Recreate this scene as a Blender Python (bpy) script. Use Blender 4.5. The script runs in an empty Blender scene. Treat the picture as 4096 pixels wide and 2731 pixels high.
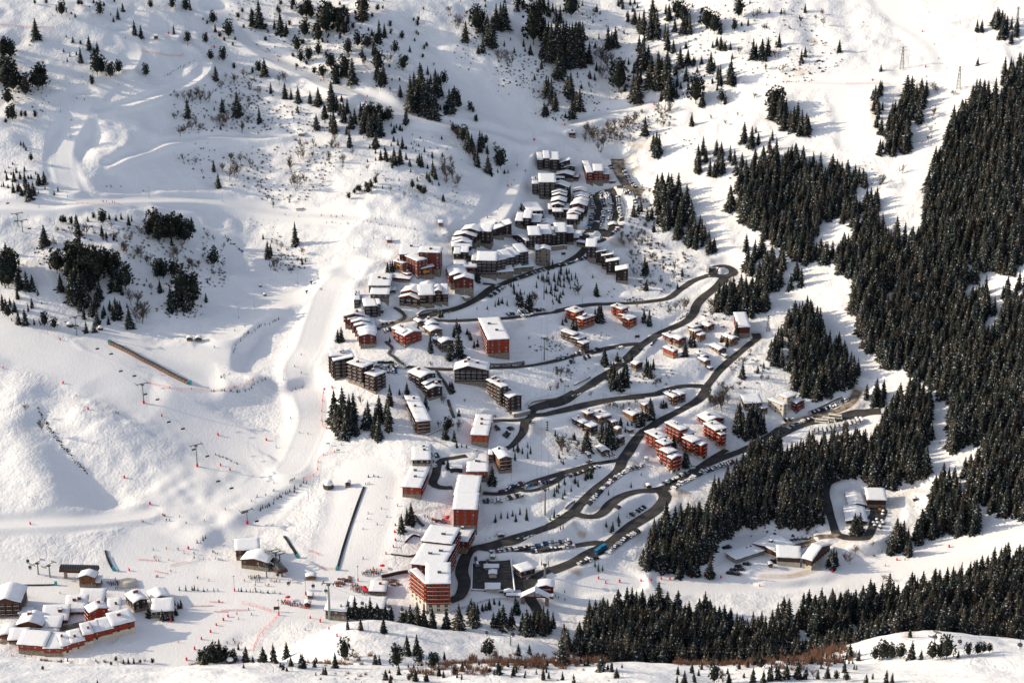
import bpy, math, random
import numpy as np
from mathutils import Matrix, Vector

random.seed(7)
RNG = np.random.default_rng(7)
SC = bpy.context.scene
COL = SC.collection
R = math.radians

# ------------------------------------------------------------------ camera model (photo is 4096 x 2731)
CAM_H, PITCH, FPX = 563.0, R(20.0), 7150.0
PU, PV = 2048.0, 1365.5
SP, CP = math.sin(PITCH), math.cos(PITCH)

CROPS = {
 'A': (1280, 580, 1.8092), 'B': (1280, 1300, 1.8092), 'C': (2200, 1000, 2.1191), 'D': (2200, 1600, 1.8092),
 'E': (1200, 1900, 1.8092), 'F': (0, 1900, 1.8092), 'G': (0, 0, 1.68), 'H': (1300, 0, 1.68), 'I': (2696, 0, 1.68),
 'J': (2696, 850, 1.68), 'K': (2696, 1801, 1.68), 'L': (0, 700, 1.68), 'M': (0, 1200, 1.68), 'W': (0, 0, 0.57422),
 'a': (1960, 590, 3.36), 'b': (1780, 820, 3.36), 'c': (1340, 960, 3.36), 'd': (1290, 1340, 3.36), 'e': (1540, 1640, 3.36),
 'f': (1540, 2040, 1.92), 'g': (2200, 1180, 1.92), 'h': (2240, 1560, 1.92), 'i': (2900, 1540, 1.92), 'j': (2900, 1940, 1.92),
 'k': (0, 2240, 1.92), 'l': (860, 2100, 1.92)}


def px(c, x, y):
 ox, oy, s = CROPS[c]
 return ox + x / s, oy + y / s


def pts(c, text):
 """'x,y x,y ...' in a survey sheet -> array of survey coordinates"""
 out = []
 for t in text.split():
  a = t.split(',')
  out.append(px(c, float(a[0]), float(a[1])))
 return np.array(out)


def tan_down(v):
 yv = (PV - np.asarray(v, float)) / FPX
 return (SP - yv * CP) / (CP + yv * SP)


def fwd(v):
 return CP + (PV - np.asarray(v, float)) / FPX * SP


def project(P):
 P = np.atleast_2d(np.asarray(P, float))
 d = P[:, 1] * CP - (P[:, 2] - CAM_H) * SP
 up = P[:, 1] * SP + (P[:, 2] - CAM_H) * CP
 return PU + FPX * P[:, 0] / d, PV - FPX * up / d, d


def at_depth(u, v, Y):
 """world point on the sight line of survey coordinate (u, v) at forward distance Y"""
 return np.array([Y * (u - PU) / FPX / float(fwd(v)), Y, CAM_H - Y * float(tan_down(v))])


# ------------------------------------------------------------------ terrain: profiles of the slope -> smooth height field
PROFILES = {
-150: (8, [(2300, .04), (2050, .22), (1500, .33), (1270, .15), (880, .5), (760, .15), (-150, .5)]),
 500: (5, [(2250, .03), (2060, .2), (1500, .31), (1300, .12), (880, .5), (760, .12), (-150, .5)]),
 1100: (2, [(2200, .03), (1950, .18), (1500, .26), (1150, .2), (900, .36), (820, .26), (400, .45), (-150, .5)]),
 1500: (0, [(2250, .05), (1750, .26), (1300, .26), (1050, .26), (880, .25), (500, .37), (-150, .5)]),
 2000: (-5, [(2250, .08), (1500, .22), (1050, .24), (700, .24), (450, .43), (-150, .57)]),
 2500: (-10, [(2300, .04), (1500, .19), (1100, .2), (650, .32), (430, .5), (-150, .6)]),
 3000: (-12, [(2300, .0), (1650, .17), (1000, .33), (400, .48), (-150, .58)]),
 3500: (-12, [(2250, .02), (1650, .2), (1300, .44), (350, .46), (-150, .45)]),
 4200: (0, [(2100, .12), (1500, .37), (-150, .43)])}
ctrl = []
for u, (z0, segs) in PROFILES.items():
 v = 2550.0
 y = (CAM_H - z0) / float(tan_down(v))
 row = []
 for v2, s in segs:
  z1 = CAM_H - y * float(tan_down(v))
  n = max(2, int(abs(v2 - v) / 130))
  for k in range(1, n + 1):
   vv = v + (v2 - v) * k / n
   yy = (CAM_H - z1 + s * y) / (float(tan_down(vv)) + s)
   row.append((vv, yy))
  v, y = row[-1]
 ctrl.append((u, z0, 2550.0, (CAM_H - z0) / float(tan_down(2550.0))))
 for vv, yy in row:
  ctrl.append((u, None, vv, yy))
CP3 = []
for u, _, v, y in ctrl:
 CP3.append(at_depth(u, v, y))
for x in (-420, -250, -80, 90, 260, 430):       # the ground in front of the village, hidden by the near ridge
 CP3.append(np.array([x, 900.0, 4.0]))
 CP3.append(np.array([x, 780.0, 10.0]))
CP3 = np.array(CP3)


def tps_fit(P, z, lam):
 n = len(P)
 d2 = ((P[:, None] - P[None]) ** 2).sum(-1)
 K = np.where(d2 > 0, 0.5 * d2 * np.log(d2 + 1e-12), 0.0) + lam * np.eye(n)
 Q = np.hstack([np.ones((n, 1)), P])
 A = np.zeros((n + 3, n + 3))
 A[:n, :n] = K
 A[:n, n:] = Q
 A[n:, :n] = Q.T
 return np.linalg.solve(A, np.concatenate([z, np.zeros(3)]))


S_ = 400.0
W_ = tps_fit(CP3[:, :2] / S_, CP3[:, 2], 0.004)
GX0, GX1, GY0, GY1, GS = -640.0, 640.0, 600.0, 2010.0, 1.6
NX, NY = int((GX1 - GX0) / GS) + 1, int((GY1 - GY0) / GS) + 1
gx = GX0 + GS * np.arange(NX)
gy = GY0 + GS * np.arange(NY)


def tps_eval(X, Y):
 q = np.stack([X.ravel() / S_, Y.ravel() / S_], 1)
 out = np.zeros(len(q))
 P = CP3[:, :2] / S_
 for i in range(0, len(q), 20000):
  s = q[i:i + 20000]
  d2 = ((s[:, None] - P[None]) ** 2).sum(-1)
  out[i:i + 20000] = (0.5 * d2 * np.log(d2 + 1e-12)) @ W_[:-3] + W_[-3] + s @ W_[-2:]
 return out.reshape(X.shape)


def resize(a, X, Y, x0, y0, s):
 i = np.clip((X - x0) / s, 0, a.shape[1] - 1.001)
 j = np.clip((Y - y0) / s, 0, a.shape[0] - 1.001)
 i0, j0 = i.astype(int), j.astype(int)
 fi, fj = i - i0, j - j0
 return (a[j0, i0] * (1 - fi) * (1 - fj) + a[j0, i0 + 1] * fi * (1 - fj) + a[j0 + 1, i0] * (1 - fi) * fj + a[j0 + 1, i0 + 1] * fi * fj)


cx, cy = np.meshgrid(np.arange(GX0, GX1 + 17, 16.0), np.arange(GY0, GY1 + 17, 16.0))
coarse = tps_eval(cx, cy)
XX, YY = np.meshgrid(gx, gy)


def cubic(a, X, Y, x0, y0, s):
 """Catmull-Rom sampling of a coarse grid"""
 i = np.clip((X - x0) / s, 1, a.shape[1] - 3.001)
 j = np.clip((Y - y0) / s, 1, a.shape[0] - 3.001)
 i0, j0 = i.astype(int), j.astype(int)
 f, g = i - i0, j - j0

 def w(t):
  return (-.5 * t + t * t - .5 * t ** 3, 1 - 2.5 * t * t + 1.5 * t ** 3, .5 * t + 2 * t * t - 1.5 * t ** 3, -.5 * t * t + .5 * t ** 3)
 wx, wy = w(f), w(g)
 out = 0
 for m in range(4):
  for n in range(4):
   out = out + a[j0 + m - 1, i0 + n - 1] * wx[n] * wy[m]
 return out


Z = cubic(coarse, XX, YY, GX0, GY0, 16.0)


def zat(x, y, a=None):
 a = Z if a is None else a
 return resize(a, np.asarray(x, float), np.asarray(y, float), GX0, GY0, GS)


def hit(uv, a=None, ymin=610.0):
 """first meeting of the sight lines of survey coordinates with the height field a"""
 uv = np.atleast_2d(np.asarray(uv, float))
 t = tan_down(uv[:, 1])
 kx = (uv[:, 0] - PU) / FPX / fwd(uv[:, 1])
 ys = np.arange(ymin, 2005.0, 4.0)
 out = np.zeros((len(uv), 3))
 for i in range(len(uv)):
  zr = CAM_H - ys * t[i]
  zt = zat(kx[i] * ys, ys, a)
  below = np.nonzero(zr < zt)[0]
  if len(below) == 0:
   y = 2000.0
  else:
   hi = ys[below[0]]
   lo = hi - 4.0
   for _ in range(12):
    m = 0.5 * (lo + hi)
    if CAM_H - m * t[i] < float(zat(kx[i] * m, m, a)):
     hi = m
    else:
     lo = m
   y = hi
  out[i] = (kx[i] * y, y, CAM_H - y * t[i])
 return out


def noise2(X, Y, scale, seed):
 r = np.random.default_rng(seed)
 n = int(max(GX1 - GX0, GY1 - GY0) / scale) + 6
 g = r.standard_normal((n, n))
 return cubic(g, X, Y, GX0 - scale * 1.5, GY0 - scale * 1.5, scale)


def seg_dist(P, lo_pad, closed=False):
 """for grid points near polyline P (world xy): index mask, distance, signed side, arc length"""
 x0, x1 = P[:, 0].min() - lo_pad, P[:, 0].max() + lo_pad
 y0, y1 = P[:, 1].min() - lo_pad, P[:, 1].max() + lo_pad
 i0, i1 = max(0, int((x0 - GX0) / GS)), min(NX, int((x1 - GX0) / GS) + 2)
 j0, j1 = max(0, int((y0 - GY0) / GS)), min(NY, int((y1 - GY0) / GS) + 2)
 X, Y = XX[j0:j1, i0:i1], YY[j0:j1, i0:i1]
 best = np.full(X.shape, 1e9)
 side = np.zeros(X.shape)
 arc = np.zeros(X.shape)
 s = 0.0
 for a, b in zip(P[:-1], P[1:]):
  d = b[:2] - a[:2]
  L = np.hypot(*d) + 1e-9
  t = np.clip(((X - a[0]) * d[0] + (Y - a[1]) * d[1]) / L ** 2, 0, 1)
  qx, qy = X - (a[0] + t * d[0]), Y - (a[1] + t * d[1])
  D = np.hypot(qx, qy)
  m = D < best
  best = np.where(m, D, best)
  side = np.where(m, np.sign(d[0] * qy - d[1] * qx), side)
  arc = np.where(m, s + t * L, arc)
  s += L
 return (slice(j0, j1), slice(i0, i1)), best, side, arc


def smooth_line(P, step=3.0):
 """Catmull-Rom through points, resampled evenly in plan"""
 P = np.asarray(P, float)
 Q = np.vstack([2 * P[0] - P[1], P, 2 * P[-1] - P[-2]])
 out = []
 for i in range(len(P) - 1):
  p0, p1, p2, p3 = Q[i:i + 4]
  L = np.hypot(*(p2 - p1)[:2])
  n = max(2, int(L / step))
  for k in range(n):
   t = k / n
   out.append(.5 * ((2 * p1) + (-p0 + p2) * t + (2 * p0 - 5 * p1 + 4 * p2 - p3) * t * t + (-p0 + 3 * p1 - 3 * p2 + p3) * t ** 3))
 out.append(P[-1])
 return np.array(out)


def sstep(x):
 x = np.clip(x, 0, 1)
 return x * x * (3 - 2 * x)
# ------------------------------------------------------------------ mounds, gullies and banks of the snow field
def ridge(c, text, h, w):
 global Z
 P = smooth_line(hit(pts(c, text)), 6)
 sl, d, sd, arc = seg_dist(P, 3 * w)
 L = arc.max()
 ends = np.clip(np.minimum(arc, L - arc) / (1.2 * w) + .25, 0, 1)
 Z[sl] += .6 * h * np.exp(-(d / w) ** 2) * sstep(ends)


def bank(c, text, h, w, decay):
 """ground raised on one side of the line (left of its direction for h > 0), dropping within w on the other"""
 global Z
 P = smooth_line(hit(pts(c, text)), 6)
 sl, d, sd, arc = seg_dist(P, 2.2 * decay)
 L = arc.max()
 ends = sstep(np.clip(np.minimum(arc, L - arc) / (.6 * decay), 0, 1))
 s = d * sd
 Z[sl] += .7 * h * sstep((s + w) / w) * np.exp(-(np.maximum(s, 0) / decay) ** 2) * ends


# left mountain: the big gully and its bright ribs
ridge('M', '0,760 120,900 230,1080 330,1240 430,1400', 9, 22)
ridge('M', '0,620 130,640 235,700', 5, 18)
ridge('M', '250,690 330,860 470,1050 620,1180 750,1290 900,1400', -9, 22)
ridge('M', '330,760 560,830 800,900 1050,1060 1250,1200 1420,1330', 5, 26)
ridge('M', '560,560 760,690 1000,800', -3, 20)
ridge('M', '1010,610 1250,640 1500,640 1680,600 1800,520', 7, 20)
ridge('M', '1900,560 2010,640 2050,740 2000,830', -4, 16)
ridge('M', '1300,1180 1500,1190 1700,1160', 3, 18)
# banks below the piste shelves
bank('L', '1480,1370 1540,1290 1560,1190 1640,1080 1760,1010 1900,930 2030,850', 7, 14, 40)
bank('M', '1400,615 1560,610 1700,560 1800,500', 5, 14, 30)
bank('M', '1440,1560 1560,1490 1740,1390 1900,1290 2060,1200 2130,1130', 6, 13, 35)
bank('F', '1360,530 1480,450 1640,370', 5, 12, 30)
# upper left: carved tracks and half-pipe heads
bank('G', '560,1270 680,1130 760,1040 900,930 1050,850', 6, 14, 30)
bank('G', '500,1100 560,1000 610,860 640,790', -6, 16, 40)
ridge('G', '640,740 800,720 1000,660 1200,600 1340,520 1400,430 1360,340 1260,290', 4, 12)
ridge('G', '1000,290 1120,300 1220,330', 5, 12)
ridge('G', '740,1110 960,1020 1200,950 1500,920 1800,925 1950,905', 4, 12)
ridge('G', '700,1250 960,1250 1200,1200 1340,1200 1380,1290', -3, 14)
ridge('L', '900,900 1000,1000 1150,1080', 3, 18)
ridge('L', '400,215 640,220 900,240 1100,220', 4, 14)
ridge('L', '1500,430 1640,560 1700,700', -4, 18)
ridge('L', '1150,700 1250,800 1300,900', 8, 28)
ridge('L', '520,500 600,650 620,800', 8, 40)
# upper middle ravines and ribs
ridge('H', '480,60 640,200 800,360 960,520 1150,680 1300,800 1480,880', -7, 24)
ridge('H', '950,120 1100,300 1250,480 1400,700', 8, 34)
ridge('H', '1500,150 1600,350 1650,600', 8, 36)
ridge('H', '1850,330 1950,520 2000,700', -6, 22)
ridge('H', '820,900 900,1000 1000,1110', 4, 20)
ridge('H', '300,1000 520,1050 760,1150 900,1300', 4, 40)
ridge('I', '780,40 900,140 980,250 860,330', -4, 14)
ridge('I', '700,460 900,440 1100,420 1300,380', 6, 26)
bank('I', '1690,560 1730,420 1640,300 1420,180 1240,60', 2, 12, 40)
bank('I', '1840,540 1900,400 1850,280 1820,190', -2, 12, 40)
ridge('I', '1380,560 1360,700 1350,900', 4, 16)
# ravine with the forest piste
ridge('J', '40,120 240,260 440,380 600,480 780,520 1000,680 1250,900 1450,1030', -6, 16)
ridge('J', '1650,1080 1800,1200 1830,1400 1800,1560', -4, 14)
ridge('D', '900,700 1000,740 1080,800', 4, 12)
ridge('C', '1000,900 1150,960 1280,1060', 7, 22)
ridge('C', '480,180 640,330', 5, 22)
ridge('C', '1250,520 1320,640', 4, 20)
ridge('D', '520,1080 600,1120 640,1170', 4, 14)
ridge('B', '1500,300 1640,420 1700,500', 4, 22)
ridge('B', '560,380 760,480', 3, 18)
ridge('E', '1650,560 1800,690 2000,730', 3, 14)
ridge('A', '100,650 360,700 480,730', 4, 22)
ridge('A', '830,735 960,700 1100,600', -3, 16)
ridge('K', '1450,1330 1700,1230 1850,1220 2050,1250', 6, 16)

# ------------------------------------------------------------------ noise of the ground (less on the groomed pistes)
PISTES = [('G', '1300,0 1450,60 1560,200 1800,380 2100,520 2352,640', 17), ('H', '0,560 300,680 520,770 860,850 1150,900 1400,950 1560,880', 15),
   ('H', '1330,1000 1270,1150 1200,1350 1100,1500', 13), ('H', '1560,880 1650,830 1900,760 2200,690 2352,680', 10),
   ('G', '620,640 700,560 860,470 900,350 820,200', 12), ('G', '560,640 520,800 440,950 420,1100 470,1300', 15),
   ('L', '0,215 500,195 1000,170 1500,190 2000,270 2352,290', 14), ('L', '2352,620 2150,760 1900,850 1650,960 1500,1080 1400,1200', 17),
   ('L', '2200,790 2130,1000 2080,1150 2000,1300 2060,1500', 17), ('M', '2060,620 2100,800 2030,1000 1950,1130 1700,1330 1450,1480', 22),
   ('M', '0,230 200,330 600,470 900,620 1300,850 1800,1050', 26), ('M', '760,300 1000,400 1300,430 1350,560', 26),
   ('M', '0,1510 500,1490 1000,1440 1400,1450', 12), ('F', '1500,0 1250,350 1150,520 1050,650 1150,850 1500,900', 30),
   ('F', '0,780 300,800 800,820 1300,760 2000,780 2352,780', 26), ('F', '1300,950 1600,1000 2000,900 2352,900', 30), ('F', '1500,1100 1300,1250', 24),
   ('E', '480,50 420,350 330,650 250,780', 26), ('I', '1450,0 1600,150 1760,300 1790,420 1700,540', 18), ('I', '1700,540 1400,560 900,555 500,570', 10),
   ('J', '180,20 300,250 480,350', 12), ('J', '840,540 1050,700 1250,900 1400,1040 1620,1080 1780,1200 1800,1400 1790,1560', 10),
   ('K', '2352,480 2100,590 1700,720 1300,800 900,860 500,880 0,890', 15), ('E', '2352,780 2000,790 1850,900', 14), ('I', '1200,600 1250,900', 22)]
groom = np.zeros_like(Z)
for c, t, w in PISTES:
 P = smooth_line(hit(pts(c, t)), 8)
 sl, d, sd, arc = seg_dist(P, w * 1.6)
 groom[sl] = np.maximum(groom[sl], sstep((w * 1.25 - d) / (w * .5)))
rough = 1 - .85 * groom
upper = sstep((YY - 1330) / 250)
Z += rough * (1.1 * noise2(XX, YY, 46, 1) + (.45 + .35 * upper) * noise2(XX, YY, 19, 2) + (.16 + .22 * upper) * noise2(XX, YY, 8, 3) + .07 * noise2(XX, YY, 4, 4))
Z += groom * .25 * noise2(XX, YY, 60, 5)
# cross-run moguls of the ski slope on the left
mog = np.zeros_like(Z)
P = smooth_line(hit(pts('M', '560,820 800,900 1050,1080 1250,1250 1350,1370')), 8)
sl, d, sd, arc = seg_dist(P, 60)
mog[sl] = sstep((48 - d) / 25)
Z += mog * .25 * noise2(XX, YY, 6.5, 6)

# ------------------------------------------------------------------ roads: level across, gently banked into the slope
ROADS = [  # sheet, line, width in metres, dirt (0 clean asphalt ... 1 brown packed snow)
 ('A', '2250,300 2180,325 2090,333 2010,345 2008,420 2015,480 1995,550 1965,610 1935,660', 8.5, .1),
 ('A', '1925,660 1950,630 1990,618 2040,630 2065,665 2045,700 1990,722 1940,712 1915,685 1925,660', 8, .1),
 ('A', '1935,715 1925,755 1895,788 1800,843 1700,880 1600,905 1450,958 1330,1000 1250,1040 1150,1108 1050,1160 950,1195 850,1212 760,1232 715,1250', 8.5, .1),
 ('A', '715,1238 745,1258 800,1266 900,1280 1050,1270 1200,1260 1350,1254 1500,1236 1650,1215 1750,1198 1900,1166 2000,1155 2100,1149 2340,1141', 6.5, .2),
 ('C', '60,508 300,465 500,455 700,450 870,435 1000,410 1100,345 1200,272 1290,232 1400,222 1480,250 1470,290', 7.5, .15),
 ('C', '1500,225 1470,260 1400,335 1300,400 1240,470 1220,540 1160,600 1060,650 950,700 850,760 770,820 700,880 620,945 560,1000 430,1080 330,1150 200,1215 100,1255 0,1290', 8.5, .1),
 ('B', '1850,475 1780,512 1690,548 1610,572 1545,595 1525,625 1548,650 1600,650 1700,635 1850,600 2000,565 2150,535 2340,520', 8, .15),
 ('C', '0,1380 150,1340 300,1300 500,1265 700,1242 900,1225 980,1190 1080,1155 1180,1145 1270,1150 1318,1180 1315,1220 1250,1275 1150,1335 1000,1412 900,1470 780,1552', 8, .1),
 ('D', '690,215 620,290 570,370 530,430 500,500 430,570 330,650 230,740 170,800 100,858 0,915', 8.5, .08),
 ('E', '1830,368 1700,408 1650,420 1500,465 1400,500 1300,520 1230,560 1190,620 1170,700 1190,770 1180,830 1150,880 1080,915', 8.5, .1),
 ('C', '1315,1185 1340,1140 1375,1095 1430,1030 1500,960 1600,870 1700,795 1755,745 1745,690', 7, .35),
 ('D', '165,815 250,850 330,855 390,812 440,745 520,692 620,662 720,650 850,620 950,580 1050,510 1150,460 1300,400 1450,345 1560,298 1640,255', 8, .15),
 ('J', '560,1562 700,1490 800,1440 900,1412 1000,1395 1150,1380 1280,1345 1390,1325', 13, .3),
 ('D', '800,650 835,705 785,780 700,842 600,902 530,955 480,1000 430,1040 350,1095 250,1140 130,1190 0,1240', 10, .15),
 ('E', '1830,675 1720,730 1665,780 1640,830 1670,890 1705,960 1740,1030 1790,1090', 7.5, .1),
 ('E', '1300,530 1400,572 1550,566 1700,548 1850,522 2000,500 2100,484 2180,488 2220,515', 7, .3),
 ('B', '2180,975 2000,1000 1850,1045 1700,1080 1550,1130 1450,1178 1380,1210 1280,1224 1180,1215', 6, .4),
 ('B', '1440,1180 1480,1212 1560,1208 1650,1170 1720,1130 1760,1085', 5, .5),
 ('B', '1060,950 960,955 880,965 850,1010 838,1080 818,1150 870,1180 960,1185', 6, .3),
 ('B', '1320,905 1380,880 1430,830 1470,780 1480,720 1500,690 1535,655', 6, .3),
 ('B', '1500,690 1420,692 1330,690 1250,685', 6, .5),
 ('K', '1110,180 1035,230 1015,300 1040,400 1070,490 1095,545 1140,578 1220,598 1290,580 1325,530 1345,470 1352,400', 6.5, .25),
 ('K', '1090,540 1060,590 1000,612 900,640 810,652', 7, .6),
 ('K', '1000,612 1150,602 1260,622 1350,572 1450,490 1475,400 1500,335 1600,288 1720,255', 6, 1.0),
 ('K', '1260,622 1150,665 1030,740 940,800 800,842 600,845', 6, 1.0),
 ('A', '2150,85 2160,170 2200,240 2250,300', 13, .7),
 ('A', '2100,335 2130,420 2142,500 2110,590 2080,680', 6, .5),
 ('A', '2190,325 2270,330 2340,328', 9, .8),
 ('A', '2230,345 2290,380 2300,440', 7, .8),
 ('J', '730,1440 850,1390 1000,1340 1130,1310 1200,1255 1240,1175', 8, .75),
 ('B', '500,288 620,300 750,315 900,322 1050,320 1200,315 1400,305 1560,290 1700,262 1850,217 2000,187 2120,158', 5.5, .5),
 ('C', '330,885 550,822 690,790 770,800', 7, .2),
 ('A', '395,1330 480,1320 560,1290 640,1275 720,1262', 6, .6),
 ('A', '540,1160 590,1205 612,1245 570,1280', 3.5, .2),
 ('A', '1180,985 1265,1010 1250,1045', 5, .3),
 ('D', '1060,500 1110,455 1200,400 1280,352', 5, .2),
 ('K', '520,1318 700,1312 850,1303 1000,1290 1200,1262 1350,1238 1510,1215', 6.5, .8),
 ('k', '470,525 560,505 650,485', 7, .6), ('k', '0,640 60,600 110,575', 6, .6),
 ('E', '1560,690 1590,750 1600,830', 9, .2), ('E', '1160,890 1190,810 1215,760', 5, .3),
 ('K', '1330,370 1380,400 1350,470', 12, .05), ('C', '1390,150 1480,120 1550,150 1540,200 1460,220 1380,200 1390,150', 8, .2)]
road_lines = []


def flatten(P, w, shoulder=1.0, berm=.7):
 """cut a level shelf of width w along the world line P into the height field"""
 global Z
 z = zat(P[:, 0], P[:, 1])
 k = np.hanning(13)
 k /= k.sum()
 zs = np.convolve(np.concatenate([[z[0]] * 6, z, [z[-1]] * 6]), k, 'valid')
 hw = w / 2 + shoulder
 blend = 5.0 + w * .35
 sl, d, sd, arc = seg_dist(P, hw + blend + 3)
 s = np.concatenate([[0], np.cumsum(np.hypot(np.diff(P[:, 0]), np.diff(P[:, 1])))])
 zr = np.interp(arc, s, zs)
 m = 1 - sstep((d - hw) / blend)
 Z[sl] = Z[sl] * (1 - m) + zr * m
 if berm:
  Z[sl] += berm * np.exp(-((d - hw - 1.1) / 1.3) ** 2)


# near ridges that the picture looks over: the nearest slope and the knoll before the tower
Zfar = Z.copy()


def near_ridge(pairs, Yc, near_drop, far_drop, edge=None):
 global Z
 us = np.array([p[0] for p in pairs], float)
 vs = np.array([p[1] for p in pairs], float)
 yv = fwd(2600.0)
 xs = Yc * (us - PU) / FPX / yv
 zs = CAM_H - Yc * tan_down(vs)
 xf = np.linspace(GX0, GX1, 400)
 zf = np.interp(xf, xs, zs)
 kk = np.hanning(15)
 kk /= kk.sum()
 zf = np.convolve(np.pad(zf, 7, mode='edge'), kk, 'valid')
 zc = np.interp(XX, xf, zf)
 t = YY - Yc
 r = 9.0
 prof = zc - far_drop * .5 * (np.sqrt(t * t + r * r) + t - r) + near_drop * .5 * (np.sqrt(t * t + r * r) - t - r)
 Zn = prof + .5 * noise2(XX, YY, 17, 11) + .25 * noise2(XX, YY, 7, 12) + .9 * noise2(XX, YY, 40, 13)
 if edge:
  e = sstep((XX - edge[0]) / edge[2]) * sstep((edge[1] - XX) / edge[2])
  Zn = Zn - (1 - e) * 34
 k = 2.0
 mx = np.maximum(Z, Zn)
 Z = mx + k * np.log1p(np.exp(-np.minimum(np.abs(Z - Zn) / k, 30)))


near_ridge([(200, 2900), (700, 2780), (950, 2690), (1100, 2618), (1200, 2570), (1290, 2522), (1370, 2481), (1590, 2479), (1650, 2500), (1760, 2516), (1870, 2530), (2060, 2558), (2180, 2600), (2400, 2680), (2700, 2900)], 958, .16, .62)
near_ridge([(2700, 2900), (3050, 2720), (3250, 2640), (3420, 2592), (3560, 2548), (3710, 2513), (3800, 2520), (3930, 2540), (4100, 2560), (4400, 2560)], 905, .22, .62)
near_ridge([(-400, 2600), (0, 2628), (250, 2648), (420, 2662), (700, 2672), (900, 2655), (1150, 2640), (1300, 2648), (1700, 2668), (2000, 2662), (2300, 2648),
   (2700, 2650), (3000, 2655), (3300, 2652), (3560, 2645), (3750, 2615), (3900, 2602), (4000, 2600), (4096, 2605), (4500, 2600)], 790, .33, .66)
for c, t, w in (('j', '225,470 310,510 420,545 600,570 760,520', 30), ('j', '90,625 300,600 420,620 640,640', 16), ('j', '960,120 1110,140 1230,130', 34), ('j', '950,270 1090,275', 28), ('c', '500,700 600,690 740,690', 20), ('E', '1250,740 1550,740', 44), ('l', '120,260 400,280', 24), ('a', '1480,850 1760,850', 40)):
 flatten(smooth_line(hit(pts(c, t)), 3.0), w, 3, 0)
for c, t, w, dirt in ROADS:
 P = smooth_line(hit(pts(c, t)), 3.0)
 road_lines.append((c, t, w, dirt, P))
for c, t, w, dirt, P in road_lines:
 flatten(P, w)
for c, t, w, dirt, P in road_lines:     # once more, so that crossings end level
 flatten(P, w, berm=0)
for c, t, w in (('L', '0,215 500,195 1000,170 1500,190 2000,270 2352,290 2520,304 2790,350 2960,390', 9), ('G', '650,760 800,725 1000,665 1200,600 1340,520 1400,430 1360,340 1260,290', 5),
    ('G', '740,1120 960,1030 1200,955 1500,925 1800,928 1950,908', 5), ('I', '1850,150 1980,100 2150,70', 4), ('M', '0,1510 500,1490 1000,1440', 7),
    ('I', '2352,480 2290,430 2250,330 2300,300', 4), ('I', '1700,545 1400,562 900,557 500,572', 8), ('H', '1600,860 1900,765 2200,692', 9), ('H', '1520,900 1400,960 1330,1040 1270,1150 1200,1350 1100,1500 960,1580', 15), ('L', '2480,560 2352,620 2150,760 1900,850 1650,960 1520,1080', 20), ('L', '2300,680 2200,800 2130,1000 2080,1150 2000,1300 2060,1500', 17),
    ('M', '2060,620 2100,800 2030,1000 1950,1130', 17), ('H', '0,560 300,680 520,770 860,850 1150,900 1400,960', 13), ('G', '1450,60 1560,200 1800,380 2100,520 2340,640', 13), ('G', '860,470 900,350 820,200', 10), ('G', '560,640 520,800 440,950 420,1100 470,1290', 13)):
 flatten(smooth_line(hit(pts(c, t)), 3.0), w, berm=.25)
# ------------------------------------------------------------------ mesh and material helpers
def mat(name, col, rough=.8, metal=0.0, spec=.3):
 m = bpy.data.materials.new(name)
 m.use_nodes = True
 b = m.node_tree.nodes['Principled BSDF']
 b.inputs['Base Color'].default_value = (*col, 1)
 b.inputs['Roughness'].default_value = rough
 b.inputs['Metallic'].default_value = metal
 b.inputs['Specular IOR Level'].default_value = spec
 return m


def nodes(m):
 return m.node_tree.nodes, m.node_tree.links, m.node_tree.nodes['Principled BSDF']


def noisy(name, c1, c2, scale, rough=.85, stretch=(1, 1, 1), lo=.35, hi=.65, coord='Object', bump=0.0, spec=.3):
 """two tones of the same stuff mixed by noise"""
 m = mat(name, c1, rough, 0, spec)
 n, l, b = nodes(m)
 tc = n.new('ShaderNodeTexCoord')
 mp = n.new('ShaderNodeMapping')
 mp.inputs['Scale'].default_value = stretch
 nz = n.new('ShaderNodeTexNoise')
 nz.inputs['Scale'].default_value = scale
 nz.inputs['Detail'].default_value = 4
 rp = n.new('ShaderNodeValToRGB')
 rp.color_ramp.elements[0].position = lo
 rp.color_ramp.elements[0].color = (*c1, 1)
 rp.color_ramp.elements[1].position = hi
 rp.color_ramp.elements[1].color = (*c2, 1)
 l.new(tc.outputs[coord], mp.inputs['Vector'])
 l.new(mp.outputs[0], nz.inputs['Vector'])
 l.new(nz.outputs['Fac'], rp.inputs['Fac'])
 l.new(rp.outputs[0], b.inputs['Base Color'])
 if bump:
  bp = n.new('ShaderNodeBump')
  bp.inputs['Strength'].default_value = bump
  bp.inputs['Distance'].default_value = .2
  l.new(nz.outputs['Fac'], bp.inputs['Height'])
  l.new(bp.outputs[0], b.inputs['Normal'])
 return m


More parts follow.
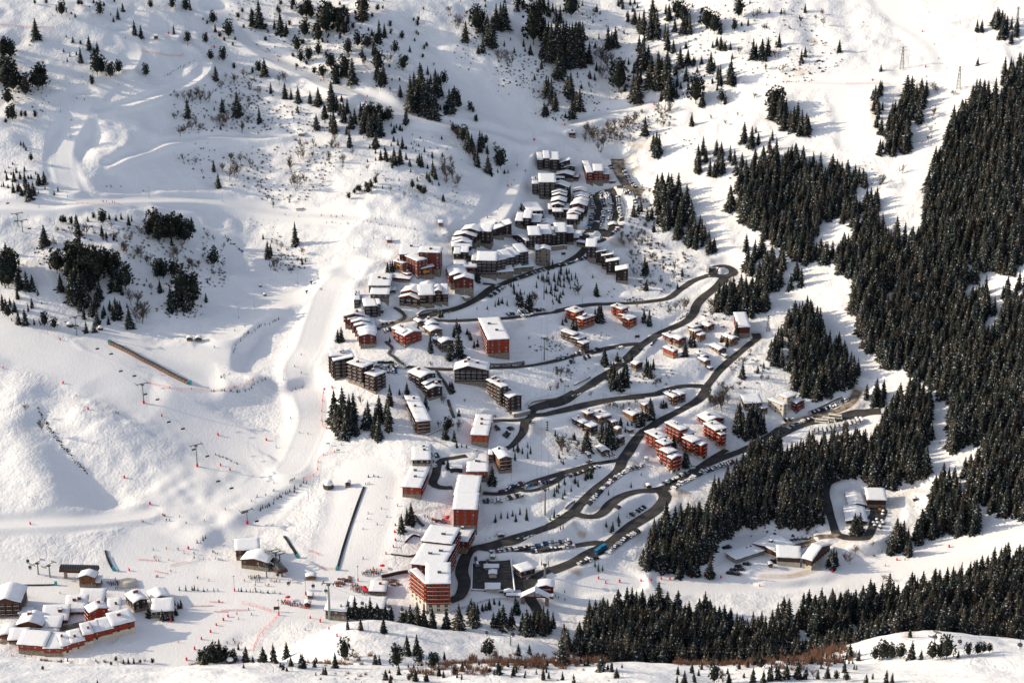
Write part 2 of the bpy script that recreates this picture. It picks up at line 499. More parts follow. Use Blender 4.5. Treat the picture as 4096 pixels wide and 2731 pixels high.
class MB:
 """collects shapes for ONE mesh object"""

 def __init__(s):
  s.v, s.f, s.m = [], [], []

 def add(s, v, f, m=0):
  o = len(s.v)
  s.v += [tuple(p) for p in v]
  s.f += [tuple(i + o for i in q) for q in f]
  s.m += [m] * len(f)
  return s

 def box(s, x0, y0, z0, x1, y1, z1, m=0):
  return s.add([(x0, y0, z0), (x1, y0, z0), (x1, y1, z0), (x0, y1, z0), (x0, y0, z1), (x1, y0, z1), (x1, y1, z1), (x0, y1, z1)],
      [(0, 3, 2, 1), (4, 5, 6, 7), (0, 1, 5, 4), (1, 2, 6, 5), (2, 3, 7, 6), (3, 0, 4, 7)], m)

 def bar(s, a, b, w, m=0, n=4, w2=None):
  a, b = Vector(a), Vector(b)
  d = b - a
  if d.length < 1e-6:
   return s
  d.normalize()
  u = d.orthogonal().normalized()
  t = d.cross(u)
  w2 = w if w2 is None else w2
  vs = []
  for p, r in ((a, w), (b, w2)):
   for k in range(n):
    g = 2 * math.pi * (k + .5) / n
    vs.append(p + r * (math.cos(g) * u + math.sin(g) * t))
  fs = [(k, (k + 1) % n, n + (k + 1) % n, n + k) for k in range(n)] + [tuple(range(n - 1, -1, -1)), tuple(range(n, 2 * n))]
  return s.add(vs, fs, m)

 def ring_body(s, rings, m=0, cap=True):
  """rings: list of lists of points, equal counts, joined into a tube"""
  n = len(rings[0])
  vs = [p for r in rings for p in r]
  fs = []
  for i in range(len(rings) - 1):
   for k in range(n):
    fs.append((i * n + k, i * n + (k + 1) % n, (i + 1) * n + (k + 1) % n, (i + 1) * n + k))
  if cap:
   fs.append(tuple(range(n - 1, -1, -1)))
   fs.append(tuple((len(rings) - 1) * n + k for k in range(n)))
  return s.add(vs, fs, m)

 def mesh(s, name, mats, smooth=False):
  me = bpy.data.meshes.new(name)
  me.from_pydata(s.v, [], s.f)
  for m in (mats if isinstance(mats, (list, tuple)) else [mats]):
   me.materials.append(m)
  if s.m and max(s.m) > 0:
   me.polygons.foreach_set('material_index', s.m)
  if smooth:
   me.polygons.foreach_set('use_smooth', [True] * len(me.polygons))
  me.update()
  return me


def link(name, me, parent=None, loc=(0, 0, 0), rz=0.0, scale=None):
 o = bpy.data.objects.new(name, me)
 COL.objects.link(o)
 o.location = loc
 o.rotation_euler = (0, 0, rz)
 if scale is not None:
  o.scale = scale if isinstance(scale, (tuple, list)) else (scale, scale, scale)
 if parent is not None:
  o.parent = parent
 return o


def tag(o, label=None, cat=None, group=None, kind=None):
 if label:
  o['label'] = label
 if cat:
  o['category'] = cat
 if group:
  o['group'] = group
 if kind:
  o['kind'] = kind
 return o


def np_mesh(name, V, F, mats, mi=None, smooth=False):
 """mesh from numpy arrays; F is (n,3) or (n,4)"""
 me = bpy.data.meshes.new(name)
 k = F.shape[1]
 me.vertices.add(len(V))
 me.vertices.foreach_set('co', np.ascontiguousarray(V, np.float32).ravel())
 me.loops.add(F.size)
 me.loops.foreach_set('vertex_index', np.ascontiguousarray(F, np.int32).ravel())
 me.polygons.add(len(F))
 me.polygons.foreach_set('loop_start', np.arange(0, F.size, k, dtype=np.int32))
 me.polygons.foreach_set('loop_total', np.full(len(F), k, np.int32))
 for m in mats:
  me.materials.append(m)
 if mi is not None:
  me.polygons.foreach_set('material_index', np.ascontiguousarray(mi, np.int32))
 if smooth:
  me.polygons.foreach_set('use_smooth', np.ones(len(F), bool))
 me.update(calc_edges=True)
 return me


# ------------------------------------------------------------------ camera, sun, sky
cd = bpy.data.cameras.new('camera')
cam = bpy.data.objects.new('camera', cd)
COL.objects.link(cam)
cam.location = (0, 0, CAM_H)
cam.rotation_euler = (math.pi / 2 - PITCH, 0, 0)
cd.sensor_width = 36.0
cd.lens = FPX / 4096 * 36.0
cd.clip_start = 1.0
cd.clip_end = 6000.0
SC.camera = cam

SUN_EL, SUN_AZ = R(21.0), R(-83.0)       # azimuth from +Y, negative is towards -X
sd_ = Vector((math.sin(SUN_AZ) * math.cos(SUN_EL), math.cos(SUN_AZ) * math.cos(SUN_EL), math.sin(SUN_EL)))
sl_ = bpy.data.lights.new('sun', 'SUN')
sl_.energy = 3.7
sl_.angle = R(.6)
sl_.color = (1.0, .83, .60)
sun = bpy.data.objects.new('sun', sl_)
COL.objects.link(sun)
sun.rotation_euler = (-sd_).to_track_quat('-Z', 'Y').to_euler()
w = bpy.data.worlds.new('World')
SC.world = w
w.use_nodes = True
wn, wl = w.node_tree.nodes, w.node_tree.links
sky = wn.new('ShaderNodeTexSky')
sky.sky_type = 'NISHITA'
sky.sun_disc = False
sky.sun_elevation = SUN_EL
sky.sun_rotation = SUN_AZ
sky.altitude = 1700
sky.air_density = .8
sky.dust_density = 5
sky.ozone_density = .6
wn['Background'].inputs['Strength'].default_value = .15
hs = wn.new('ShaderNodeHueSaturation')          # sky colour muted and lifted, so the shade turns less blue
hs.inputs['Saturation'].default_value = .62
hs.inputs['Value'].default_value = 1.12
wl.new(sky.outputs[0], hs.inputs['Color'])
wl.new(hs.outputs[0], wn['Background'].inputs['Color'])
SC.view_settings.view_transform = 'Standard'
SC.view_settings.look = 'None'
SC.view_settings.exposure = .36
SC.view_settings.gamma = 1
SC.cycles.max_bounces = 5
SC.cycles.diffuse_bounces = 3
SC.cycles.glossy_bounces = 2
SC.cycles.use_adaptive_sampling = True

# ------------------------------------------------------------------ snow
snow = mat('snow', (.88, .88, .88), .6, 0, .25)
n, l, b = nodes(snow)
tc = n.new('ShaderNodeTexCoord')
at = n.new('ShaderNodeAttribute')
at.attribute_name = 'groom'
dirt = n.new('ShaderNodeAttribute')
dirt.attribute_name = 'dirt'


def nz(scale, detail=3, dist=0.0, vec=None, stretch=None):
 t = n.new('ShaderNodeTexNoise')
 t.inputs['Scale'].default_value = scale
 t.inputs['Detail'].default_value = detail
 t.inputs['Distortion'].default_value = dist
 src = tc.outputs['Object']
 if stretch:
  mp = n.new('ShaderNodeMapping')
  mp.inputs['Scale'].default_value = stretch
  l.new(src, mp.inputs['Vector'])
  src = mp.outputs[0]
 l.new(src, t.inputs['Vector'])
 return t.outputs['Fac']


def mth(op, a, b_=None, c_=None):
 t = n.new('ShaderNodeMath')
 t.operation = op
 for k, v in enumerate((a, b_, c_)):
  if v is None:
   continue
  if isinstance(v, (int, float)):
   t.inputs[k].default_value = v
  else:
   l.new(v, t.inputs[k])
 return t.outputs[0]


def lines(f, k, wd):
 """thin contour lines of a noise: ski tracks"""
 fr = mth('FRACT', mth('MULTIPLY', f, k))
 dd = mth('ABSOLUTE', mth('SUBTRACT', fr, .5))
 return mth('SUBTRACT', 1.0, mth('MINIMUM', mth('DIVIDE', dd, wd), 1.0))


mask = mth('GREATER_THAN', nz(.012, 2), .5)
tr1 = lines(nz(.035, 1, 1.2, stretch=(1, .45, .45)), 9.0, .12)
tr2 = lines(nz(.06, 1, .8, stretch=(.6, 1, 1)), 7.0, .12)
tracks = mth('MULTIPLY', mth('ADD', tr1, mth('MULTIPLY', tr2, .7)), mth('SUBTRACT', 1.0, at.outputs['Fac']))
tracks = mth('MULTIPLY', tracks, mth('ADD', mth('MULTIPLY', mask, .8), .2))
fine = nz(.45, 5)
mid_ = nz(.13, 3)
hgt = mth('ADD', mth('MULTIPLY', fine, .55), mth('MULTIPLY', mid_, .9))
hgt = mth('MULTIPLY', hgt, mth('SUBTRACT', 1.15, at.outputs['Fac']))
hgt = mth('SUBTRACT', hgt, mth('MULTIPLY', tracks, .12))
gr = nz(.9, 2, stretch=(1, .25, 1))
hgt = mth('ADD', hgt, mth('MULTIPLY', mth('MULTIPLY', gr, at.outputs['Fac']), .18))
bp = n.new('ShaderNodeBump')
bp.inputs['Strength'].default_value = .8
bp.inputs['Distance'].default_value = 1.0
l.new(hgt, bp.inputs['Height'])
l.new(bp.outputs[0], b.inputs['Normal'])
mx = n.new('ShaderNodeMixRGB')
mx.inputs[1].default_value = (.88, .88, .88, 1)
mx.inputs[2].default_value = (.46, .33, .2, 1)
l.new(mth('MULTIPLY', dirt.outputs['Fac'], mth('ADD', mth('MULTIPLY', nz(.35, 4), 1.1), .15)), mx.inputs[0])
l.new(mx.outputs[0], b.inputs['Base Color'])

asphalt = noisy('wet_asphalt', (.028, .029, .032), (.075, .07, .064), .16, .75, (1, 1, 1), .35, .72, spec=.25)
packed = noisy('dirty_packed_snow', (.10, .085, .07), (.38, .31, .24), .22, .85, (1, 1, 1), .38, .66)

# ------------------------------------------------------------------ ground mesh
dirt_a = np.zeros_like(Z)
for c, t, wd, dv, P in road_lines:
 sl, d, sd, arc = seg_dist(P, wd)
 edge = np.exp(-((d - wd / 2) / 2.2) ** 2) * (.35 + .5 * dv) * (.6 + .5 * noise2(XX[sl], YY[sl], 14, 21))
 if dv >= 1.0:
  edge = sstep((wd * .75 - d) / 2.0) * (.42 + .25 * noise2(XX[sl], YY[sl], 18, 22))
 dirt_a[sl] = np.maximum(dirt_a[sl], np.clip(edge, 0, 1))
for c, t, rr, dv in (('D', '850,680 960,690', 9, .8), ('D', '930,720 1000,760', 8, .35), ('E', '1940,680 2010,690', 5, .9), ('E', '2100,250 2160,245', 6, .7), ('E', '2000,350 2040,410', 5, .8),
      ('B', '1500,730 1600,770', 9, .45), ('B', '1480,1260 1600,1240', 6, .4), ('A', '2230,700 2120,690', 9, .6), ('A', '1330,1260 1420,1290', 9, .5), ('H', '2100,990 2200,950', 14, .4),
      ('A', '2240,110 2290,200', 7, .45), ('D', '560,440 640,480', 6, .5), ('K', '380,560 450,530', 3, .3), ('k', '840,650 930,560', 3, .2), ('D', '190,880 220,960', 4, .6), ('I', '1000,760 1040,770', 5, .5),
      ('I', '930,270 1000,300', 5, .5), ('I', '740,530 860,480', 6, .5), ('K', '1560,1280 1640,1200', 4, .8), ('K', '1700,1200 1800,1215', 4, .6), ('I', '1330,700 1340,850', 3, .9)):
 P = smooth_line(hit(pts(c, t)), 3)
 sl, d, sd, arc = seg_dist(P, rr * 1.5)
 dirt_a[sl] = np.maximum(dirt_a[sl], np.clip(sstep((rr - d) / rr * 1.5) * dv * (.8 + .6 * noise2(XX[sl], YY[sl], 7, 23)), 0, 1))

V = np.stack([XX.ravel(), YY.ravel(), Z.ravel()], 1)
ii = np.arange(NY * NX).reshape(NY, NX)
F = np.stack([ii[:-1, :-1], ii[:-1, 1:], ii[1:, 1:], ii[1:, :-1]], -1).reshape(-1, 4)
me = np_mesh('snow_ground', V, F, [snow], smooth=True)
for nm, arr in (('groom', groom), ('dirt', dirt_a)):
 a_ = me.attributes.new(nm, 'FLOAT', 'POINT')
 a_.data.foreach_set('value', arr.ravel().astype(np.float32))
g = link('snow_ground', me)
tag(g, kind='structure')


def ribbon(P, w, lift, across=4):
 T = np.gradient(P[:, :2], axis=0)
 T /= np.linalg.norm(T, axis=1)[:, None] + 1e-9
 N = np.stack([-T[:, 1], T[:, 0]], 1)
 rows = []
 for k in range(across + 1):
  s = (k / across - .5) * w
  wob = .35 * np.sin(np.arange(len(P)) * .37 + k) if k in (0, across) else 0
  q = P[:, :2] + N * (s + wob)[:, None] if np.ndim(wob) else P[:, :2] + N * s
  rows.append(np.column_stack([q, zat(q[:, 0], q[:, 1]) + lift]))
 V = np.stack(rows, 1).reshape(-1, 3)
 a = across + 1
 F = []
 for i in range(len(P) - 1):
  for k in range(across):
   F.append((i * a + k, i * a + k + 1, (i + 1) * a + k + 1, (i + 1) * a + k))
 return V, np.array(F)


for label, test, m in (('road', lambda d: d < .55, asphalt), ('snow_covered_road', lambda d: .55 <= d < 1, packed)):
 Vs, Fs, o = [], [], 0
 for i, (c, t, wd, dv, P) in enumerate(road_lines):
  if not test(dv):
   continue
  v_, f_ = ribbon(P, wd, .16 + .004 * i)
  Vs.append(v_)
  Fs.append(f_ + o)
  o += len(v_)
 tag(link(label, np_mesh(label, np.vstack(Vs), np.vstack(Fs), [m], smooth=True)), kind='structure')
# ------------------------------------------------------------------ building kit
def planks(name, c, k=.72):
 return noisy(name, c, tuple(v * k for v in c), .5, .75, (1, 1, 5), .3, .7)


M_ = {
 'dark': planks('dark_stained_timber', (.034, .021, .021)), 'brown': planks('brown_timber', (.085, .040, .027)),
 'wine': planks('wine_red_timber', (.135, .026, .020)), 'red': planks('red_timber', (.31, .042, .018)),
 'orange': planks('orange_red_timber', (.40, .070, .020)), 'wood': planks('golden_timber', (.21, .090, .038)),
 'grey': planks('grey_timber', (.10, .085, .075)), 'white': noisy('cream_render', (.62, .57, .48), (.52, .47, .40), .3),
 'stone': noisy('rubble_stone', (.33, .28, .22), (.16, .135, .11), .9, .9, (1, 1, 1), .35, .65, bump=.4),
 'concrete': noisy('board_marked_concrete', (.30, .28, .25), (.22, .20, .18), .4),
 'trim': mat('dark_eave_board', (.03, .02, .017), .7), 'orange_trim': mat('orange_eave_board', (.62, .20, .03), .6),
 'red_trim': mat('red_eave_board', (.30, .05, .02), .6), 'metal': mat('grey_sheet_metal', (.09, .10, .10), .45, .6),
 'glass': mat('window_glass', (.03, .04, .055), .12, 0, .6), 'frame': mat('pale_window_frame', (.45, .42, .38), .6),
 'frame_dark': mat('dark_window_frame', (.06, .035, .025), .6), 'curtain': mat('drawn_curtain', (.42, .38, .32), .8),
 'black': mat('black_iron', (.02, .02, .022), .5), 'steel': mat('galvanised_steel', (.24, .27, .26), .45, .5),
 'brick': noisy('chimney_brick', (.22, .075, .04), (.13, .05, .03), 1.2)}
roof_snow = mat('roof_snow', (.87, .89, .92), .6, 0, .25)
n, l, b = nodes(roof_snow)
tc = n.new('ShaderNodeTexCoord')
t_ = n.new('ShaderNodeTexNoise')
t_.inputs['Scale'].default_value = .5
t_.inputs['Detail'].default_value = 3
bp = n.new('ShaderNodeBump')
bp.inputs['Strength'].default_value = .35
bp.inputs['Distance'].default_value = .5
l.new(tc.outputs['Object'], t_.inputs['Vector'])
l.new(t_.outputs['Fac'], bp.inputs['Height'])
l.new(bp.outputs[0], b.inputs['Normal'])


def window_mesh(wd, ht, fr, curtain):
 m = MB()
 m.box(-wd / 2, -.05, -ht / 2, wd / 2, .06, ht / 2, 0)
 g = .12
 m.box(-wd / 2 + g, -.07, -ht / 2 + g, -.05, .03, ht / 2 - g, 1)
 m.box(.05, -.07, -ht / 2 + g, wd / 2 - g, .03, ht / 2 - g, 2 if curtain else 1)
 return m.mesh('window', [fr, M_['glass'], M_['curtain']])


WIN = {k: [window_mesh(1.5, 1.5, M_[f], False), window_mesh(1.5, 1.5, M_[f], True), window_mesh(2.3, 2.1, M_[f], False)] for k, f in (('pale', 'frame'), ('dark', 'frame_dark'))}
_bal = {}


def balcony_mesh(length, mname):
 key = (round(length, 1), mname)
 if key not in _bal:
  m = MB()
  L = length / 2
  m.box(-L, -1.45, -.18, L, .1, 0, 0)
  m.box(-L, -1.45, .12, L, -1.37, 1.0, 0)
  m.box(-L, -1.37, .12, -L + .08, 0, 1.0, 0)
  m.box(L - .08, -1.37, .12, L, 0, 1.0, 0)
  m.box(-L, -1.52, 1.0, L, -1.3, 1.1, 1)
  _bal[key] = m.mesh('balcony', [M_[mname], roof_snow])
 return _bal[key]


STY = {  # wall, balcony, windows, base material, base height, eave trim
 'dark': ('dark', 'dark', 'pale', 'stone', 1.8, 'trim'), 'darkb': ('dark', 'brown', 'pale', 'stone', 2.5, 'trim'), 'brown': ('brown', 'brown', 'pale', 'stone', 2.6, 'trim'),
 'wine': ('wine', 'red', 'pale', 'stone', 3.2, 'trim'), 'red': ('red', 'red', 'pale', 'stone', 2.6, 'trim'), 'orange': ('orange', 'orange', 'dark', 'stone', 2.2, 'trim'),
 'redw': ('red', 'orange', 'dark', 'white', 3.6, 'trim'), 'wood': ('wood', 'wood', 'pale', 'stone', 2.4, 'trim'), 'woodd': ('wood', 'brown', 'dark', 'stone', 2.4, 'trim'),
 'grey': ('grey', 'grey', 'pale', 'stone', 2.4, 'trim'), 'white': ('white', 'wine', 'dark', 'white', 1, 'trim'), 'darko': ('dark', 'brown', 'pale', 'stone', 2.4, 'orange_trim'),
 'darkr': ('dark', 'dark', 'pale', 'stone', 2.6, 'red_trim'), 'stone': ('stone', 'dark', 'dark', 'stone', 2, 'trim'), 'concrete': ('concrete', 'grey', 'dark', 'concrete', 1, 'trim'),
 'terrace': ('red', 'red', 'pale', 'stone', 1, 'red_trim'), 'hall': ('brown', 'brown', 'dark', 'white', 3.4, 'trim'), 'tower': ('orange', 'orange', 'pale', 'white', 6.5, 'trim')}


def solve_block(c, f):
 xC, yB, yE, sL, sR, th = float(f[0]), float(f[1]), float(f[2]), f[3], f[4], R(float(f[5]))
 P = hit([px(c, xC, yB)], Z)[0]
 vE = px(c, xC, yE)[1]
 zE = CAM_H - P[1] * float(tan_down(vE))
 d1 = np.array([math.cos(th), math.sin(th)])
 d2 = np.array([-math.sin(th), math.cos(th)])
 d0 = P[1] * CP - (zE - CAM_H) * SP

 def ext(d, s):
  if s[0] in 'dw':
   return float(s[1:])
  k = (px(c, float(s), 0)[0] - PU) / FPX
  return (k * d0 - P[0]) / (d[0] - k * d[1] * CP)
 W, D = ext(d1, sR) - .7, ext(d2, sL) - .7
 return P, zE - P[2], W, D, th


def roof_fn(kind, W, D, pitch, rp):
 if kind == 'f':
  return lambda x, y: 0.015 * y
 if kind == 'n':
  return lambda x, y: pitch * y
 if kind == 'b':
  return lambda x, y: pitch * (D - y)
 if kind == 'l':
  return lambda x, y: pitch * x
 if kind == 'r':
  return lambda x, y: pitch * (W - x)
 if kind == 'G':
  a = W * rp
  return lambda x, y: pitch * (x if x < a else a - (x - a) * a / max(W - a, .1) * (.9 if rp < .5 else 1))
 a = D * rp
 return lambda x, y: pitch * (y if y < a else a - (y - a) * a / max(D - a, .1))


def grid(lo, hi, n, extra=()):
 v = sorted(set([round(lo + (hi - lo) * k / n, 3) for k in range(n + 1)] + [round(e, 3) for e in extra]))
 return [a for i, a in enumerate(v) if i == 0 or a - v[i - 1] > .02]


def add_roof(root, base, th, W, D, h, fn, sty, rp_lines, thick=.75, over=.9, rnd=None):
 tm = M_[sty[5]]
 ex, ey = rp_lines
 xs, ys = grid(-over, W + over, 2, ex + [0, W]), grid(-over, D + over, 2, ey + [0, D])
 m = MB()
 top = [[(x, y, h + fn(x, y) + .32) for x in xs] for y in ys]
 bot = [[(x, y, h + fn(x, y) + .02) for x in xs] for y in ys]

 def sheet(m, top, bot, mi=0):
  ny, nx = len(top), len(top[0])
  vs = [p for r in top for p in r] + [p for r in bot for p in r]
  o = nx * ny
  fs = []
  for j in range(ny - 1):
   for i in range(nx - 1):
    a = j * nx + i
    fs.append((a, a + 1, a + nx + 1, a + nx))
    fs.append((o + a, o + a + nx, o + a + nx + 1, o + a + 1))
  for i in range(nx - 1):
   fs.append((i, o + i, o + i + 1, i + 1))
   a = (ny - 1) * nx + i
   fs.append((a, a + 1, o + a + 1, o + a))
  for j in range(ny - 1):
   a = j * nx
   fs.append((a, a + nx, o + a + nx, o + a))
   a = j * nx + nx - 1
   fs.append((a, o + a, o + a + nx, a + nx))
  m.add(vs, fs, mi)
 sheet(m, top, bot)
 ro = link('roof', m.mesh('roof', [tm]), root, base, th)
 ov = over - .12
 xs, ys = grid(-ov, W + ov, max(4, int(W / 2.2)), ex + [-ov + .25, W + ov - .25]), grid(-ov, D + ov, max(4, int(D / 2.2)), ey + [-ov + .25, D + ov - .25])
 r = rnd
 m = MB()
 ph = [r.uniform(0, 6.28) for _ in range(4)]
 top, bot = [], []
 for j, y in enumerate(ys):
  tr, br = [], []
  for i, x in enumerate(xs):
   e = min(x + ov, W + ov - x, y + ov, D + ov - y)
   t = thick * (.5 + .5 * min(1, max(0, e) / .3)) + .09 * math.sin(x * .7 + ph[0]) * math.sin(y * .6 + ph[1]) + r.uniform(-.05, .05)
   edge = .12 * math.sin(x * .9 + y * .8 + ph[2]) if e < .01 else 0
   X = x + (edge if i in (0, len(xs) - 1) else 0)
   Y = y + (edge if j in (0, len(ys) - 1) else 0)
   z = h + fn(x, y) + .33
   tr.append((X, Y, z + max(.1, t)))
   br.append((X, Y, z))
  top.append(tr)
  bot.append(br)
 sheet(m, top, bot)
 link('snow_cover', m.mesh('snow_cover', [roof_snow], smooth=True), ro)
 return ro


def build(name, cat, label, c, style, spec, group=None, pitch=.28, bal='', bays=4.2, wins=True, chim=1, floors=99, rp=.5, chim_mat='brick', balk='bay', thick=.58, base_h=None):
 sty = STY[style]
 rnd = random.Random(label)
 root, nwin, nbal = None, 0, 0
 for bi, bs in enumerate(spec.split(';')):
  f = [q.strip() for q in bs.strip().split(',')]
  P, h, W, D, th = solve_block(c, f)
  kind = f[6] if len(f) > 6 else 'f'
  opt = f[7] if len(f) > 7 else ''
  if not (2.0 < W < 75 and 2.0 < D < 75 and 1.5 < h < 60):
   print('BLOCK?', name, label[:30], bi, 'W %.1f D %.1f h %.1f' % (W, D, h))
  W, D, h = min(max(W, 2.5), 60), min(max(D, 3), 55), min(max(h, 2.2), 55)
  if root is None:
   root = link(name, None, None, tuple(P))
   tag(root, label, cat, group)
   R0 = P.copy()
  base = tuple(P - R0)
  k_rp = rp
  fn = roof_fn(kind, W, D, pitch if kind not in 'f' else 0, k_rp)
  ex = [W * k_rp] if kind == 'G' else []
  ey = [D * k_rp] if kind == 'g' else []
  # walls follow the roof line; skirts run into the slope
  xs, ys = sorted(set([0, W] + ex)), sorted(set([0, D] + ey))
  ring = [(x, 0) for x in xs] + [(W, y) for y in ys[1:]] + [(x, D) for x in reversed(xs[:-1])] + [(0, y) for y in reversed(ys[1:-1])]
  m = MB()
  nn = len(ring)
  lowz = -11.0
  m.add([(x, y, lowz) for x, y in ring] + [(x, y, h + fn(x, y)) for x, y in ring], [(i, (i + 1) % nn, nn + (i + 1) % nn, nn + i) for i in range(nn)])
  link('wall', m.mesh('wall', [M_[sty[0]]]), root, base, th)
  bh = base_h if base_h is not None else sty[4]
  bh = min(bh, h * .45)
  if 'x' not in opt and sty[3] != sty[0]:
   m = MB()
   e = .14
   m.add([(-e, -e, lowz), (W + e, -e, lowz), (W + e, D + e, lowz), (-e, D + e, lowz), (-e, -e, bh), (W + e, -e, bh), (W + e, D + e, bh), (-e, D + e, bh)],
     [(0, 1, 5, 4), (1, 2, 6, 5), (2, 3, 7, 6), (3, 0, 4, 7), (4, 5, 6, 7)])
   link('base_wall', m.mesh('base_wall', [M_[sty[3]]]), root, base, th)
  rf = add_roof(root, base, th, W, D, h, fn, sty, (ex, ey), thick, .9 if W > 7 else .6, rnd)
  # openings and balconies on the faces one can see
  d1 = Vector((math.cos(th), math.sin(th), 0))
  d2 = Vector((-math.sin(th), math.cos(th), 0))
  B = Vector(base)
  faces = [('F', W, lambda s, o, z: B + d1 * s - d2 * o + Vector((0, 0, z)), th)]
  if th > R(3):
   faces.append(('L', D, lambda s, o, z: B + d2 * s - d1 * o + Vector((0, 0, z)), th - math.pi / 2))
  if th < R(-2):
   faces.append(('R', D, lambda s, o, z: B + d1 * (W + o) + d2 * s + Vector((0, 0, z)), th + math.pi / 2))
  nfl = max(1, int((h - .5) / 2.9))
  for face, L, at_, rz in faces:
   nb = max(1, int(L / bays))
   has_b = face in bal and 'q' not in opt
   for k in range(min(nfl, floors)):
    z = h - .35 - 2.9 * (k + 1) + .55
    if z < -1.5:
     continue
    ground = z < bh - 1.0
    if has_b and not ground and balk == 'strip' and nbal < 96:
     link('balcony', balcony_mesh(L - .5, sty[1]), root, at_(L / 2, 0, z), rz)
     nbal += 1
    for q in range(nb):
     s = (q + .5) * L / nb
     if has_b and balk == 'bay' and not ground and nbal < 96:
      link('balcony', balcony_mesh(min(3.6, L / nb - .5), sty[1]), root, at_(s, 0, z), rz)
      nbal += 1
     if wins and 'w' not in opt and nwin < 96 and rnd.random() < .93:
      wk = 2 if has_b else (1 if rnd.random() < .4 else 0)
      zz = z + (1.1 if wk == 2 else 1.35)
      off = .15 if z + .5 < bh else .0
      link('window', WIN[sty[2]][wk], root, at_(s, off, zz), rz)
      nwin += 1
  for _ in range(chim if bi == 0 or rnd.random() < .35 else 0):
   x, y = rnd.uniform(.3, .7) * W, rnd.uniform(.35, .8) * D
   s = min(1.0, W * .06) + .25
   m = MB().box(-s, -s * .8, -.6, s, s * .8, 2.3, 0).box(-s * 1.1, -s * .9, 2.3, s * 1.1, s * .9, 2.65, 1)
   link('chimney', m.mesh('chimney', [M_[chim_mat], roof_snow]), rf, (x, y, h + fn(x, y) + .4))
 return root
# ------------------------------------------------------------------ the village, house by house
APT = 'apartment_building'
bld = build
# top of the village, dark stepped blocks
bld(APT, 'apartment block', 'dark apartment block with three stepped roofs, topmost of the dark village beside the piste', 'a', 'dark',
 '640,302,170,d14,717,2,n;719,312,150,d14,813,2,n;814,330,165,d14,938,1,n;938,350,208,d13,1085,6,l', bal='F', chim=0)
bld(APT, 'apartment block', 'dark block of overlapping curved roofs between the topmost block and the red house', 'a', 'dark',
 '1000,360,268,d12,1150,12,G;885,430,366,d13,1122,-12,G,w;1110,450,398,d10,1190,-12,f,w;890,480,412,d8,1004,0,f', chim=0, pitch=.22)
bld(APT, 'apartment block', 'dark apartment block with a stone foot and playground terrace beside the piste', 'a', 'dark',
 '570,632,492,d13,662,1,n;663,690,470,d15,890,1,n', bal='F', chim=1, rp=.5)
bld(APT, 'apartment block', 'inner row of narrow dark gables stepping down between two other rows', 'a', 'dark',
 '800,670,520,d13,1060,-14,G;835,750,605,d9,1035,-6,G;840,790,645,d9,1030,-6,G;825,860,725,d12,1025,-6,G;835,900,778,d8,1000,-3,G', bal='', chim=0, floors=1, pitch=.3)
bld(APT, 'apartment block', 'outer row of dark gables stepping down along the road to the roundabout', 'a', 'darkr',
 '1115,740,590,d10,1310,-9,G;1115,790,640,d9,1312,-9,G;1130,820,668,d9,1320,-9,G;1125,870,722,d9,1320,-9,G;1082,925,775,d10,1305,-9,G;1060,990,862,d9,1258,-9,G;1037,1020,892,d9,1215,-9,G;1040,1072,962,d10,1182,-5,n', chim=0, floors=2, pitch=.28)
bld(APT, 'apartment block', 'dark block under one broad flat snow roof above the piste', 'a', 'darkb', '515,955,862,432,725,11,f', bal='L', chim=0)
bld(APT, 'apartment block', 'dark block with a tall columned portico under red eaves', 'a', 'darkr', '790,905,835,d11,1068,0,n;850,980,865,d6,985,0,n', chim=0, pitch=.2)
bld(APT, 'apartment block', 'dark row with four broad pitched roofs below the columned portico', 'a', 'dark',
 '340,1062,990,d16,448,-8,n;446,1087,950,d15,558,-8,n;552,1098,1002,d14,680,-8,n;652,1112,1032,d13,868,-8,G;735,1012,985,d10,868,0,n,w;705,1122,1066,d8,880,-5,G,w', bal='F', chim=0, pitch=.22, floors=3)
bld(APT, 'apartment block', 'long dark row with a saw-tooth of snow roofs beside the roundabout', 'a', 'dark',
 '490,1375,1262,275,562,38,g;525,1368,1182,d15,690,4,n;662,1352,1165,d16,835,4,n;835,1340,1182,d15,892,4,n;884,1332,1140,d16,1042,4,n;1040,1300,1152,d13,1135,4,n;1118,1262,1218,d10,1205,4,n;1166,1240,1190,d9,1242,0,n,w', chim=0, pitch=.24, bays=3.4)
bld('covered_walkway', 'walkway', 'roofed timber gallery leaning down to the row of dark towers', 'a', 'brown', '1165,1325,1268,d5,1300,-30,f', chim=0, wins=False)
bld(APT, 'apartment block', 'dark towers stepping down the slope past the roundabout', 'b', 'dark',
 '1897,735,560,d14,2040,-5,n;2037,805,634,d12,2170,-5,l;2107,855,687,d12,2270,-5,l;2168,935,767,d13,2350,-4,l;2295,1040,885,d12,2470,-3,l', bal='', chim=0, pitch=.2)
bld(APT, 'apartment block', 'long dark row with stepped roofs above the stone shops by the road', 'b', 'dark',
 '362,860,748,d12,432,-3,n;432,932,747,d14,700,-3,n;692,952,747,d13,822,30,n;812,905,716,d13,936,30,n;920,870,682,d13,1012,30,n;1000,845,642,d14,1130,26,n', bal='F', chim=0, pitch=.25, bays=3.8)
bld('shop_row', 'shops', 'low stone shops with snow roofs at the foot of the long dark row', 'b', 'stone',
 '705,985,905,d9,925,14,n;916,930,852,d8,1040,22,n;1032,897,842,d8,1195,22,n', chim=0, pitch=.25)
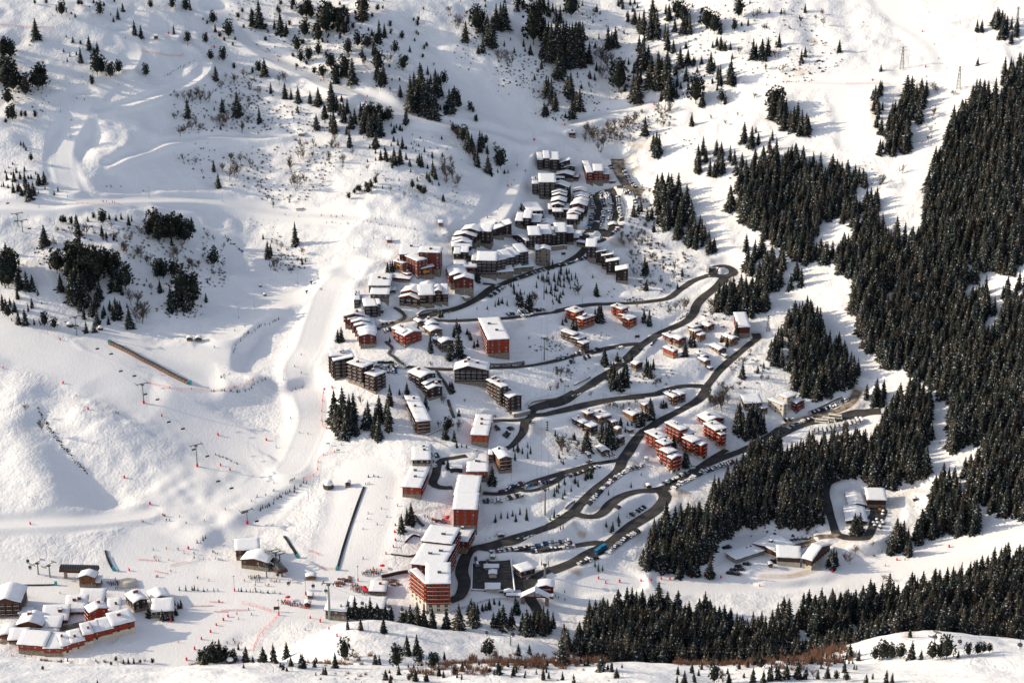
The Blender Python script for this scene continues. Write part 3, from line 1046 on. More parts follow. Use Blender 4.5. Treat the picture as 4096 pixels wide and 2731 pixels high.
bld(APT, 'apartment block', 'curved dark row of many small gables on the piste side of the courtyard', 'b', 'dark',
 '228,485,338,d14,470,-14,G;472,540,352,d12,622,-12,n;125,525,412,d12,420,-10,G;106,570,478,d8,335,2,G;106,605,517,d9,362,-2,G;98,645,562,d8,365,4,n;120,742,657,d10,213,-3,n;214,747,637,d11,320,-3,n;300,742,682,d10,393,-3,n', chim=0, bal='', floors=3, pitch=.26)
bld(APT, 'apartment block', 'dark block with a wide snow roof and two stone chimneys above the courtyard', 'b', 'dark', '628,447,345,d22,800,20,l;772,425,288,d14,905,10,l', chim=2, pitch=.25, chim_mat='stone')
bld('lift_station', 'lift station', 'stone lift tower under a gabled snow roof holding a string of cabins', 'b', 'stone', '1236,802,606,d10,1425,-2,G;1216,800,606,d8,1250,0,n', chim=0, pitch=.3)
# hotel with the golden lettering
hotel = bld('hotel', 'hotel', 'large dark red hotel with golden lettering on two walls', 'c', 'wine',
 '870,335,197,d26,1150,0,f;1130,435,168,d16,1420,-5,f;1110,525,286,945,1235,38,f;915,462,320,782,962,50,f;1172,522,388,1120,1335,18,l;975,502,466,905,1035,45,f,w;770,545,505,d9,1010,-17,f,w', bal='', chim=1, pitch=.12)
bld('sports_hall', 'hall', 'long flat-roofed dark hall with a small red dormer on its roof', 'c', 'grey', '458,720,615,d30,748,0,f;478,818,730,d17,728,-2,n', chim=2, pitch=.06)
bld('carport', 'carport', 'low snow-roofed carport between the flat hall and the dark hotel', 'c', 'dark', '742,712,682,d8,822,0,f', chim=0, wins=False)
bld(APT, 'apartment block', 'dark block with stone foot and several metal flues in front of the flat hall', 'c', 'dark',
 '262,932,807,d13,346,8,n;405,1058,895,355,580,10,f;577,1032,866,d13,613,10,f;606,988,947,d6,660,0,f', bal='F', chim=2, chim_mat='metal')
bld(APT, 'apartment block', 'dark winged house with bright orange eave boards above the curve of the road', 'c', 'darko',
 '868,885,768,d14,1132,-16,G;892,770,697,d14,1150,-14,G;1136,892,742,d14,1345,8,n;1130,760,640,d13,1330,-6,G;1340,868,690,d16,1445,4,G;1442,862,727,d14,1530,4,n', bal='FR', chim=0, pitch=.3, balk='bay')
bld(APT, 'apartment block', 'wine red gabled house on a tall stone foot above the road', 'c', 'wine', '1552,665,480,1503,1790,9,G;1612,723,532,d12,1872,2,G', bal='L', chim=0, pitch=.3, base_h=5)
bld(APT, 'apartment block', 'low red house behind the wine red gabled house', 'c', 'wine', '1610,385,336,1572,1775,8,f;1725,455,373,d13,1920,0,f', chim=0)
bld('utility_building', 'bunker', 'small square stone bunker beside the road below the wine red house', 'c', 'stone', '1760,828,787,1684,1825,30,f', chim=0, wins=False)
bld(APT, 'apartment block', 'narrow wine red gables stepping down beside the piste', 'c', 'wine',
 '142,1195,1022,d8,390,6,G;182,1205,1070,d8,402,6,G;232,1250,1105,d8,478,6,G;270,1295,1156,240,478,6,G;310,1355,1216,d9,560,6,G;326,1425,1264,d8,565,6,G;345,1465,1290,312,548,6,G', bal='L', chim=1, pitch=.24, base_h=4)
bld(APT, 'apartment block', 'bright red pair of gabled houses beside the small parking lot', 'c', 'red', '916,1405,1246,774,1025,38,G;940,1449,1290,d13,1175,38,G', bal='LF', chim=2, pitch=.25)
bld(APT, 'apartment block', 'golden brown pair of chalets behind the bright red pair', 'c', 'woodd', '1122,1155,1106,1057,1200,30,G;1242,1205,1146,1166,1400,26,G;1286,1305,1229,1186,1450,30,G', bal='F', chim=1, pitch=.25)
bld(APT, 'apartment block', 'small grey brown chalet pair half hidden by two tall spruces', 'c', 'grey', '1352,1425,1341,1306,1440,30,G;1436,1508,1381,1376,1600,30,G', bal='LF', chim=1, pitch=.25, chim_mat='metal')
bld('hotel', 'hotel', 'big red hotel under one flat snow roof standing alone on the slope', 'A', 'red', '1222,1532,1412,1150,1376,10,f', bal='L', chim=3, balk='strip', chim_mat='metal')
# middle of the village
bld(APT, 'apartment block', 'pair of tall dark slabs with balconies nearest the piste bend', 'd', 'darkb', '118,560,286,92,368,12,n;165,613,350,100,430,15,l', bal='LF', chim=2, pitch=.14)
bld(APT, 'apartment block', 'tall dark slab with golden lit balconies beside the car park', 'd', 'darkb', '552,717,438,330,690,52,f', bal='L', chim=1, base_h=4.5)
bld(APT, 'apartment block', 'shorter dark block with wrap-round balconies at the end of three', 'd', 'darkb', '715,797,556,568,855,52,f', bal='LF', chim=1)
bld(APT, 'apartment block', 'dark chalet block stepping down in three gables along the stairway', 'd', 'darkb', '1325,742,571,1150,1525,40,G;1385,812,666,1337,1600,40,G;1432,882,726,1382,1620,28,G', bal='L', chim=1, pitch=.22)
bld(APT, 'apartment block', 'wide dark block with rows of grey windows and a long sloping gable', 'd', 'dark', '1775,640,470,d16,2235,-3,G', bal='F', chim=3, rp=.4, pitch=.34, bays=4)
bld(APT, 'apartment block', 'dark stepped block with golden lit end ending at a low garage wall', 'B', 'darkb', '1250,525,420,1206,1332,35,f;1312,590,452,1212,1366,35,f;1372,643,527,1296,1464,30,G', bal='L', chim=2, pitch=.22)
bld(APT, 'apartment block', 'long terraced block whose roof slopes down over lit balcony strips', 'd', 'woodd', '1272,1337,1165,1090,1462,14,n', bal='LF', chim=2, pitch=.05, balk='strip')
bld(APT, 'apartment block', 'dark narrow block with white seamed roof touching the piste edge', 'e', 'dark', '372,748,672,d42,622,3,f', bal='L', chim=2, balk='strip', chim_mat='metal')
bld(APT, 'apartment block', 'red fronted block with a slanting flat roof at the foot of the nursery piste', 'e', 'red', '237,1167,1030,d40,490,-8,f', bal='R', chim=2, balk='strip', chim_mat='metal')
bld(APT, 'apartment block', 'orange fronted block under a long flat roof beside a small car park', 'e', 'orange', '1162,460,332,d38,1390,-5,f', chim=2)
bld(APT, 'apartment block', 'orange wood fronted block with black terrace garden at its side', 'e', 'orange', '1108,935,826,d42,1390,0,f', chim=3, chim_mat='metal')
bld(APT, 'hotel', 'golden timber gabled house with five rows of balconies', 'e', 'woodd', '1540,852,655,1452,1715,16,G;1396,700,602,d9,1460,0,f', bal='F', chim=1, pitch=.3, balk='strip', chim_mat='metal')
bld('tower_block', 'tower block', 'tall brick red tower with a red penthouse box on its roof', 'E', 'red', '1112,398,247,d26,1285,-2,f', bal='', chim=0, base_h=4)
bld(APT, 'apartment block', 'flat-roofed red slab directly behind the tall brick red tower', 'e', 'wine', '937,1300,1147,d34,1250,-4,f', bal='', chim=0)
bld(APT, 'apartment block', 'upper of two slanted white-roofed slabs with grey flue boxes', 'E', 'wine', '885,620,475,d24,1100,-13,f;1096,545,470,d22,1215,-13,f', bal='R', chim=1, chim_mat='metal')
bld(APT, 'apartment block', 'lower of two slanted white-roofed slabs next to the orange tower', 'E', 'wine', '812,800,642,d33,1038,-13,f', bal='R', chim=2, chim_mat='metal')
bld('tower_block', 'tower block', 'tall orange tower with fanned balconies and a cream foot above the spruces', 'E', 'tower', '918,1000,786,d26,1092,2,n;914,985,790,795,960,32,n', bal='LF', balk='strip', chim=1, pitch=.06, chim_mat='metal', thick=.5)
# orange and brown houses between the upper roads
bld('chalet', 'chalet', 'bright orange red double chalet just below the upper road', 'g', 'orange', '197,217,137,118,266,48,f;250,267,190,202,345,46,f', bal='LF', chim=2)
bld('chalet', 'chalet', 'orange triple chalet with black balconies below the hairpin road', 'g', 'orange', '550,195,112,466,606,45,f;567,214,160,530,628,45,f;605,265,190,553,670,45,f', bal='LF', chim=1)
bld('chalet', 'chalet', 'dark brown triple chalet above the roadside row of cars', 'g', 'brown', '180,375,310,80,226,45,f;216,405,342,162,286,45,f;256,442,376,212,306,45,f', bal='LF', chim=0)
bld('chalet', 'chalet', 'wide brown chalet of two roofs beside the main road junction', 'g', 'wine', '930,382,330,864,986,35,f;985,407,344,936,1050,35,G', bal='LF', chim=1, pitch=.25)
bld('chalet', 'chalet', 'small bright red chalet with one red chimney above a snow bank', 'g', 'red', '945,490,436,866,988,35,G', bal='F', chim=1, pitch=.25)
bld('chalet', 'chalet', 'small brown chalet on the outer side of the road bend', 'g', 'brown', '660,590,535,620,716,40,G', chim=0, pitch=.25)
bld('chalet', 'chalet', 'cluster chalet of three small stepped roofs behind a spruce', 'g', 'woodd', '1100,300,252,1054,1190,40,f;1112,332,284,1067,1166,40,f;1150,364,313,1124,1200,40,f', chim=1)
bld('chalet', 'chalet', 'brown chalet with twin white roofs at the edge of the dark thicket', 'g', 'brown', '1212,290,241,1157,1266,40,G', bal='F', chim=1, pitch=.25)
bld('substation', 'hall', 'tall windowless red hall with a steep snow roof and stone foot', 'C', 'wine', '1598,747,655,1558,1702,5,n', chim=0, wins=False, pitch=.25, base_h=7)
bld('chalet', 'chalet', 'golden chalet half hidden by spruces beside the tall windowless hall', 'C', 'wood', '1537,822,757,1457,1600,35,G', bal='F', chim=1, pitch=.25)
bld('chalet', 'chalet', 'dark chalet with two white roofs above a small stone garage', 'C', 'brown', '1432,888,846,1352,1500,30,G', bal='F', chim=0, pitch=.25)
bld('garage', 'garage', 'small stone garage beside the steep lane', 'C', 'stone', '1485,922,902,1447,1508,30,f', chim=0, wins=False)
bld('chalet', 'chalet', 'pair of small chalets with a garage beside two parked cars on the lane', 'C', 'brown', '1292,935,907,1228,1352,25,G;1312,990,946,1250,1366,30,G;1352,1025,1002,1312,1388,30,f', chim=1, pitch=.25, bal='')
bld('chalet', 'chalet', 'golden brown double chalet inside the curve of the hairpin road', 'C', 'woodd', '1042,1322,1250,957,1092,35,G;1100,1300,1230,1032,1155,35,f', bal='LF', chim=1, pitch=.25)
bld('chalet', 'chalet', 'pale roofed chalet behind a spruce near the hairpin double chalet', 'C', 'wood', '802,1367,1317,762,862,35,G', chim=0, pitch=.25)
bld('chalet', 'chalet', 'dark double chalet with lit balcony rails left of a spruce pair', 'h', 'darkb', '172,312,256,87,222,40,f;236,352,286,182,295,40,f', bal='LF', chim=1)
bld('chalet', 'chalet', 'long low brown chalet row behind the dark double chalet', 'h', 'woodd', '210,235,186,173,270,33,f;302,262,216,222,402,33,f;402,292,250,362,450,30,f', chim=1)
bld('chalet', 'chalet', 'single brown chalet with golden windows above the long curve', 'h', 'woodd', '556,252,196,483,620,35,G', chim=1, pitch=.25, bal='F')
bld('chalet', 'chalet', 'narrow chalet tucked behind the spruce pair', 'h', 'wood', '442,352,302,413,480,40,G', chim=0, pitch=.25)
bld('chalet', 'chalet', 'narrow tall chalet right at the roadside below the spruce pair', 'h', 'brown', '456,437,374,429,502,45,G', chim=0, pitch=.25, bal='F')
bld('chalet', 'chalet', 'lone brown chalet with three parked vans at its door', 'h', 'brown', '322,512,472,272,388,25,G', chim=0, pitch=.28, bal='F')
bld('hut', 'hut', 'tiny garden hut beside the lone brown chalet', 'h', 'grey', '216,522,497,192,245,20,G', chim=0, pitch=.25, wins=False, thick=.5)
bld('shelter', 'shelter', 'low flat shelter among trees above the long curve', 'h', 'wood', '532,332,312,502,570,30,f', chim=0, wins=False, thick=.5)
# the red complex
red = dict(bal='LF', pitch=.22)
bld(APT, 'apartment block', 'red stepped block of four roofs with a white foot nearest the road fork', 'h', 'redw', '752,482,373,652,828,35,f;797,548,421,737,865,38,f;826,602,486,764,900,38,f;858,642,528,824,938,38,G', chim=1, chim_mat='metal', **red)
bld(APT, 'apartment block', 'red stepped block of four roofs in the middle of the red group', 'h', 'redw', '920,432,309,807,986,35,f;960,442,346,917,1036,38,f;1012,512,401,938,1086,38,f;1080,542,428,1024,1138,38,G', chim=2, chim_mat='stone', **red)
bld(APT, 'apartment block', 'red stepped block of three roofs at the uphill end of the red group', 'h', 'redw', '1130,300,242,1054,1265,28,G;1190,422,311,1102,1284,30,f;1232,457,346,1207,1278,35,f', chim=1, chim_mat='stone', **red)
bld(APT, 'apartment block', 'cream and wine red stepped building beside the coach park', 'i', 'white', '445,260,157,327,487,42,f;470,205,101,420,552,40,f', bal='', chim=0)
bld(APT, 'apartment block', 'wine red wing at the end of the cream building by the coach park', 'i', 'wine', '545,222,139,511,613,40,G', bal='LF', chim=0, pitch=.2)
bld(APT, 'apartment block', 'low dark roofs behind the spruce stand beside the cream building', 'i', 'brown', '150,195,142,d12,290,8,n;282,225,182,255,332,25,f', bal='', chim=0, pitch=.2)
# works yards of the ravine
bld('workshop', 'workshop', 'long groomer workshop with a broad snow roof and dark gate', 'j', 'hall', '400,574,522,212,536,45,g', pitch=.16, chim=1, wins=False, chim_mat='metal')
bld('workshop', 'workshop', 'low middle workshop with cream walls between two bigger roofs', 'j', 'hall', '400,612,552,d14,586,-6,n', chim=0, pitch=.14)
bld('workshop', 'workshop', 'workshop with a rounded snow roof and a row of tall gates', 'j', 'hall', '660,652,578,590,812,55,G', chim=0, pitch=.3)
bld('garage', 'garage', 'flat garage row with groomers parked on its deck', 'j', 'concrete', '85,604,570,d12,305,33,f', chim=0, wins=False, thick=.25)
bld('depot', 'depot', 'brown depot hall with gated front behind the asphalt yard', 'j', 'brown', '1090,172,112,d14,1245,-3,n;950,185,150,d22,1090,-3,G', chim=0, pitch=.2, wins=False)
bld('depot', 'depot', 'wide gabled depot hall with a pair of spruces before its door', 'j', 'hall', '930,310,274,d24,1098,-5,G', chim=0, pitch=.2)
bld('hut', 'hut', 'tiny brown hut beside the groomers in the works yard', 'j', 'brown', '337,632,608,d3,369,5,G', chim=0, wins=False, thick=.4)
bld('hut', 'hut', 'lone hut in the clearing beside the packed snow track', 'K', 'brown', '1610,345,325,d5,1642,5,G', chim=0, wins=False)
bld('hut', 'hut', 'green walled hut at the forest edge by the sunny clearing', 'J', 'grey', '2300,635,618,d6,2350,-10,n', chim=0, wins=False)
# red house by the topmost car park, cabins, huts on the pistes
bld(APT, 'apartment block', 'wine red house standing alone beside the topmost car park', 'a', 'wine', '1300,492,342,1240,1395,8,n;1392,482,318,d14,1530,0,n;1512,478,362,d13,1612,-2,n', bal='F', chim=0, pitch=.2)
bld('garage', 'garage', 'snow covered garage beside the wine red house at the topmost car park', 'a', 'brown', '1602,485,458,d18,1690,-18,f', chim=0, wins=False)
bld('cabin', 'cabin', 'reception cabin with a white gabled roof beside the roundabout lot', 'a', 'brown', '1597,1082,1047,d8,1730,0,G', chim=0, pitch=.3)
bld('cabin', 'cabin', 'small flat cabin joined to the reception cabin at the roundabout lot', 'a', 'wood', '1737,1080,1056,d6,1804,0,f', chim=0, wins=False)
bld('hut', 'hut', 'small orange hut below the reception cabin', 'a', 'orange', '1702,1120,1093,d4,1752,8,f', chim=0, wins=False)
bld('hut', 'hut', 'small red hut on the sunlit piste above the curved dark row', 'A', 'red', '860,588,566,d5,895,5,n', chim=0, wins=False)
bld('hut', 'hut', 'small red hut on the shelf piste beside two little lift poles', 'A', 'red', '486,710,690,d5,524,5,n', chim=0, wins=False)
bld('cabin', 'cabin', 'dark red cabin on the snow mound above the village', 'H', 'wine', '1640,922,895,d6,1688,2,n', chim=1, wins=False)
bld('hut', 'hut', 'little lift hut at the head of the snow park curve', 'G', 'wine', '1036,268,246,d3.5,1062,0,n', chim=0, wins=False, thick=.6)
bld('hut', 'hut', 'first of two dark huts by the teal nets under the woods', 'M', 'brown', '1256,276,258,d4,1296,5,G', chim=0, wins=False)
bld('hut', 'hut', 'second dark hut by the teal nets, nearer the lift pole', 'M', 'brown', '1315,278,258,d4,1358,5,G', chim=0, wins=False)
bld('hut', 'hut', 'snow capped hut on the bank above the dark conveyor strip', 'E', 'brown', '330,92,58,d4,370,5,G', chim=0, wins=False, thick=.8)
bld('hut', 'hut', 'roadside hut above the bend before the parking deck', 'E', 'brown', '1437,456,438,d4,1484,10,G', chim=0, wins=False)
bld('hut', 'hut', 'little hut on the snow bank between the forked roads', 'h', 'brown', '668,758,738,d4,708,10,G', chim=0, wins=False)
bld('hut', 'hut', 'white box hut at the corner of the long row of cars', 'h', 'white', '654,552,530,d4,680,0,f', chim=0, wins=False)
bld('bunker', 'bunker', 'square water bunker on the upper snow track', 'G', 'concrete', '2005,917,905,d5,2052,3,f', chim=0, wins=False, thick=.4)
bld('bunker', 'bunker', 'pale bunker just above the long shelf piste', 'G', 'white', '1992,1420,1405,d5,2042,3,f', chim=0, wins=False, thick=.4)
# lower resort on the left
bld('chalet', 'chalet', 'large dark chalet with a balcony front at the picture edge', 'k', 'brown', '-60,440,330,d22,162,4,G', bal='F', chim=0, pitch=.35)
bld('garage', 'garage', 'pale low garage beside the large dark chalet', 'k', 'white', '146,442,412,d8,244,0,f', chim=0, wins=False)
bld(APT, 'chalet', 'long low red chalet with a broad roof behind the lane', 'k', 'red', '325,492,466,d13,525,5,n', chim=2, pitch=.3)
bld(APT, 'chalet', 'white roofed chalet group behind the tall red house', 'k', 'brown', '500,425,397,d14,662,4,n;612,352,333,d12,800,3,n', chim=2, pitch=.3)
bld(APT, 'apartment block', 'tall red house with golden lit balconies above the white wall', 'k', 'red', '702,512,402,654,835,32,G;835,465,420,d14,930,10,n', bal='L', chim=1, pitch=.28)
bld(APT, 'apartment block', 'long red and white terrace climbing from the meadow with stepped roofs', 'k', 'redw',
 '482,736,662,d10,562,28,n;560,706,634,d10,655,28,n;650,668,576,d10,722,25,n;716,634,558,d10,780,25,n;776,616,541,d10,872,25,n;872,592,504,d11,1040,30,n', chim=1, pitch=.3, wins=True, bays=5)
bld(APT, 'apartment block', 'low red front of patchy snow roofs nearest the near slope', 'k', 'red', '146,714,642,d11,350,-8,n;346,740,674,d12,488,0,n', chim=0, pitch=.32)
bld('chalet', 'chalet', 'golden brown chalet with a ridged snow roof in the lower hamlet', 'k', 'woodd', '136,556,496,d14,330,-2,G', chim=1, pitch=.35, bal='F')
bld('chalet', 'chalet', 'rounded thick snow roof at the picture edge in the lower hamlet', 'k', 'red', '-4,602,584,d13,118,0,G', chim=0, pitch=.25, thick=1.2, wins=False)
bld('chalet', 'chalet', 'pale snow roof behind the low red front', 'k', 'brown', '70,642,612,d10,212,3,n', chim=0, pitch=.25, wins=False)
bld('chalet', 'chalet', 'two dark walled roofs in the heart of the lower hamlet', 'k', 'dark', '215,582,562,d12,455,5,n;332,547,512,d9,468,0,n', chim=0, pitch=.3)
bld('chalet', 'chalet', 'large dark chalet pair on the meadow beside the lower hamlet', 'k', 'dark', '1035,402,326,962,1136,35,G;1172,345,305,1132,1312,25,G', chim=2, pitch=.3, bal='')
bld('chalet', 'chalet', 'small brown chalet with a plain roof behind young spruces', 'k', 'brown', '1172,442,396,d11,1335,8,n', chim=0, pitch=.3)
bld('lift_station', 'lift station', 'red and cream ticket chalet at the gondola foot', 'k', 'woodd', '613,205,130,d8,733,-2,G;722,207,172,d6,776,-2,n', chim=0, pitch=.35, bal='')
# lift square
bld('lift_station', 'lift station', 'big dark timber lift chalet with two great snow roofs', 'l', 'brown', '165,268,195,d12,346,10,n;205,328,264,d15,412,-14,G', chim=0, pitch=.2, wins=True)
bld('kiosk', 'kiosk', 'small timber kiosk on the lift square', 'l', 'woodd', '702,422,398,d5,780,8,G', chim=0, pitch=.2, wins=False)
bld('restaurant', 'restaurant', 'restaurant with a tilted white roof in the crowd of the terrace', 'l', 'grey', '1188,530,506,d14,1314,-4,f', chim=1)
bld('restaurant', 'restaurant', 'low rounded snow roofs at the foot of the orange tower', 'l', 'grey', '850,717,650,d9,1012,-8,n;1022,660,632,d15,1300,-4,f', chim=0, pitch=.2)
bld('hut', 'hut', 'round roofed wooden hut in the ski school yard', 'l', 'wine', '690,628,602,d4.5,737,0,G', chim=0, wins=False)
bld('hut', 'hut', 'flat ticket hut beside the ski school queue', 'l', 'wood', '712,566,546,d5,756,0,f', chim=0, wins=False)
# parking deck buildings, station with lettering
bld('stair_house', 'stair house', 'white roofed stair house in front on the parking deck', 'E', 'white', '1345,846,825,d8,1450,0,f', chim=0, wins=False)
bld('stair_house', 'stair house', 'pale round roofed stair house in the middle of the parking deck', 'E', 'white', '1368,752,716,d6,1430,0,G;1336,692,688,d5,1440,0,f,x', chim=0, pitch=.2, wins=False)
bld('stair_house', 'stair house', 'little stair house at the back edge of the parking deck', 'E', 'concrete', '1378,612,598,d5,1418,0,f', chim=0, wins=False)
bld('stair_house', 'stair house', 'red gabled stair house at the outer corner of the parking deck', 'E', 'wine', '1478,872,850,d4,1550,0,G', chim=0, pitch=.3, wins=False)
bld('garage', 'garage', 'garage hall with yellow trim beside the parking deck', 'E', 'dark', '1602,748,700,1546,1706,30,f', chim=0)
station = bld('lift_station', 'lift station', 'wine red lift station lettered CHALETS beside the footbridge', 'E', 'wine', '1728,882,806,d9,1840,-2,G', chim=0, pitch=.22, wins=False)


def lettering(root, text, c, block, face, x, y, size, colour):
 """letters standing just proud of one face of a block"""
 P, h, W, D, th = solve_block(c, block.split(','))
 rz = th if face == 'F' else th - math.pi / 2
 nx, ny = math.sin(rz), -math.cos(rz)
 u, v = px(c, x, y)
 k = (u - PU) / FPX / float(fwd(v))
 Q = at_depth(u, v, (nx * P[0] + ny * P[1]) / (nx * k + ny)) + .14 * np.array([nx, ny, 0])
 cu = bpy.data.curves.new('letters', 'FONT')
 cu.body = text
 cu.size = size
 cu.extrude = .05
 cu.offset = .03
 cu.align_x = cu.align_y = 'CENTER'
 cu.space_line = .8
 cu.materials.append(colour)
 tmp = bpy.data.objects.new('letters', cu)
 COL.objects.link(tmp)
 me = bpy.data.meshes.new_from_object(tmp.evaluated_get(bpy.context.evaluated_depsgraph_get()))
 bpy.data.objects.remove(tmp)
 o = link('sign_lettering', me, root, Q - np.array(root.location))
 o.rotation_euler = (math.pi / 2, 0, rz)


gold = mat('gold_paint', (.85, .48, .04), .5)
white_paint = mat('white_paint', (.8, .78, .74), .6)
# ------------------------------------------------------------------ trees: unit-height templates
def needle_mat(name, c1, c2, snowy):
 m = mat(name, c1, .8, 0, .15)
 n, l, b = nodes(m)
 ge = n.new('ShaderNodeNewGeometry')
 big = n.new('ShaderNodeTexNoise')
 big.inputs['Scale'].default_value = .09
 big.inputs['Detail'].default_value = 3
 l.new(ge.outputs['Position'], big.inputs['Vector'])
 fine = n.new('ShaderNodeTexNoise')
 fine.inputs['Scale'].default_value = .75
 fine.inputs['Detail'].default_value = 5
 l.new(ge.outputs['Position'], fine.inputs['Vector'])
 mx = n.new('ShaderNodeMixRGB')
 mx.inputs[1].default_value = (*c1, 1)
 mx.inputs[2].default_value = (*c2, 1)
 rp = n.new('ShaderNodeValToRGB')
 rp.color_ramp.elements[0].position = .38
 rp.color_ramp.elements[1].position = .62
 l.new(big.outputs['Fac'], rp.inputs['Fac'])
 l.new(rp.outputs[0], mx.inputs[0])
 s2 = n.new('ShaderNodeMixRGB')
 s2.inputs[2].default_value = (.74, .78, .84, 1)
 l.new(mx.outputs[0], s2.inputs[1])
 th = n.new('ShaderNodeValToRGB')
 th.color_ramp.elements[0].position = .60 - snowy
 th.color_ramp.elements[1].position = .66 - snowy
 l.new(fine.outputs['Fac'], th.inputs['Fac'])
 sx = n.new('ShaderNodeSeparateXYZ')
 l.new(ge.outputs['True Normal'], sx.inputs[0])
 ab = n.new('ShaderNodeMath')
 ab.operation = 'MULTIPLY'
 ab2 = n.new('ShaderNodeMath')
 ab2.operation = 'ABSOLUTE'
 l.new(sx.outputs['Z'], ab2.inputs[0])
 l.new(ab2.outputs[0], ab.inputs[0])
 l.new(th.outputs[0], ab.inputs[1])
 l.new(ab.outputs[0], s2.inputs[0])
 l.new(s2.outputs[0], b.inputs['Base Color'])
 return m


NEEDLE = needle_mat('spruce_needles', (.012, .020, .019), (.034, .029, .021), .005)
PINE = needle_mat('pine_needles', (.011, .018, .016), (.021, .022, .015), -.02)
YOUNG = needle_mat('young_spruce_needles', (.026, .040, .022), (.045, .040, .022), -.02)
BARK = mat('conifer_bark', (.07, .045, .03), .9)
TWIG = noisy('bare_twigs', (.055, .042, .036), (.12, .085, .065), .4, .9)
RUST = noisy('rusty_undergrowth', (.15, .075, .048), (.24, .14, .09), .3, .9)


def tris(V, F):
 return np.array(V, np.float32), np.array(F, np.int32)


def spruce_tpl(seed, rad=.19, tiers=14, sparse=1.0):
 r = random.Random(seed)
 V, F = [], []
 for t in range(tiers):
  k = (t + r.uniform(-.3, .3)) / tiers
  z = .07 + .9 * max(0, k)
  rr = rad * (1 - max(k, 0)) ** .8 * r.uniform(.8, 1.15) + .012
  nb = max(4, int((11 - 6 * k) * sparse))
  a0 = r.uniform(0, 6.28)
  for q in range(nb):
   a = a0 + 6.283 * (q + r.uniform(-.35, .35)) / nb
   L = rr * r.uniform(.7, 1.2)
   wd = L * r.uniform(.36, .55) + .006
   ca, sa = math.cos(a), math.sin(a)
   dz = -L * r.uniform(.35, .6)
   o = len(V)
   m = .58 * L
   V += [(0, 0, z + .035), (m * ca - wd * sa * .5, m * sa + wd * ca * .5, z + dz * .7 - .012), (L * ca, L * sa, z + dz + L * .06), (m * ca + wd * sa * .5, m * sa - wd * ca * .5, z + dz * .7 - .012),
     (m * ca, m * sa, z + dz * .42 + .008)]
   F += [(o, o + 1, o + 4), (o + 1, o + 2, o + 4), (o + 4, o + 2, o + 3), (o, o + 4, o + 3)]
 o = len(V)                         # dark inner cone of dense branches
 for q in range(6):
  a = q * 1.047
  V.append((rad * .5 * math.cos(a), rad * .5 * math.sin(a), .10))
 V.append((0, 0, 1.0))
 F += [(o + q, o + (q + 1) % 6, o + 6) for q in range(6)]
 return tris(V, F)


def pine_tpl(seed, wide=.25):
 r = random.Random(seed)
 V, F = [], []
 lobes = [(r.uniform(-.06, .06), r.uniform(-.06, .06), .30 + .16 * k) for k in range(5)]
 for lx, ly, lz in lobes:
  rr = wide * (1.0 - abs(lz - .5) * .95) * r.uniform(.85, 1.1)
  for q in range(24):
   a, e = r.uniform(0, 6.28), r.uniform(-.8, 1.3)
   x, y, z = lx + rr * math.cos(a) * math.cos(e), ly + rr * math.sin(a) * math.cos(e), lz + .15 * math.sin(e)
   for _ in range(4):
    o = len(V)
    s = r.uniform(.04, .085)
    c = Vector((x + r.uniform(-.03, .03), y + r.uniform(-.03, .03), z + r.uniform(-.03, .03)))
    u = Vector((r.gauss(0, 1), r.gauss(0, 1), r.gauss(0, .7))).normalized()
    w_ = Vector((math.cos(a), math.sin(a), .6 + r.uniform(-.6, .6))).normalized()
    V += [tuple(c - u * s * .6), tuple(c + u * s * .6), tuple(c + w_ * s * 1.2)]
    F.append((o, o + 1, o + 2))
 o = len(V)
 prof = [(.14, .10), (.3, .72), (.5, .86), (.72, .66), (.9, .3)]
 for z, f in prof:
  for q in range(7):
   a = q * 6.283 / 7
   V.append((wide * f * .8 * math.cos(a), wide * f * .8 * math.sin(a), z))
 for j in range(4):
  for q in range(7):
   a, b_ = o + j * 7 + q, o + j * 7 + (q + 1) % 7
   F += [(a, b_, b_ + 7), (a, b_ + 7, a + 7)]
 V.append((0, 0, .97))
 F += [(o + 28 + q, o + 28 + (q + 1) % 7, len(V) - 1) for q in range(7)]
 return tris(V, F)


def strip(V, F, a, b_, w0, w1):
 d = (b_ - a)
 if d.length < 1e-6:
  return
 u = d.orthogonal().normalized()
 t = d.cross(u).normalized()
 o = len(V)
 for p, w_ in ((a, w0), (b_, w1)):
  for k in range(3):
   g = 2.094 * k
   V.append(tuple(p + w_ * (math.cos(g) * u + math.sin(g) * t)))
 for k in range(3):
  k2 = (k + 1) % 3
  F += [(o + k, o + k2, o + 3 + k2), (o + k, o + 3 + k2, o + 3 + k)]


def bare_tpl(seed, stems=1, spread=.45):
 r = random.Random(seed)
 V, F = [], []
 for s in range(stems):
  x0 = Vector((r.uniform(-.12, .12), r.uniform(-.12, .12), 0)) if stems > 1 else Vector((0, 0, 0))
  lean = Vector((r.uniform(-.15, .15), r.uniform(-.15, .15), 0)) * (1.6 if stems > 1 else .6)
  top = x0 + lean + Vector((0, 0, r.uniform(.55, .7)))
  strip(V, F, x0 - Vector((0, 0, .05)), top, .014, .007)
  for q in range(11 if stems == 1 else 7):
   f = r.uniform(.3, 1.0)
   a = r.uniform(0, 6.28)
   p = x0.lerp(top, f)
   L = spread * r.uniform(.5, 1.0) * (1.15 - .5 * f)
   e = p + Vector((math.cos(a) * L * .7, math.sin(a) * L * .7, L * r.uniform(.5, 1.0)))
   e.z = min(e.z, 1.02)
   strip(V, F, p, e, .011, .005)
   for _ in range(7):
    g = r.uniform(.25, 1)
    pp = p.lerp(e, g)
    ee = pp + Vector((r.uniform(-.12, .12), r.uniform(-.12, .12), r.uniform(.03, .16)))
    strip(V, F, pp, ee, .0085, .004)
 return tris(V, F)


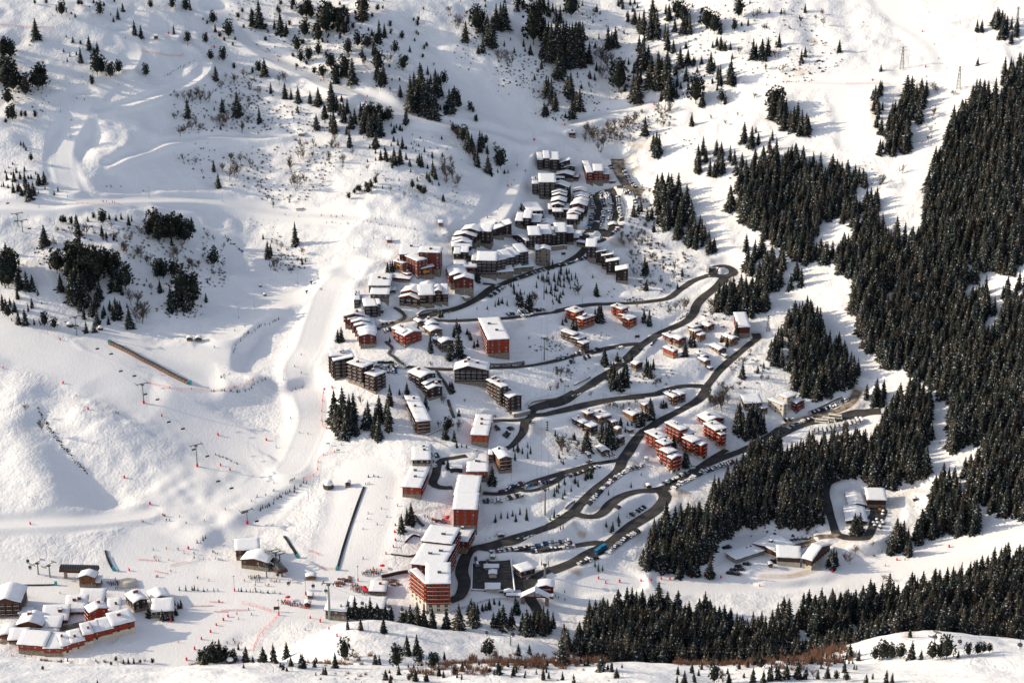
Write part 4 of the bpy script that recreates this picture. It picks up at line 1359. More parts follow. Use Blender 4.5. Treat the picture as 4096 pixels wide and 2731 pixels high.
def bush_tpl(seed):
 r = random.Random(seed)
 V, F = [], []
 for q in range(34):
  a = r.uniform(0, 6.28)
  p = Vector((r.uniform(-.35, .35), r.uniform(-.35, .35), -.05))
  e = p + Vector((math.cos(a) * r.uniform(.1, .5), math.sin(a) * r.uniform(.1, .5), r.uniform(.4, 1.0)))
  strip(V, F, p, e, .032, .012)
  m = p.lerp(e, .55)
  strip(V, F, m, m + Vector((r.uniform(-.25, .25), r.uniform(-.25, .25), r.uniform(.1, .35))), .014, .006)
 return tris(V, F)


def trunk_tpl(r0=.016):
 V, F = [], []
 strip(V, F, Vector((0, 0, -.08)), Vector((0, 0, .3)), r0, r0 * .7)
 return tris(V, F)


TPL = {'spruce_tree': [spruce_tpl(s, r_, t) for s, r_, t in ((1, .26, 14), (2, .225, 15), (3, .29, 13), (4, .245, 14), (5, .21, 14), (6, .275, 15))],
  'stone_pine': [pine_tpl(s, w_) for s, w_ in ((1, .31), (2, .27), (3, .34), (4, .29))],
  'young_spruce': [spruce_tpl(s, r_, 8, .9) for s, r_ in ((11, .2), (12, .17), (13, .23))],
  'bare_tree': [bare_tpl(s, st) for s, st in ((1, 1), (2, 1), (3, 3), (4, 4), (5, 3))],
  'bare_bush': [bush_tpl(s) for s in (1, 2, 3)]}
TMAT = {'spruce_tree': NEEDLE, 'stone_pine': PINE, 'young_spruce': YOUNG, 'bare_tree': TWIG, 'bare_bush': TWIG}
TRUNK = trunk_tpl()
TREES = []        # kind, x, y, z, height, label, group, material


def tree_list(kind, c, text, label, group, far=False, m=None, jitter=0):
 for t in text.split():
  a = [float(q) for q in t.split(',')]
  P = hit([px(c, a[0], a[1])], Zfar if far else Z, 860.0 if far else 610.0)[0]
  d = project(P)[2][0]
  hgt_ = a[2] / CROPS[c][2] * d / FPX / math.cos(PITCH + .1)
  TREES.append((kind, P[0], P[1], float(zat(P[0], P[1])), hgt_, label, group, m))


def inside(poly, u, v):
 ok = np.zeros(len(u), bool)
 n_ = len(poly)
 for i in range(n_):
  x1, y1 = poly[i]
  x2, y2 = poly[(i + 1) % n_]
  c_ = ((y1 > v) != (y2 > v)) & (u < (x2 - x1) * (v - y1) / (y2 - y1 + 1e-12) + x1)
  ok ^= c_
 return ok


def scatter(c, text, gap, seed, far=False, jit=.8):
 """plan positions, about gap apart, whose foot appears inside the outline"""
 poly = pts(c, text)
 A = Zfar if far else Z
 W3 = hit(poly, A, 860.0 if far else 610.0)
 x0, x1, y0, y1 = W3[:, 0].min() - 25, W3[:, 0].max() + 25, W3[:, 1].min() - 25, W3[:, 1].max() + 25
 r = np.random.default_rng(seed)
 X, Y = np.meshgrid(np.arange(x0, x1, gap), np.arange(y0, y1, gap))
 X = X + (np.arange(X.shape[0]) % 2)[:, None] * gap * .5
 X = (X + r.uniform(-jit, jit, X.shape) * gap * .55).ravel()
 Y = (Y + r.uniform(-jit, jit, Y.shape) * gap * .55).ravel()
 z = zat(X, Y, A)
 u, v, d = project(np.stack([X, Y, z], 1))
 k = inside(poly, u, v)
 return X[k], Y[k], zat(X[k], Y[k])


def upper_inside(c, text, X, Y, z, f):
 u, v, d = project(np.stack([X, Y, z + f], 1))
 return inside(pts(c, text), u, v)


ROADMASK = np.zeros_like(Z, bool)
for c, t, wd, dv, P in road_lines:
 sl, d, sd, arc = seg_dist(P, wd)
 ROADMASK[sl] |= d < wd / 2 + 1.2


def tree_fill(kind, c, text, gap, h0, h1, label, group, seed, far=False, m=None, keep=1.0):
 X, Y, z = scatter(c, text, gap, seed, far)
 if kind == S and h1 > 12:
  k_ = upper_inside(c, text, X, Y, z, .4 * h0)
  X, Y, z = X[k_], Y[k_], z[k_]
 if h1 > 22:
  k_ = noise2(X[None], Y[None], 22, seed + 9)[0] > -1.35
  X, Y, z = X[k_], Y[k_], z[k_]
 r = np.random.default_rng(seed + 99)
 big = 1 + .18 * noise2(X[None], Y[None], 30, seed + 5)[0]
 for i in range(len(X)):
  if r.random() > keep or ROADMASK[int((Y[i] - GY0) / GS), int((X[i] - GX0) / GS)]:
   continue
  TREES.append((kind, X[i], Y[i], z[i], (h0 + (h1 - h0) * r.random() ** 1.3) * min(max(big[i], .7), 1.3), label, group, m))


S, PN, Y_, B_, BU = 'spruce_tree', 'stone_pine', 'young_spruce', 'bare_tree', 'bare_bush'
# upper left slope around the snow park
tree_list(S, 'G', '242,262,135 825,75,55 793,128,70 763,148,38 905,235,95 948,255,85 1168,228,62 600,333,90 655,345,65 633,357,40 543,415,95 514,370,30 490,285,40 445,252,26 428,350,25 470,380,30 452,415,30 1447,215,60 1278,65,50',
   'lone dark spruce on the open snow round the snow park', 'spruces round the snow park')
tree_list(PN, 'G', '415,110,90 672,108,85 235,32,30 312,28,28 1013,58,50 1158,62,70 1250,82,80 655,508,140 685,500,100 745,528,100 799,495,78 982,518,80 620,578,62 543,303,28 1262,290,68 380,75,22 630,28,25 700,48,28 530,38,35 550,38,30 480,100,18 770,20,30',
   'rounded dark pine on the open snow round the snow park', 'pines round the snow park')
tree_list(PN, 'G', '1433,165,75 1537,258,105 1383,295,65 1478,255,36 1393,165,25 1365,140,18 1500,418,88 1416,408,60 1573,465,38 1698,498,40 1740,490,70 1580,275,24 1508,282,28 1565,312,24',
   'rounded pine between the two sunlit upper pistes', 'pines between the upper pistes')
tree_list(S, 'G', '1450,538,95 1778,510,115 1495,750,92 1595,770,150 1262,790,130 1743,825,110 1482,870,38 1437,1152,75 1468,1262,95 1440,740,28', 'spruce among the bare thickets below the snow park curve', 'spruces in the bare thickets')
tree_list(S, 'G', '1693,172,118 1742,185,180 1778,195,35 1885,225,135 1855,240,38 1888,250,40 1925,225,80 1820,625,70 1915,660,105 1957,668,75 2004,685,100 2140,705,115 2085,690,80 2228,740,190 2262,740,95 2310,810,120 2180,790,95 2127,865,100 2243,888,140 2297,680,40 2000,755,50 2330,900,60 1845,195,60 1960,60,50',
   'dark spruce along the upper diagonal piste', 'spruces along the upper diagonal piste')
tree_list(PN, 'G', '2060,120,110 2050,255,110 2140,290,120 2190,220,170 2260,150,80 2310,240,90 1998,350,95 2075,415,85 2140,380,85 2035,305,40 2022,425,75 2225,460,85 2258,560,120 2320,510,125 2165,525,78 1970,50,60 2060,440,28 2090,130,80 2170,190,90 2030,120,80 2120,230,60 2330,120,60 2340,340,60',
   'rounded pine above the upper diagonal piste', 'pines above the diagonal piste')
tree_list(PN, 'G', '25,400,130 75,400,120 10,560,110 55,610,180 90,620,140 175,650,130 150,600,80 260,610,140 285,600,150 235,590,100 55,705,100 85,815,100 60,800,70 145,790,40 172,790,40 238,795,48 40,830,30 210,1085,48 30,330,60 60,500,100 20,470,90',
   'rounded pine in the stand at the upper picture edge', 'pines at the upper picture edge')
tree_list(S, 'G', '47,1210,55 95,1215,75 135,1200,50 170,1250,95 200,1340,115 145,1310,60 90,1290,70 25,1255,40 55,1265,30 110,1160,42 165,1150,40 210,1200,35 260,1240,80 298,1235,85 240,1170,25 365,1310,32 390,1285,32 303,1270,28 258,1300,26 130,1280,60 10,1255,25 75,1175,30 35,1160,28 85,1105,22 180,1300,80 225,1310,90 265,1215,50 60,1130,20 190,1200,30 118,1285,55 160,990,40 175,1010,30 140,975,30',
   'small spruce in the clump beside the wide groomed corner', 'spruce clump beside the groomed corner')
tree_list(B_, 'G', '1350,700,130 1320,660,90 1255,690,85 1190,670,60 1395,690,80 1640,530,85 1565,560,75 1515,540,60 1600,720,100 1520,850,110 1500,820,80 1620,890,95 1465,840,70 1210,920,90 1240,900,70 1290,880,90 1320,850,70 1740,640,60 1915,550,70 1880,570,90 1680,600,60 1480,600,60 1660,820,50 1180,800,50 1350,880,60',
   'bare tree in the thicket under the snow park curve', 'bare trees under the snow park curve')
tree_list(B_, 'G', '2030,1010,85 2110,990,80 2240,1020,90 2215,1100,70 1960,1150,90 2000,1260,120 2050,1240,80 1540,1210,120 1580,1190,110 1500,1160,80 1310,1110,70 1235,1090,70 1830,1395,55 1950,1365,48 2290,1090,60 1360,1170,50 1620,1100,90 1690,1120,60 1560,1090,80 2020,1080,90 1940,1110,80',
   'leafless tree on the sunlit scrub slope above the shelf piste', 'leafless trees above the shelf piste')
# upper middle
tree_list(PN, 'H', '10,230,110 100,215,130 60,160,90 220,320,95 285,330,85 155,370,90 360,480,130 375,610,120 470,360,70 517,268,50 525,475,90 38,460,85 603,282,22 345,300,70 130,240,70 20,150,90 240,110,110 270,90,90 5,90,60',
   'rounded pine on the steep slope at the top middle', 'pines on the top middle slope')
tree_list(S, 'H', '255,130,150 155,155,80 250,385,70 365,290,150 325,370,90 395,555,120 350,520,110 570,350,45 72,560,118 130,510,120 185,560,165 340,430,120 400,250,90 315,240,45', 'dark spruce on the steep slope at the top middle', 'spruces on the top middle slope')
tree_list(S, 'H', '505,650,80 575,745,230 600,690,200 640,640,210 620,720,180 665,760,220 720,790,190 690,700,170 745,640,160 780,640,90 835,760,160 850,740,120 870,705,125 905,700,60 690,500,60 740,520,60 710,560,60 760,560,70 650,620,180 700,640,100 640,500,70 735,745,160 775,740,40 800,735,40 815,730,40',
   'tall spruce in the dark stand over the bright gully', 'spruces over the bright gully')
tree_list(PN, 'H', '800,570,80 770,580,60 975,750,60 1015,825,48 995,760,40 880,690,80', 'rounded pine beside the dark stand over the gully', 'pines beside the gully stand')
tree_list(S, 'H', '545,830,105 40,655,100 30,740,110 80,740,95 110,680,45 60,885,135 40,860,100 125,810,125 175,860,110 200,830,100 240,800,115 255,890,130 330,870,140 300,910,150 370,910,170 345,860,130 165,985,115 340,990,100 105,770,80 150,760,100 270,840,100 5,790,80',
   'spruce in the stand beside the piste above the village slope', 'spruces above the village slope')
tree_list(PN, 'H', '425,820,85 290,840,130 310,800,90 365,800,90 385,830,80', 'broad pine in the stand above the village slope', 'pines above the village slope')
tree_list(S, 'H', '965,1010,130 950,990,100 1040,1015,135 1055,990,100 1025,1120,110 1090,1030,55 1095,1160,118 1120,1185,35 1000,1030,80 985,980,80 1160,1160,30 1205,1165,30 1230,1165,28 1010,1080,80 960,960,70', 'spruce in the narrow wood along the village piste', 'spruces along the village piste')
tree_list(PN, 'H', '925,960,100 860,890,55 1080,970,52 1180,1135,125 1170,1120,90 885,910,60', 'pine in the narrow wood along the village piste', 'pines along the village piste')
tree_list(S, 'H', '300,995,30 340,1030,35 375,1075,70 408,1070,75 415,1085,50 440,1080,40 465,1100,110 505,1095,110 520,995,80 490,975,45 445,980,30 450,1125,35 545,1070,50 570,1115,48 635,1110,80 650,1120,90 620,1095,50 668,1020,35 720,1060,45 725,1180,110 740,1200,90 700,1220,60 685,1200,50 765,1245,30 620,1215,32 498,1215,28 388,1268,28 795,1350,48 285,1090,32 465,890,50 505,875,45 450,900,30 590,1000,20 610,1020,20 640,930,18 340,1080,30 400,1010,35 545,1000,30 690,1130,30 790,1050,30 630,985,24 580,970,20 660,950,15 720,925,14 600,960,14 720,1240,24 460,950,40 480,860,30 445,850,30 520,880,30',
   'small spruce dotted over the open slope above the village', 'small spruces above the village')
tree_list(PN, 'H', '588,1270,55 625,1280,40 665,1310,55 640,1290,40 160,1338,42 198,1305,35 232,1290,45 215,1285,35 290,1305,60 340,1240,52 310,1270,55 280,1265,40', 'small round pine on the snow above the shelf piste', 'small pines above the shelf piste')
tree_list(PN, 'H', '1015,215,155 1400,305,250 1655,120,130 1640,80,100 1975,620,185 1960,590,150 1060,160,80 1010,150,70 1680,60,70 1440,80,80 1300,50,70', 'tall irregular pine on the rocky rib at the top', 'pines on the rocky rib')
tree_list(S, 'H', '945,275,130 1045,210,120 1095,290,165 1120,310,185 1060,350,100 1030,360,60 1150,190,160 1200,190,160 1215,150,120 1290,75,90 1335,60,80 1440,130,100 1500,105,110 1550,155,110 1580,150,110 1335,310,50 1380,365,65 1075,250,110 1180,120,100 1455,460,60 1485,650,140 1520,690,160 1545,740,130 1500,620,100 1650,655,165 1630,630,120 1710,745,145 1660,795,140 1690,720,110 1472,780,95 1490,770,70 1615,790,35 1550,810,25 1470,60,80 1530,80,60 1480,200,80 1090,200,100',
   'dark spruce on the rocky rib at the top', 'spruces on the rocky rib')
tree_list(S, 'H', '1470,270,150 1480,380,200 1500,350,180 1520,400,230 1540,410,180 1560,410,260 1580,370,200 1600,400,250 1640,440,260 1660,400,230 1680,440,270 1710,380,230 1735,450,170 1775,425,140 1565,525,160 1590,510,130 1620,330,180 1700,300,150 1730,260,110 1550,300,150 1600,480,130 1500,300,150 1450,250,100',
   'tall spruce in the densest dark grove at the top middle', 'spruces of the top grove')
tree_list(S, 'H', '1900,330,150 1925,320,110 1950,310,125 2075,490,70 2120,560,110 2095,690,230 2070,650,150 2130,420,150 2140,215,140 2110,200,110 2185,255,170 2230,250,160 2210,220,150 2200,120,130 2080,155,90 2035,145,78 2300,330,160 2285,270,110 2140,470,200 2110,340,100 2190,580,200 2230,590,220 2260,560,170 2290,600,230 2310,660,180 2260,680,80 2340,350,80 2000,60,70 2080,25,40 2310,130,100 2340,640,90 2145,275,45 2120,440,140 2170,460,150 2240,480,130 2300,470,130 2150,905,120 2225,1050,165 2205,1010,110 2245,1030,120 1970,40,50 2110,180,80 2290,90,60',
   'dark spruce on the slope over the sunlit upper road', 'spruces over the upper road')
tree_list(B_, 'H', '840,90,60 885,190,90 950,110,50 1240,445,110 1175,415,80 285,1150,60 40,1000,90 70,950,90 120,1090,60 180,1040,45 1140,985,45 440,1290,60 530,1330,55 900,940,100 880,920,80 1010,1090,70 985,1060,70 1145,1030,50 620,240,40 440,230,50 730,450,40 430,420,60 260,440,60 350,1200,50 410,1230,40 1815,100,50',
   'leafless tree on the open slopes above the village', 'leafless trees above the village')
tree_list(B_, 'H', '820,1220,140 860,1200,110 800,1160,100 880,1260,90 840,1180,90 850,1100,70 810,1240,70 900,1230,60 780,1090,60', 'bare tree in the brown thicket above the village piste', 'bare trees of the brown thicket')
tree_list(B_, 'H', '1780,940,110 1860,1000,120 1820,960,100 1920,930,100 1990,960,90 1950,940,90 2060,860,100 2030,850,80 1840,1020,80 2100,820,80 1760,900,80 2250,760,70 2300,770,80 2000,880,80 1900,880,80 1960,860,70 1750,950,60 2320,740,60 1880,930,90 1800,900,80',
   'bare tree in the thicket beside the snow mound cabin', 'bare trees beside the mound cabin')
tree_list(B_, 'H', '1900,480,150 1850,430,120 1990,650,70 1880,420,110 1930,440,110 1820,400,90 1860,520,90 1780,600,60 1940,560,80', 'thin bare tree in the shaded upper ravine', 'thin bare trees of the upper ravine')
# upper right
tree_list(PN, 'I', '30,130,110 5,100,80 215,195,120 270,230,125 435,125,120 405,212,72 145,700,170 145,660,110 320,690,75 660,740,120 685,750,140 700,720,100 260,210,90 60,160,120', 'broad pine on the bright slope at the upper corner', 'pines on the bright upper slope')
tree_list(S, 'I', '60,225,130 105,228,125 5,210,80 85,190,90 310,225,75 498,172,52 880,85,60 705,315,92 530,395,130 590,390,125 630,370,115 615,410,70 1110,350,85 855,420,90 880,380,65 260,320,48 288,305,60 313,330,85 342,338,62 378,335,55 92,430,100 40,450,130 185,430,60 245,480,130 272,460,60 80,540,95 308,570,130 380,560,155 413,565,60 155,485,40 130,440,60 20,580,80 15,660,80 190,710,105 343,700,60 290,605,48 97,600,45 258,560,40 118,845,90 45,595,50 10,500,60 230,470,80 295,530,80 370,520,90 140,420,40 550,380,90 60,640,25 35,655,22 70,660,18',
   'spruce on the bright slope at the upper corner', 'spruces on the bright upper slope')
tree_list(S, 'I', '660,790,180 720,810,190 750,790,130 735,870,120 800,880,160 825,870,180 855,890,150 885,905,140 900,890,110 700,800,150 690,770,110 780,850,110 840,910,100', 'spruce in the strip across the sunny meadow', 'spruces across the sunny meadow')
tree_list(S, 'I', '1350,670,100 1380,640,100 1395,600,60 1335,660,60 1360,700,80 1340,740,70 1370,760,90 1400,740,60 1370,800,80 1360,850,90 1380,1040,110 1390,900,120 1400,1000,60', 'spruce along the rusty bank beside the ravine wood', 'spruces along the rusty bank')
tree_list(S, 'I', '2040,440,58 1390,480,50 2035,210,80 2065,215,80 2165,190,140 2200,180,110 2180,160,100 2210,255,160 2230,240,130 2265,200,90 2300,245,110 2265,290,80 2305,180,60 2150,170,90 2190,250,60', 'spruce in the little clump below the sunny summit track', 'spruces below the summit track')
tree_list(S, 'I', '660,940,70 550,890,40 685,1060,140 640,1020,100 600,1070,90 565,970,80 520,990,140 470,955,135 480,1180,90 455,1120,95 435,1290,150 545,1070,80 815,1020,60', 'single spruce in the clearing above the forest piste', 'spruces of the clearing')
tree_list(B_, 'I', '545,130,70 745,110,50 1005,180,80 850,155,50 690,390,60 600,200,40 575,110,50 1000,110,50 775,200,30 540,665,50 430,790,50 250,805,40 1740,610,70 1765,630,60 1610,570,50 1880,640,40 1740,780,70 1725,890,60 1715,950,50 1525,1170,70 1380,1270,110 1410,1240,80 350,850,60 1000,1490,60 610,470,50 440,360,50 720,490,60 1860,640,40',
   'thin leafless tree on the bright slope at the upper corner', 'leafless trees of the upper corner')
tree_fill(S, 'I', '1430,940 1440,760 1530,680 1560,600 1600,600 1590,700 1640,600 1690,560 1700,640 1650,820 1600,880 1570,1020 1540,1070 1450,1040 1420,1020', 5.6, 15, 24, 'spruce in the twin-tipped strip of wood beside the sunny meadow', 'spruces of the twin-tipped strip', 31)
# the great forest and the woods of the ravine
BIG = 'spruce in the great dark forest that fills the far side of the ravine'
tree_fill(S, 'W', '2225,240 2250,210 2300,225 2362,200 2362,600 2310,640 2270,620 2215,600 2150,630 2100,620 2080,560 2115,520 2130,420 2165,320 2195,270', 5.2, 15, 24, BIG, 'spruces of the great forest', 41)
tree_fill(S, 'W', '1950,690 2000,610 2050,540 2110,570 2180,610 2262,620 2275,690 2300,720 2362,710 2362,1195 2290,1190 2262,1180 2225,1120 2185,1060 2178,930 2150,890 2060,855 2010,830 1985,790', 5.2, 16, 25, BIG, 'spruces of the great forest', 42)
tree_fill(S, 'W', '2300,150 2362,130 2362,235 2300,240', 6.5, 13, 20, BIG, 'spruces of the great forest', 43)
tree_fill(S, 'W', '2290,660 2362,640 2362,700 2320,720', 7, 13, 20, BIG, 'spruces of the great forest', 143)
MID = 'spruce in the wood between the forest piste and the sunny meadow'
tree_fill(S, 'W', '1765,355 1850,345 1900,380 1955,385 1985,400 2015,450 2030,530 1985,640 1940,640 1880,600 1840,610 1800,575 1740,545 1700,500 1660,480 1650,455 1690,440 1700,400', 5.8, 15, 23, MID, 'spruces between piste and meadow', 44, keep=.92)
tree_fill(S, 'W', '1580,370 1610,340 1690,335 1700,370 1690,420 1650,410 1600,395', 7, 13, 21, MID, 'spruces between piste and meadow', 45, keep=.7)
tree_fill(S, 'W', '1700,560 1760,560 1850,640 1840,680 1790,660 1760,690 1720,640', 6.8, 14, 22, MID, 'spruces between piste and meadow', 46, keep=.55)
tree_fill(S, 'W', '1985,600 2030,540 2085,600 2030,680 1970,690 1950,650', 5.6, 15, 23, MID, 'spruces between piste and meadow', 47, keep=.8)
LOW = 'spruce in the wood below the forest piste behind the coach park'
tree_fill(S, 'W', '1820,715 1855,700 1900,760 1945,800 1985,850 1965,880 1925,905 1890,925 1855,915 1820,890 1815,800 1800,760', 5.5, 15, 22, LOW, 'spruces behind the coach park', 48)
tree_fill(S, 'W', '1740,790 1800,770 1815,870 1790,850 1755,830', 6.4, 14, 20, LOW, 'spruces behind the coach park', 49, keep=.8)
tree_fill(S, 'W', '1635,690 1665,660 1720,660 1765,680 1768,715 1720,730 1690,722 1640,715', 6.4, 14, 21, 'spruce in the grove behind the tall windowless hall', 'spruces behind the windowless hall', 50)
tree_fill(S, 'W', '1510,420 1545,410 1600,500 1655,585 1600,575 1545,540 1505,500', 6.6, 14, 22, 'spruce in the wood between the village and the ravine piste', 'spruces beside the ravine piste', 51, keep=.85)
tree_fill(S, 'W', '1440,490 1480,470 1510,500 1520,540 1490,530', 8, 11, 17, 'spruce in the wood between the village and the ravine piste', 'spruces beside the ravine piste', 52, keep=.6)
tree_fill(S, 'W', '1375,885 1400,855 1445,862 1452,900 1400,895', 5.2, 14, 19, 'spruce in the round grove inside the road loop', 'spruces inside the road loop', 53)
tree_fill(S, 'W', '1678,965 1700,945 1745,945 1760,990 1720,1010 1690,1000', 5.5, 16, 21, 'spruce in the stand hiding the dark roofs by the cream building', 'spruces by the cream building', 54)
tree_fill(S, 'W', '1985,905 2000,885 2035,890 2030,935 2000,935', 5.6, 14, 20, 'spruce in the small stand above the coach park end', 'spruces above the coach park', 55)
COACH = 'spruce in the broad snowy wood between the coach park and the works yard'
tree_fill(S, 'W', '1620,1160 1680,1080 1750,1030 1800,1020 1790,1100 1770,1190 1760,1215 1700,1205 1650,1240', 5.0, 15, 22, COACH, 'spruces of the snowy wood', 56)
tree_fill(S, 'W', '1805,1040 1870,1015 1950,1000 2000,1020 2000,1060 1960,1100 1900,1110 1885,1200 1840,1215 1780,1205', 5.0, 15, 22, COACH, 'spruces of the snowy wood', 57)
tree_fill(S, 'W', '1460,1290 1490,1230 1540,1190 1615,1185 1640,1240 1620,1290 1560,1320 1490,1320', 5.4, 15, 23, 'spruce in the snowy wood just above the valley piste', 'spruces above the valley piste', 58)
tree_fill(S, 'W', '2025,960 2060,910 2100,890 2135,910 2140,1000 2138,1080 2080,1125 2000,1110 1970,1090 1990,1050', 5.8, 15, 23, 'spruce in the wood above the depot halls', 'spruces above the depot halls', 59)
tree_fill(S, 'W', '2150,1095 2190,1090 2230,1150 2265,1210 2230,1230 2150,1230 2090,1265 2040,1265 2045,1240 2130,1190', 5.8, 14, 22, 'spruce in the wedge of wood between track and valley piste', 'spruces between track and piste', 60)
VAL = 'spruce in the valley forest below the long valley piste'
tree_fill(S, 'W', '1739,1405 1856,1385 1992,1368 2095,1350 2197,1320 2270,1290 2362,1262 2362,1420 2250,1400 2150,1420 1950,1430 1850,1445', 5.1, 16, 24, VAL, 'spruces of the valley forest', 61, far=True)
tree_fill(S, 'W', '1330,1420 1390,1390 1500,1385 1620,1390 1740,1440 1780,1490 1640,1500 1480,1500 1350,1480', 5.0, 15, 23, VAL, 'spruces of the valley forest', 62, far=True)
tree_fill(S, 'W', '1780,1450 1950,1440 2150,1430 2250,1410 2362,1430 2362,1490 2250,1470 2000,1480 1800,1490', 5.6, 13, 20, VAL, 'spruces of the valley forest', 63, far=True)
tree_list(S, 'K', '240,855,165 30,855,100 50,850,90 110,840,140 150,840,120 1065,795,160 1085,770,110 1050,780,120 1210,560,150 1245,555,150 1228,545,120 1580,710,150 1560,700,120 1460,700,130 1440,690,90', 'single spruce standing out beside the valley piste', 'spruces beside the valley piste')
# woods left of the nursery pistes
tree_list(S, 'L', '300,470,135 515,340,80 525,405,110 590,312,40 735,298,45 780,305,40 865,335,75 885,310,40 815,295,40 1290,370,90 40,530,85 135,760,130 180,770,130 220,772,105 118,830,90 215,890,72 190,915,55 230,1005,45 255,805,40 125,1000,100 170,1005,110 20,900,100 100,915,80 280,865,22 685,400,70 715,420,50 67,870,50 38,880,60',
   'spruce on the shaded bank between shelf piste and nursery slope', 'spruces of the shaded bank')
tree_list(PN, 'L', '425,327,50 410,320,40 440,325,40 480,335,50 630,295,40 690,335,92 700,310,60 1035,400,150 1070,460,170 1105,440,140 1150,450,160 1200,440,165 1240,460,140 1265,440,110 1000,420,110 1085,380,90 1130,400,110 1180,390,90 1050,330,80 55,960,90 60,640,130 90,700,180 35,760,220 15,740,190 60,760,170 20,660,120 300,1020,95 365,1035,70',
   'dense round pine on the shaded bank under the shelf piste', 'pines of the shaded bank')
tree_list(PN, 'L', '385,660,150 365,640,100 400,640,100 530,530,105 500,650,180 480,600,130 560,690,200 540,600,120 600,720,210 620,660,150 640,750,200 680,670,160 665,640,110 725,640,120 780,650,130 845,770,160 750,700,130 1060,700,120 1100,700,120 1170,690,110 1075,680,90 1230,840,200 1300,850,170 1437,612,110 580,640,130 470,720,150 520,760,160 570,790,150 610,800,140 640,690,110',
   'tall round pine in the thick wood above the conveyor shelf', 'pines above the conveyor shelf')
tree_list(S, 'L', '410,780,125 490,860,220 545,830,200 590,880,180 670,830,130 620,940,110 540,910,80 660,880,90 775,770,170 780,960,140 740,905,70 810,930,90 655,1000,110 700,940,70 565,965,85 580,1060,85 635,1055,80 730,1000,60 870,1025,140 855,890,35 690,960,60 1075,785,90 1150,905,160 1190,880,130 1270,870,180 1250,910,130 1395,725,30 480,820,150 520,860,160 570,850,160 640,900,100 820,800,60 795,940,100 760,930,70 985,715,25 1385,850,60 1205,850,120 1290,830,130',
   'spruce in the thick wood above the conveyor shelf', 'spruces above the conveyor shelf')
tree_list(S, 'L', '1800,560,120 1985,470,155 1768,430,38 2030,600,55 2052,580,30 1820,540,80', 'spruce on the isolated knob beside the bright piste', 'spruces of the isolated knob')
tree_list(B_, 'L', '580,410,100 560,400,70 780,440,80 850,540,90 950,560,90 1000,600,80 1200,560,100 1300,640,100 1280,620,80 1160,560,90 700,440,60 450,490,60 370,480,65 1020,780,70 1440,680,50 1440,450,60 1400,430,70 1500,500,60 1220,500,70 830,500,60 930,380,60 950,410,60 880,440,70 620,490,40 380,385,40 420,385,40 480,390,50 750,360,60 850,450,70 1150,300,60 1340,620,60 1360,560,40 1480,660,50 1500,620,60',
   'bare tree in the thickets of the shaded bank', 'bare trees of the shaded bank')
tree_list(B_, 'L', '900,880,110 950,990,130 985,960,110 920,940,110 880,830,70 965,930,110 930,990,110', 'bare brown tree in the clump above the two dark huts', 'bare trees above the two huts')
tree_list(B_, 'L', '1830,640,80 1890,500,60 1960,660,60 1850,620,70 2025,540,70 1860,480,50 1980,640,50 2000,590,60 1890,570,60', 'bare tree on the isolated knob beside the bright piste', 'bare trees of the isolated knob')
tree_list(B_, 'M', '285,890,120 175,745,70', 'lone leafless larch beside the dark stream gully', 'leafless larches by the gully')
# inside the village
tree_list(S, 'A', '155,1420,105 130,1420,90 490,915,70 510,920,85 525,915,80 850,900,85 1140,990,120 1450,1160,120 1500,1185,110 1515,1185,120 1430,1120,60 990,1360,110 1010,1345,60 970,1385,80 800,1500,130 935,1555,150 1000,1530,190 1065,1370,50 1090,1410,60 1115,1465,60 1140,1455,60 1080,1390,50 865,1245,65 885,1240,55 505,1425,42 710,1345,60 2000,1090,95 2020,1280,130 1990,1270,100 1755,1300,45 1780,1280,40 1830,1330,70 1855,1340,50 1455,470,55 1690,1150,20',
   'spruce between the houses of the upper village', 'spruces of the upper village')
tree_list(S, 'B', '105,690,230 165,690,250 205,720,190 245,690,210 140,770,200 190,800,200 230,770,170 265,790,120 120,740,190 180,740,200 215,690,200', 'tall spruce in the grove at the bend of the piste', 'spruces at the piste bend')
tree_list(S, 'B', '350,740,200 330,730,140 430,680,180 400,740,150 425,820,180 395,800,130 500,760,200 480,700,150 505,570,145 630,525,115 575,500,45', 'tall spruce below the three dark slabs', 'spruces below the dark slabs')
tree_list(S, 'B', '765,610,120 1245,1140,130 905,820,120 970,840,90 990,880,50 1060,885,30 1025,880,28 590,1490,135 630,1440,130 660,1430,155 2060,285,130 2150,250,60 2250,270,90 1840,830,60 955,480,80 940,450,50 965,480,60 1005,655,55 925,1040,80 895,1005,45 350,1100,25 390,1095,25 420,1100,20',
   'spruce between the blocks of the middle village', 'spruces of the middle village')
tree_list(PN, 'B', '930,760,90 915,780,60', 'dark round pine beside the stone footpath', 'pines by the footpath')
tree_list(S, 'C', '460,965,145 570,940,85 690,945,90 815,1060,160 850,1080,130 875,1010,100 830,1030,110 1145,900,130 1210,820,140 1190,790,90 1450,780,70 1500,820,100 1580,740,140 1630,1080,140 410,610,150 430,600,150 795,610,120 840,640,140 850,1420,170 765,1490,130 960,1330,70 990,1330,50 815,340,90 390,380,110 800,210,170 820,200,120 105,625,50 130,600,40 188,660,60 225,670,60 1700,210,190 1715,180,130 1830,270,150 1810,260,100 1080,330,60 1120,220,70 1760,1040,70 1810,1000,60',
   'spruce beside the chalets along the hairpin roads', 'spruces along the hairpin roads')
tree_list(S, 'h', '320,390,200 350,430,190 390,430,190 375,400,170 205,470,190 190,450,130 110,380,62 870,440,110 960,585,150 880,460,90 980,570,90 600,280,90 630,270,130 690,215,160 710,200,120 775,135,60 810,130,50 465,280,80 500,320,50 520,270,40 550,270,40', 'dark spruce among the brown chalets and the red group', 'spruces of the lower chalets')
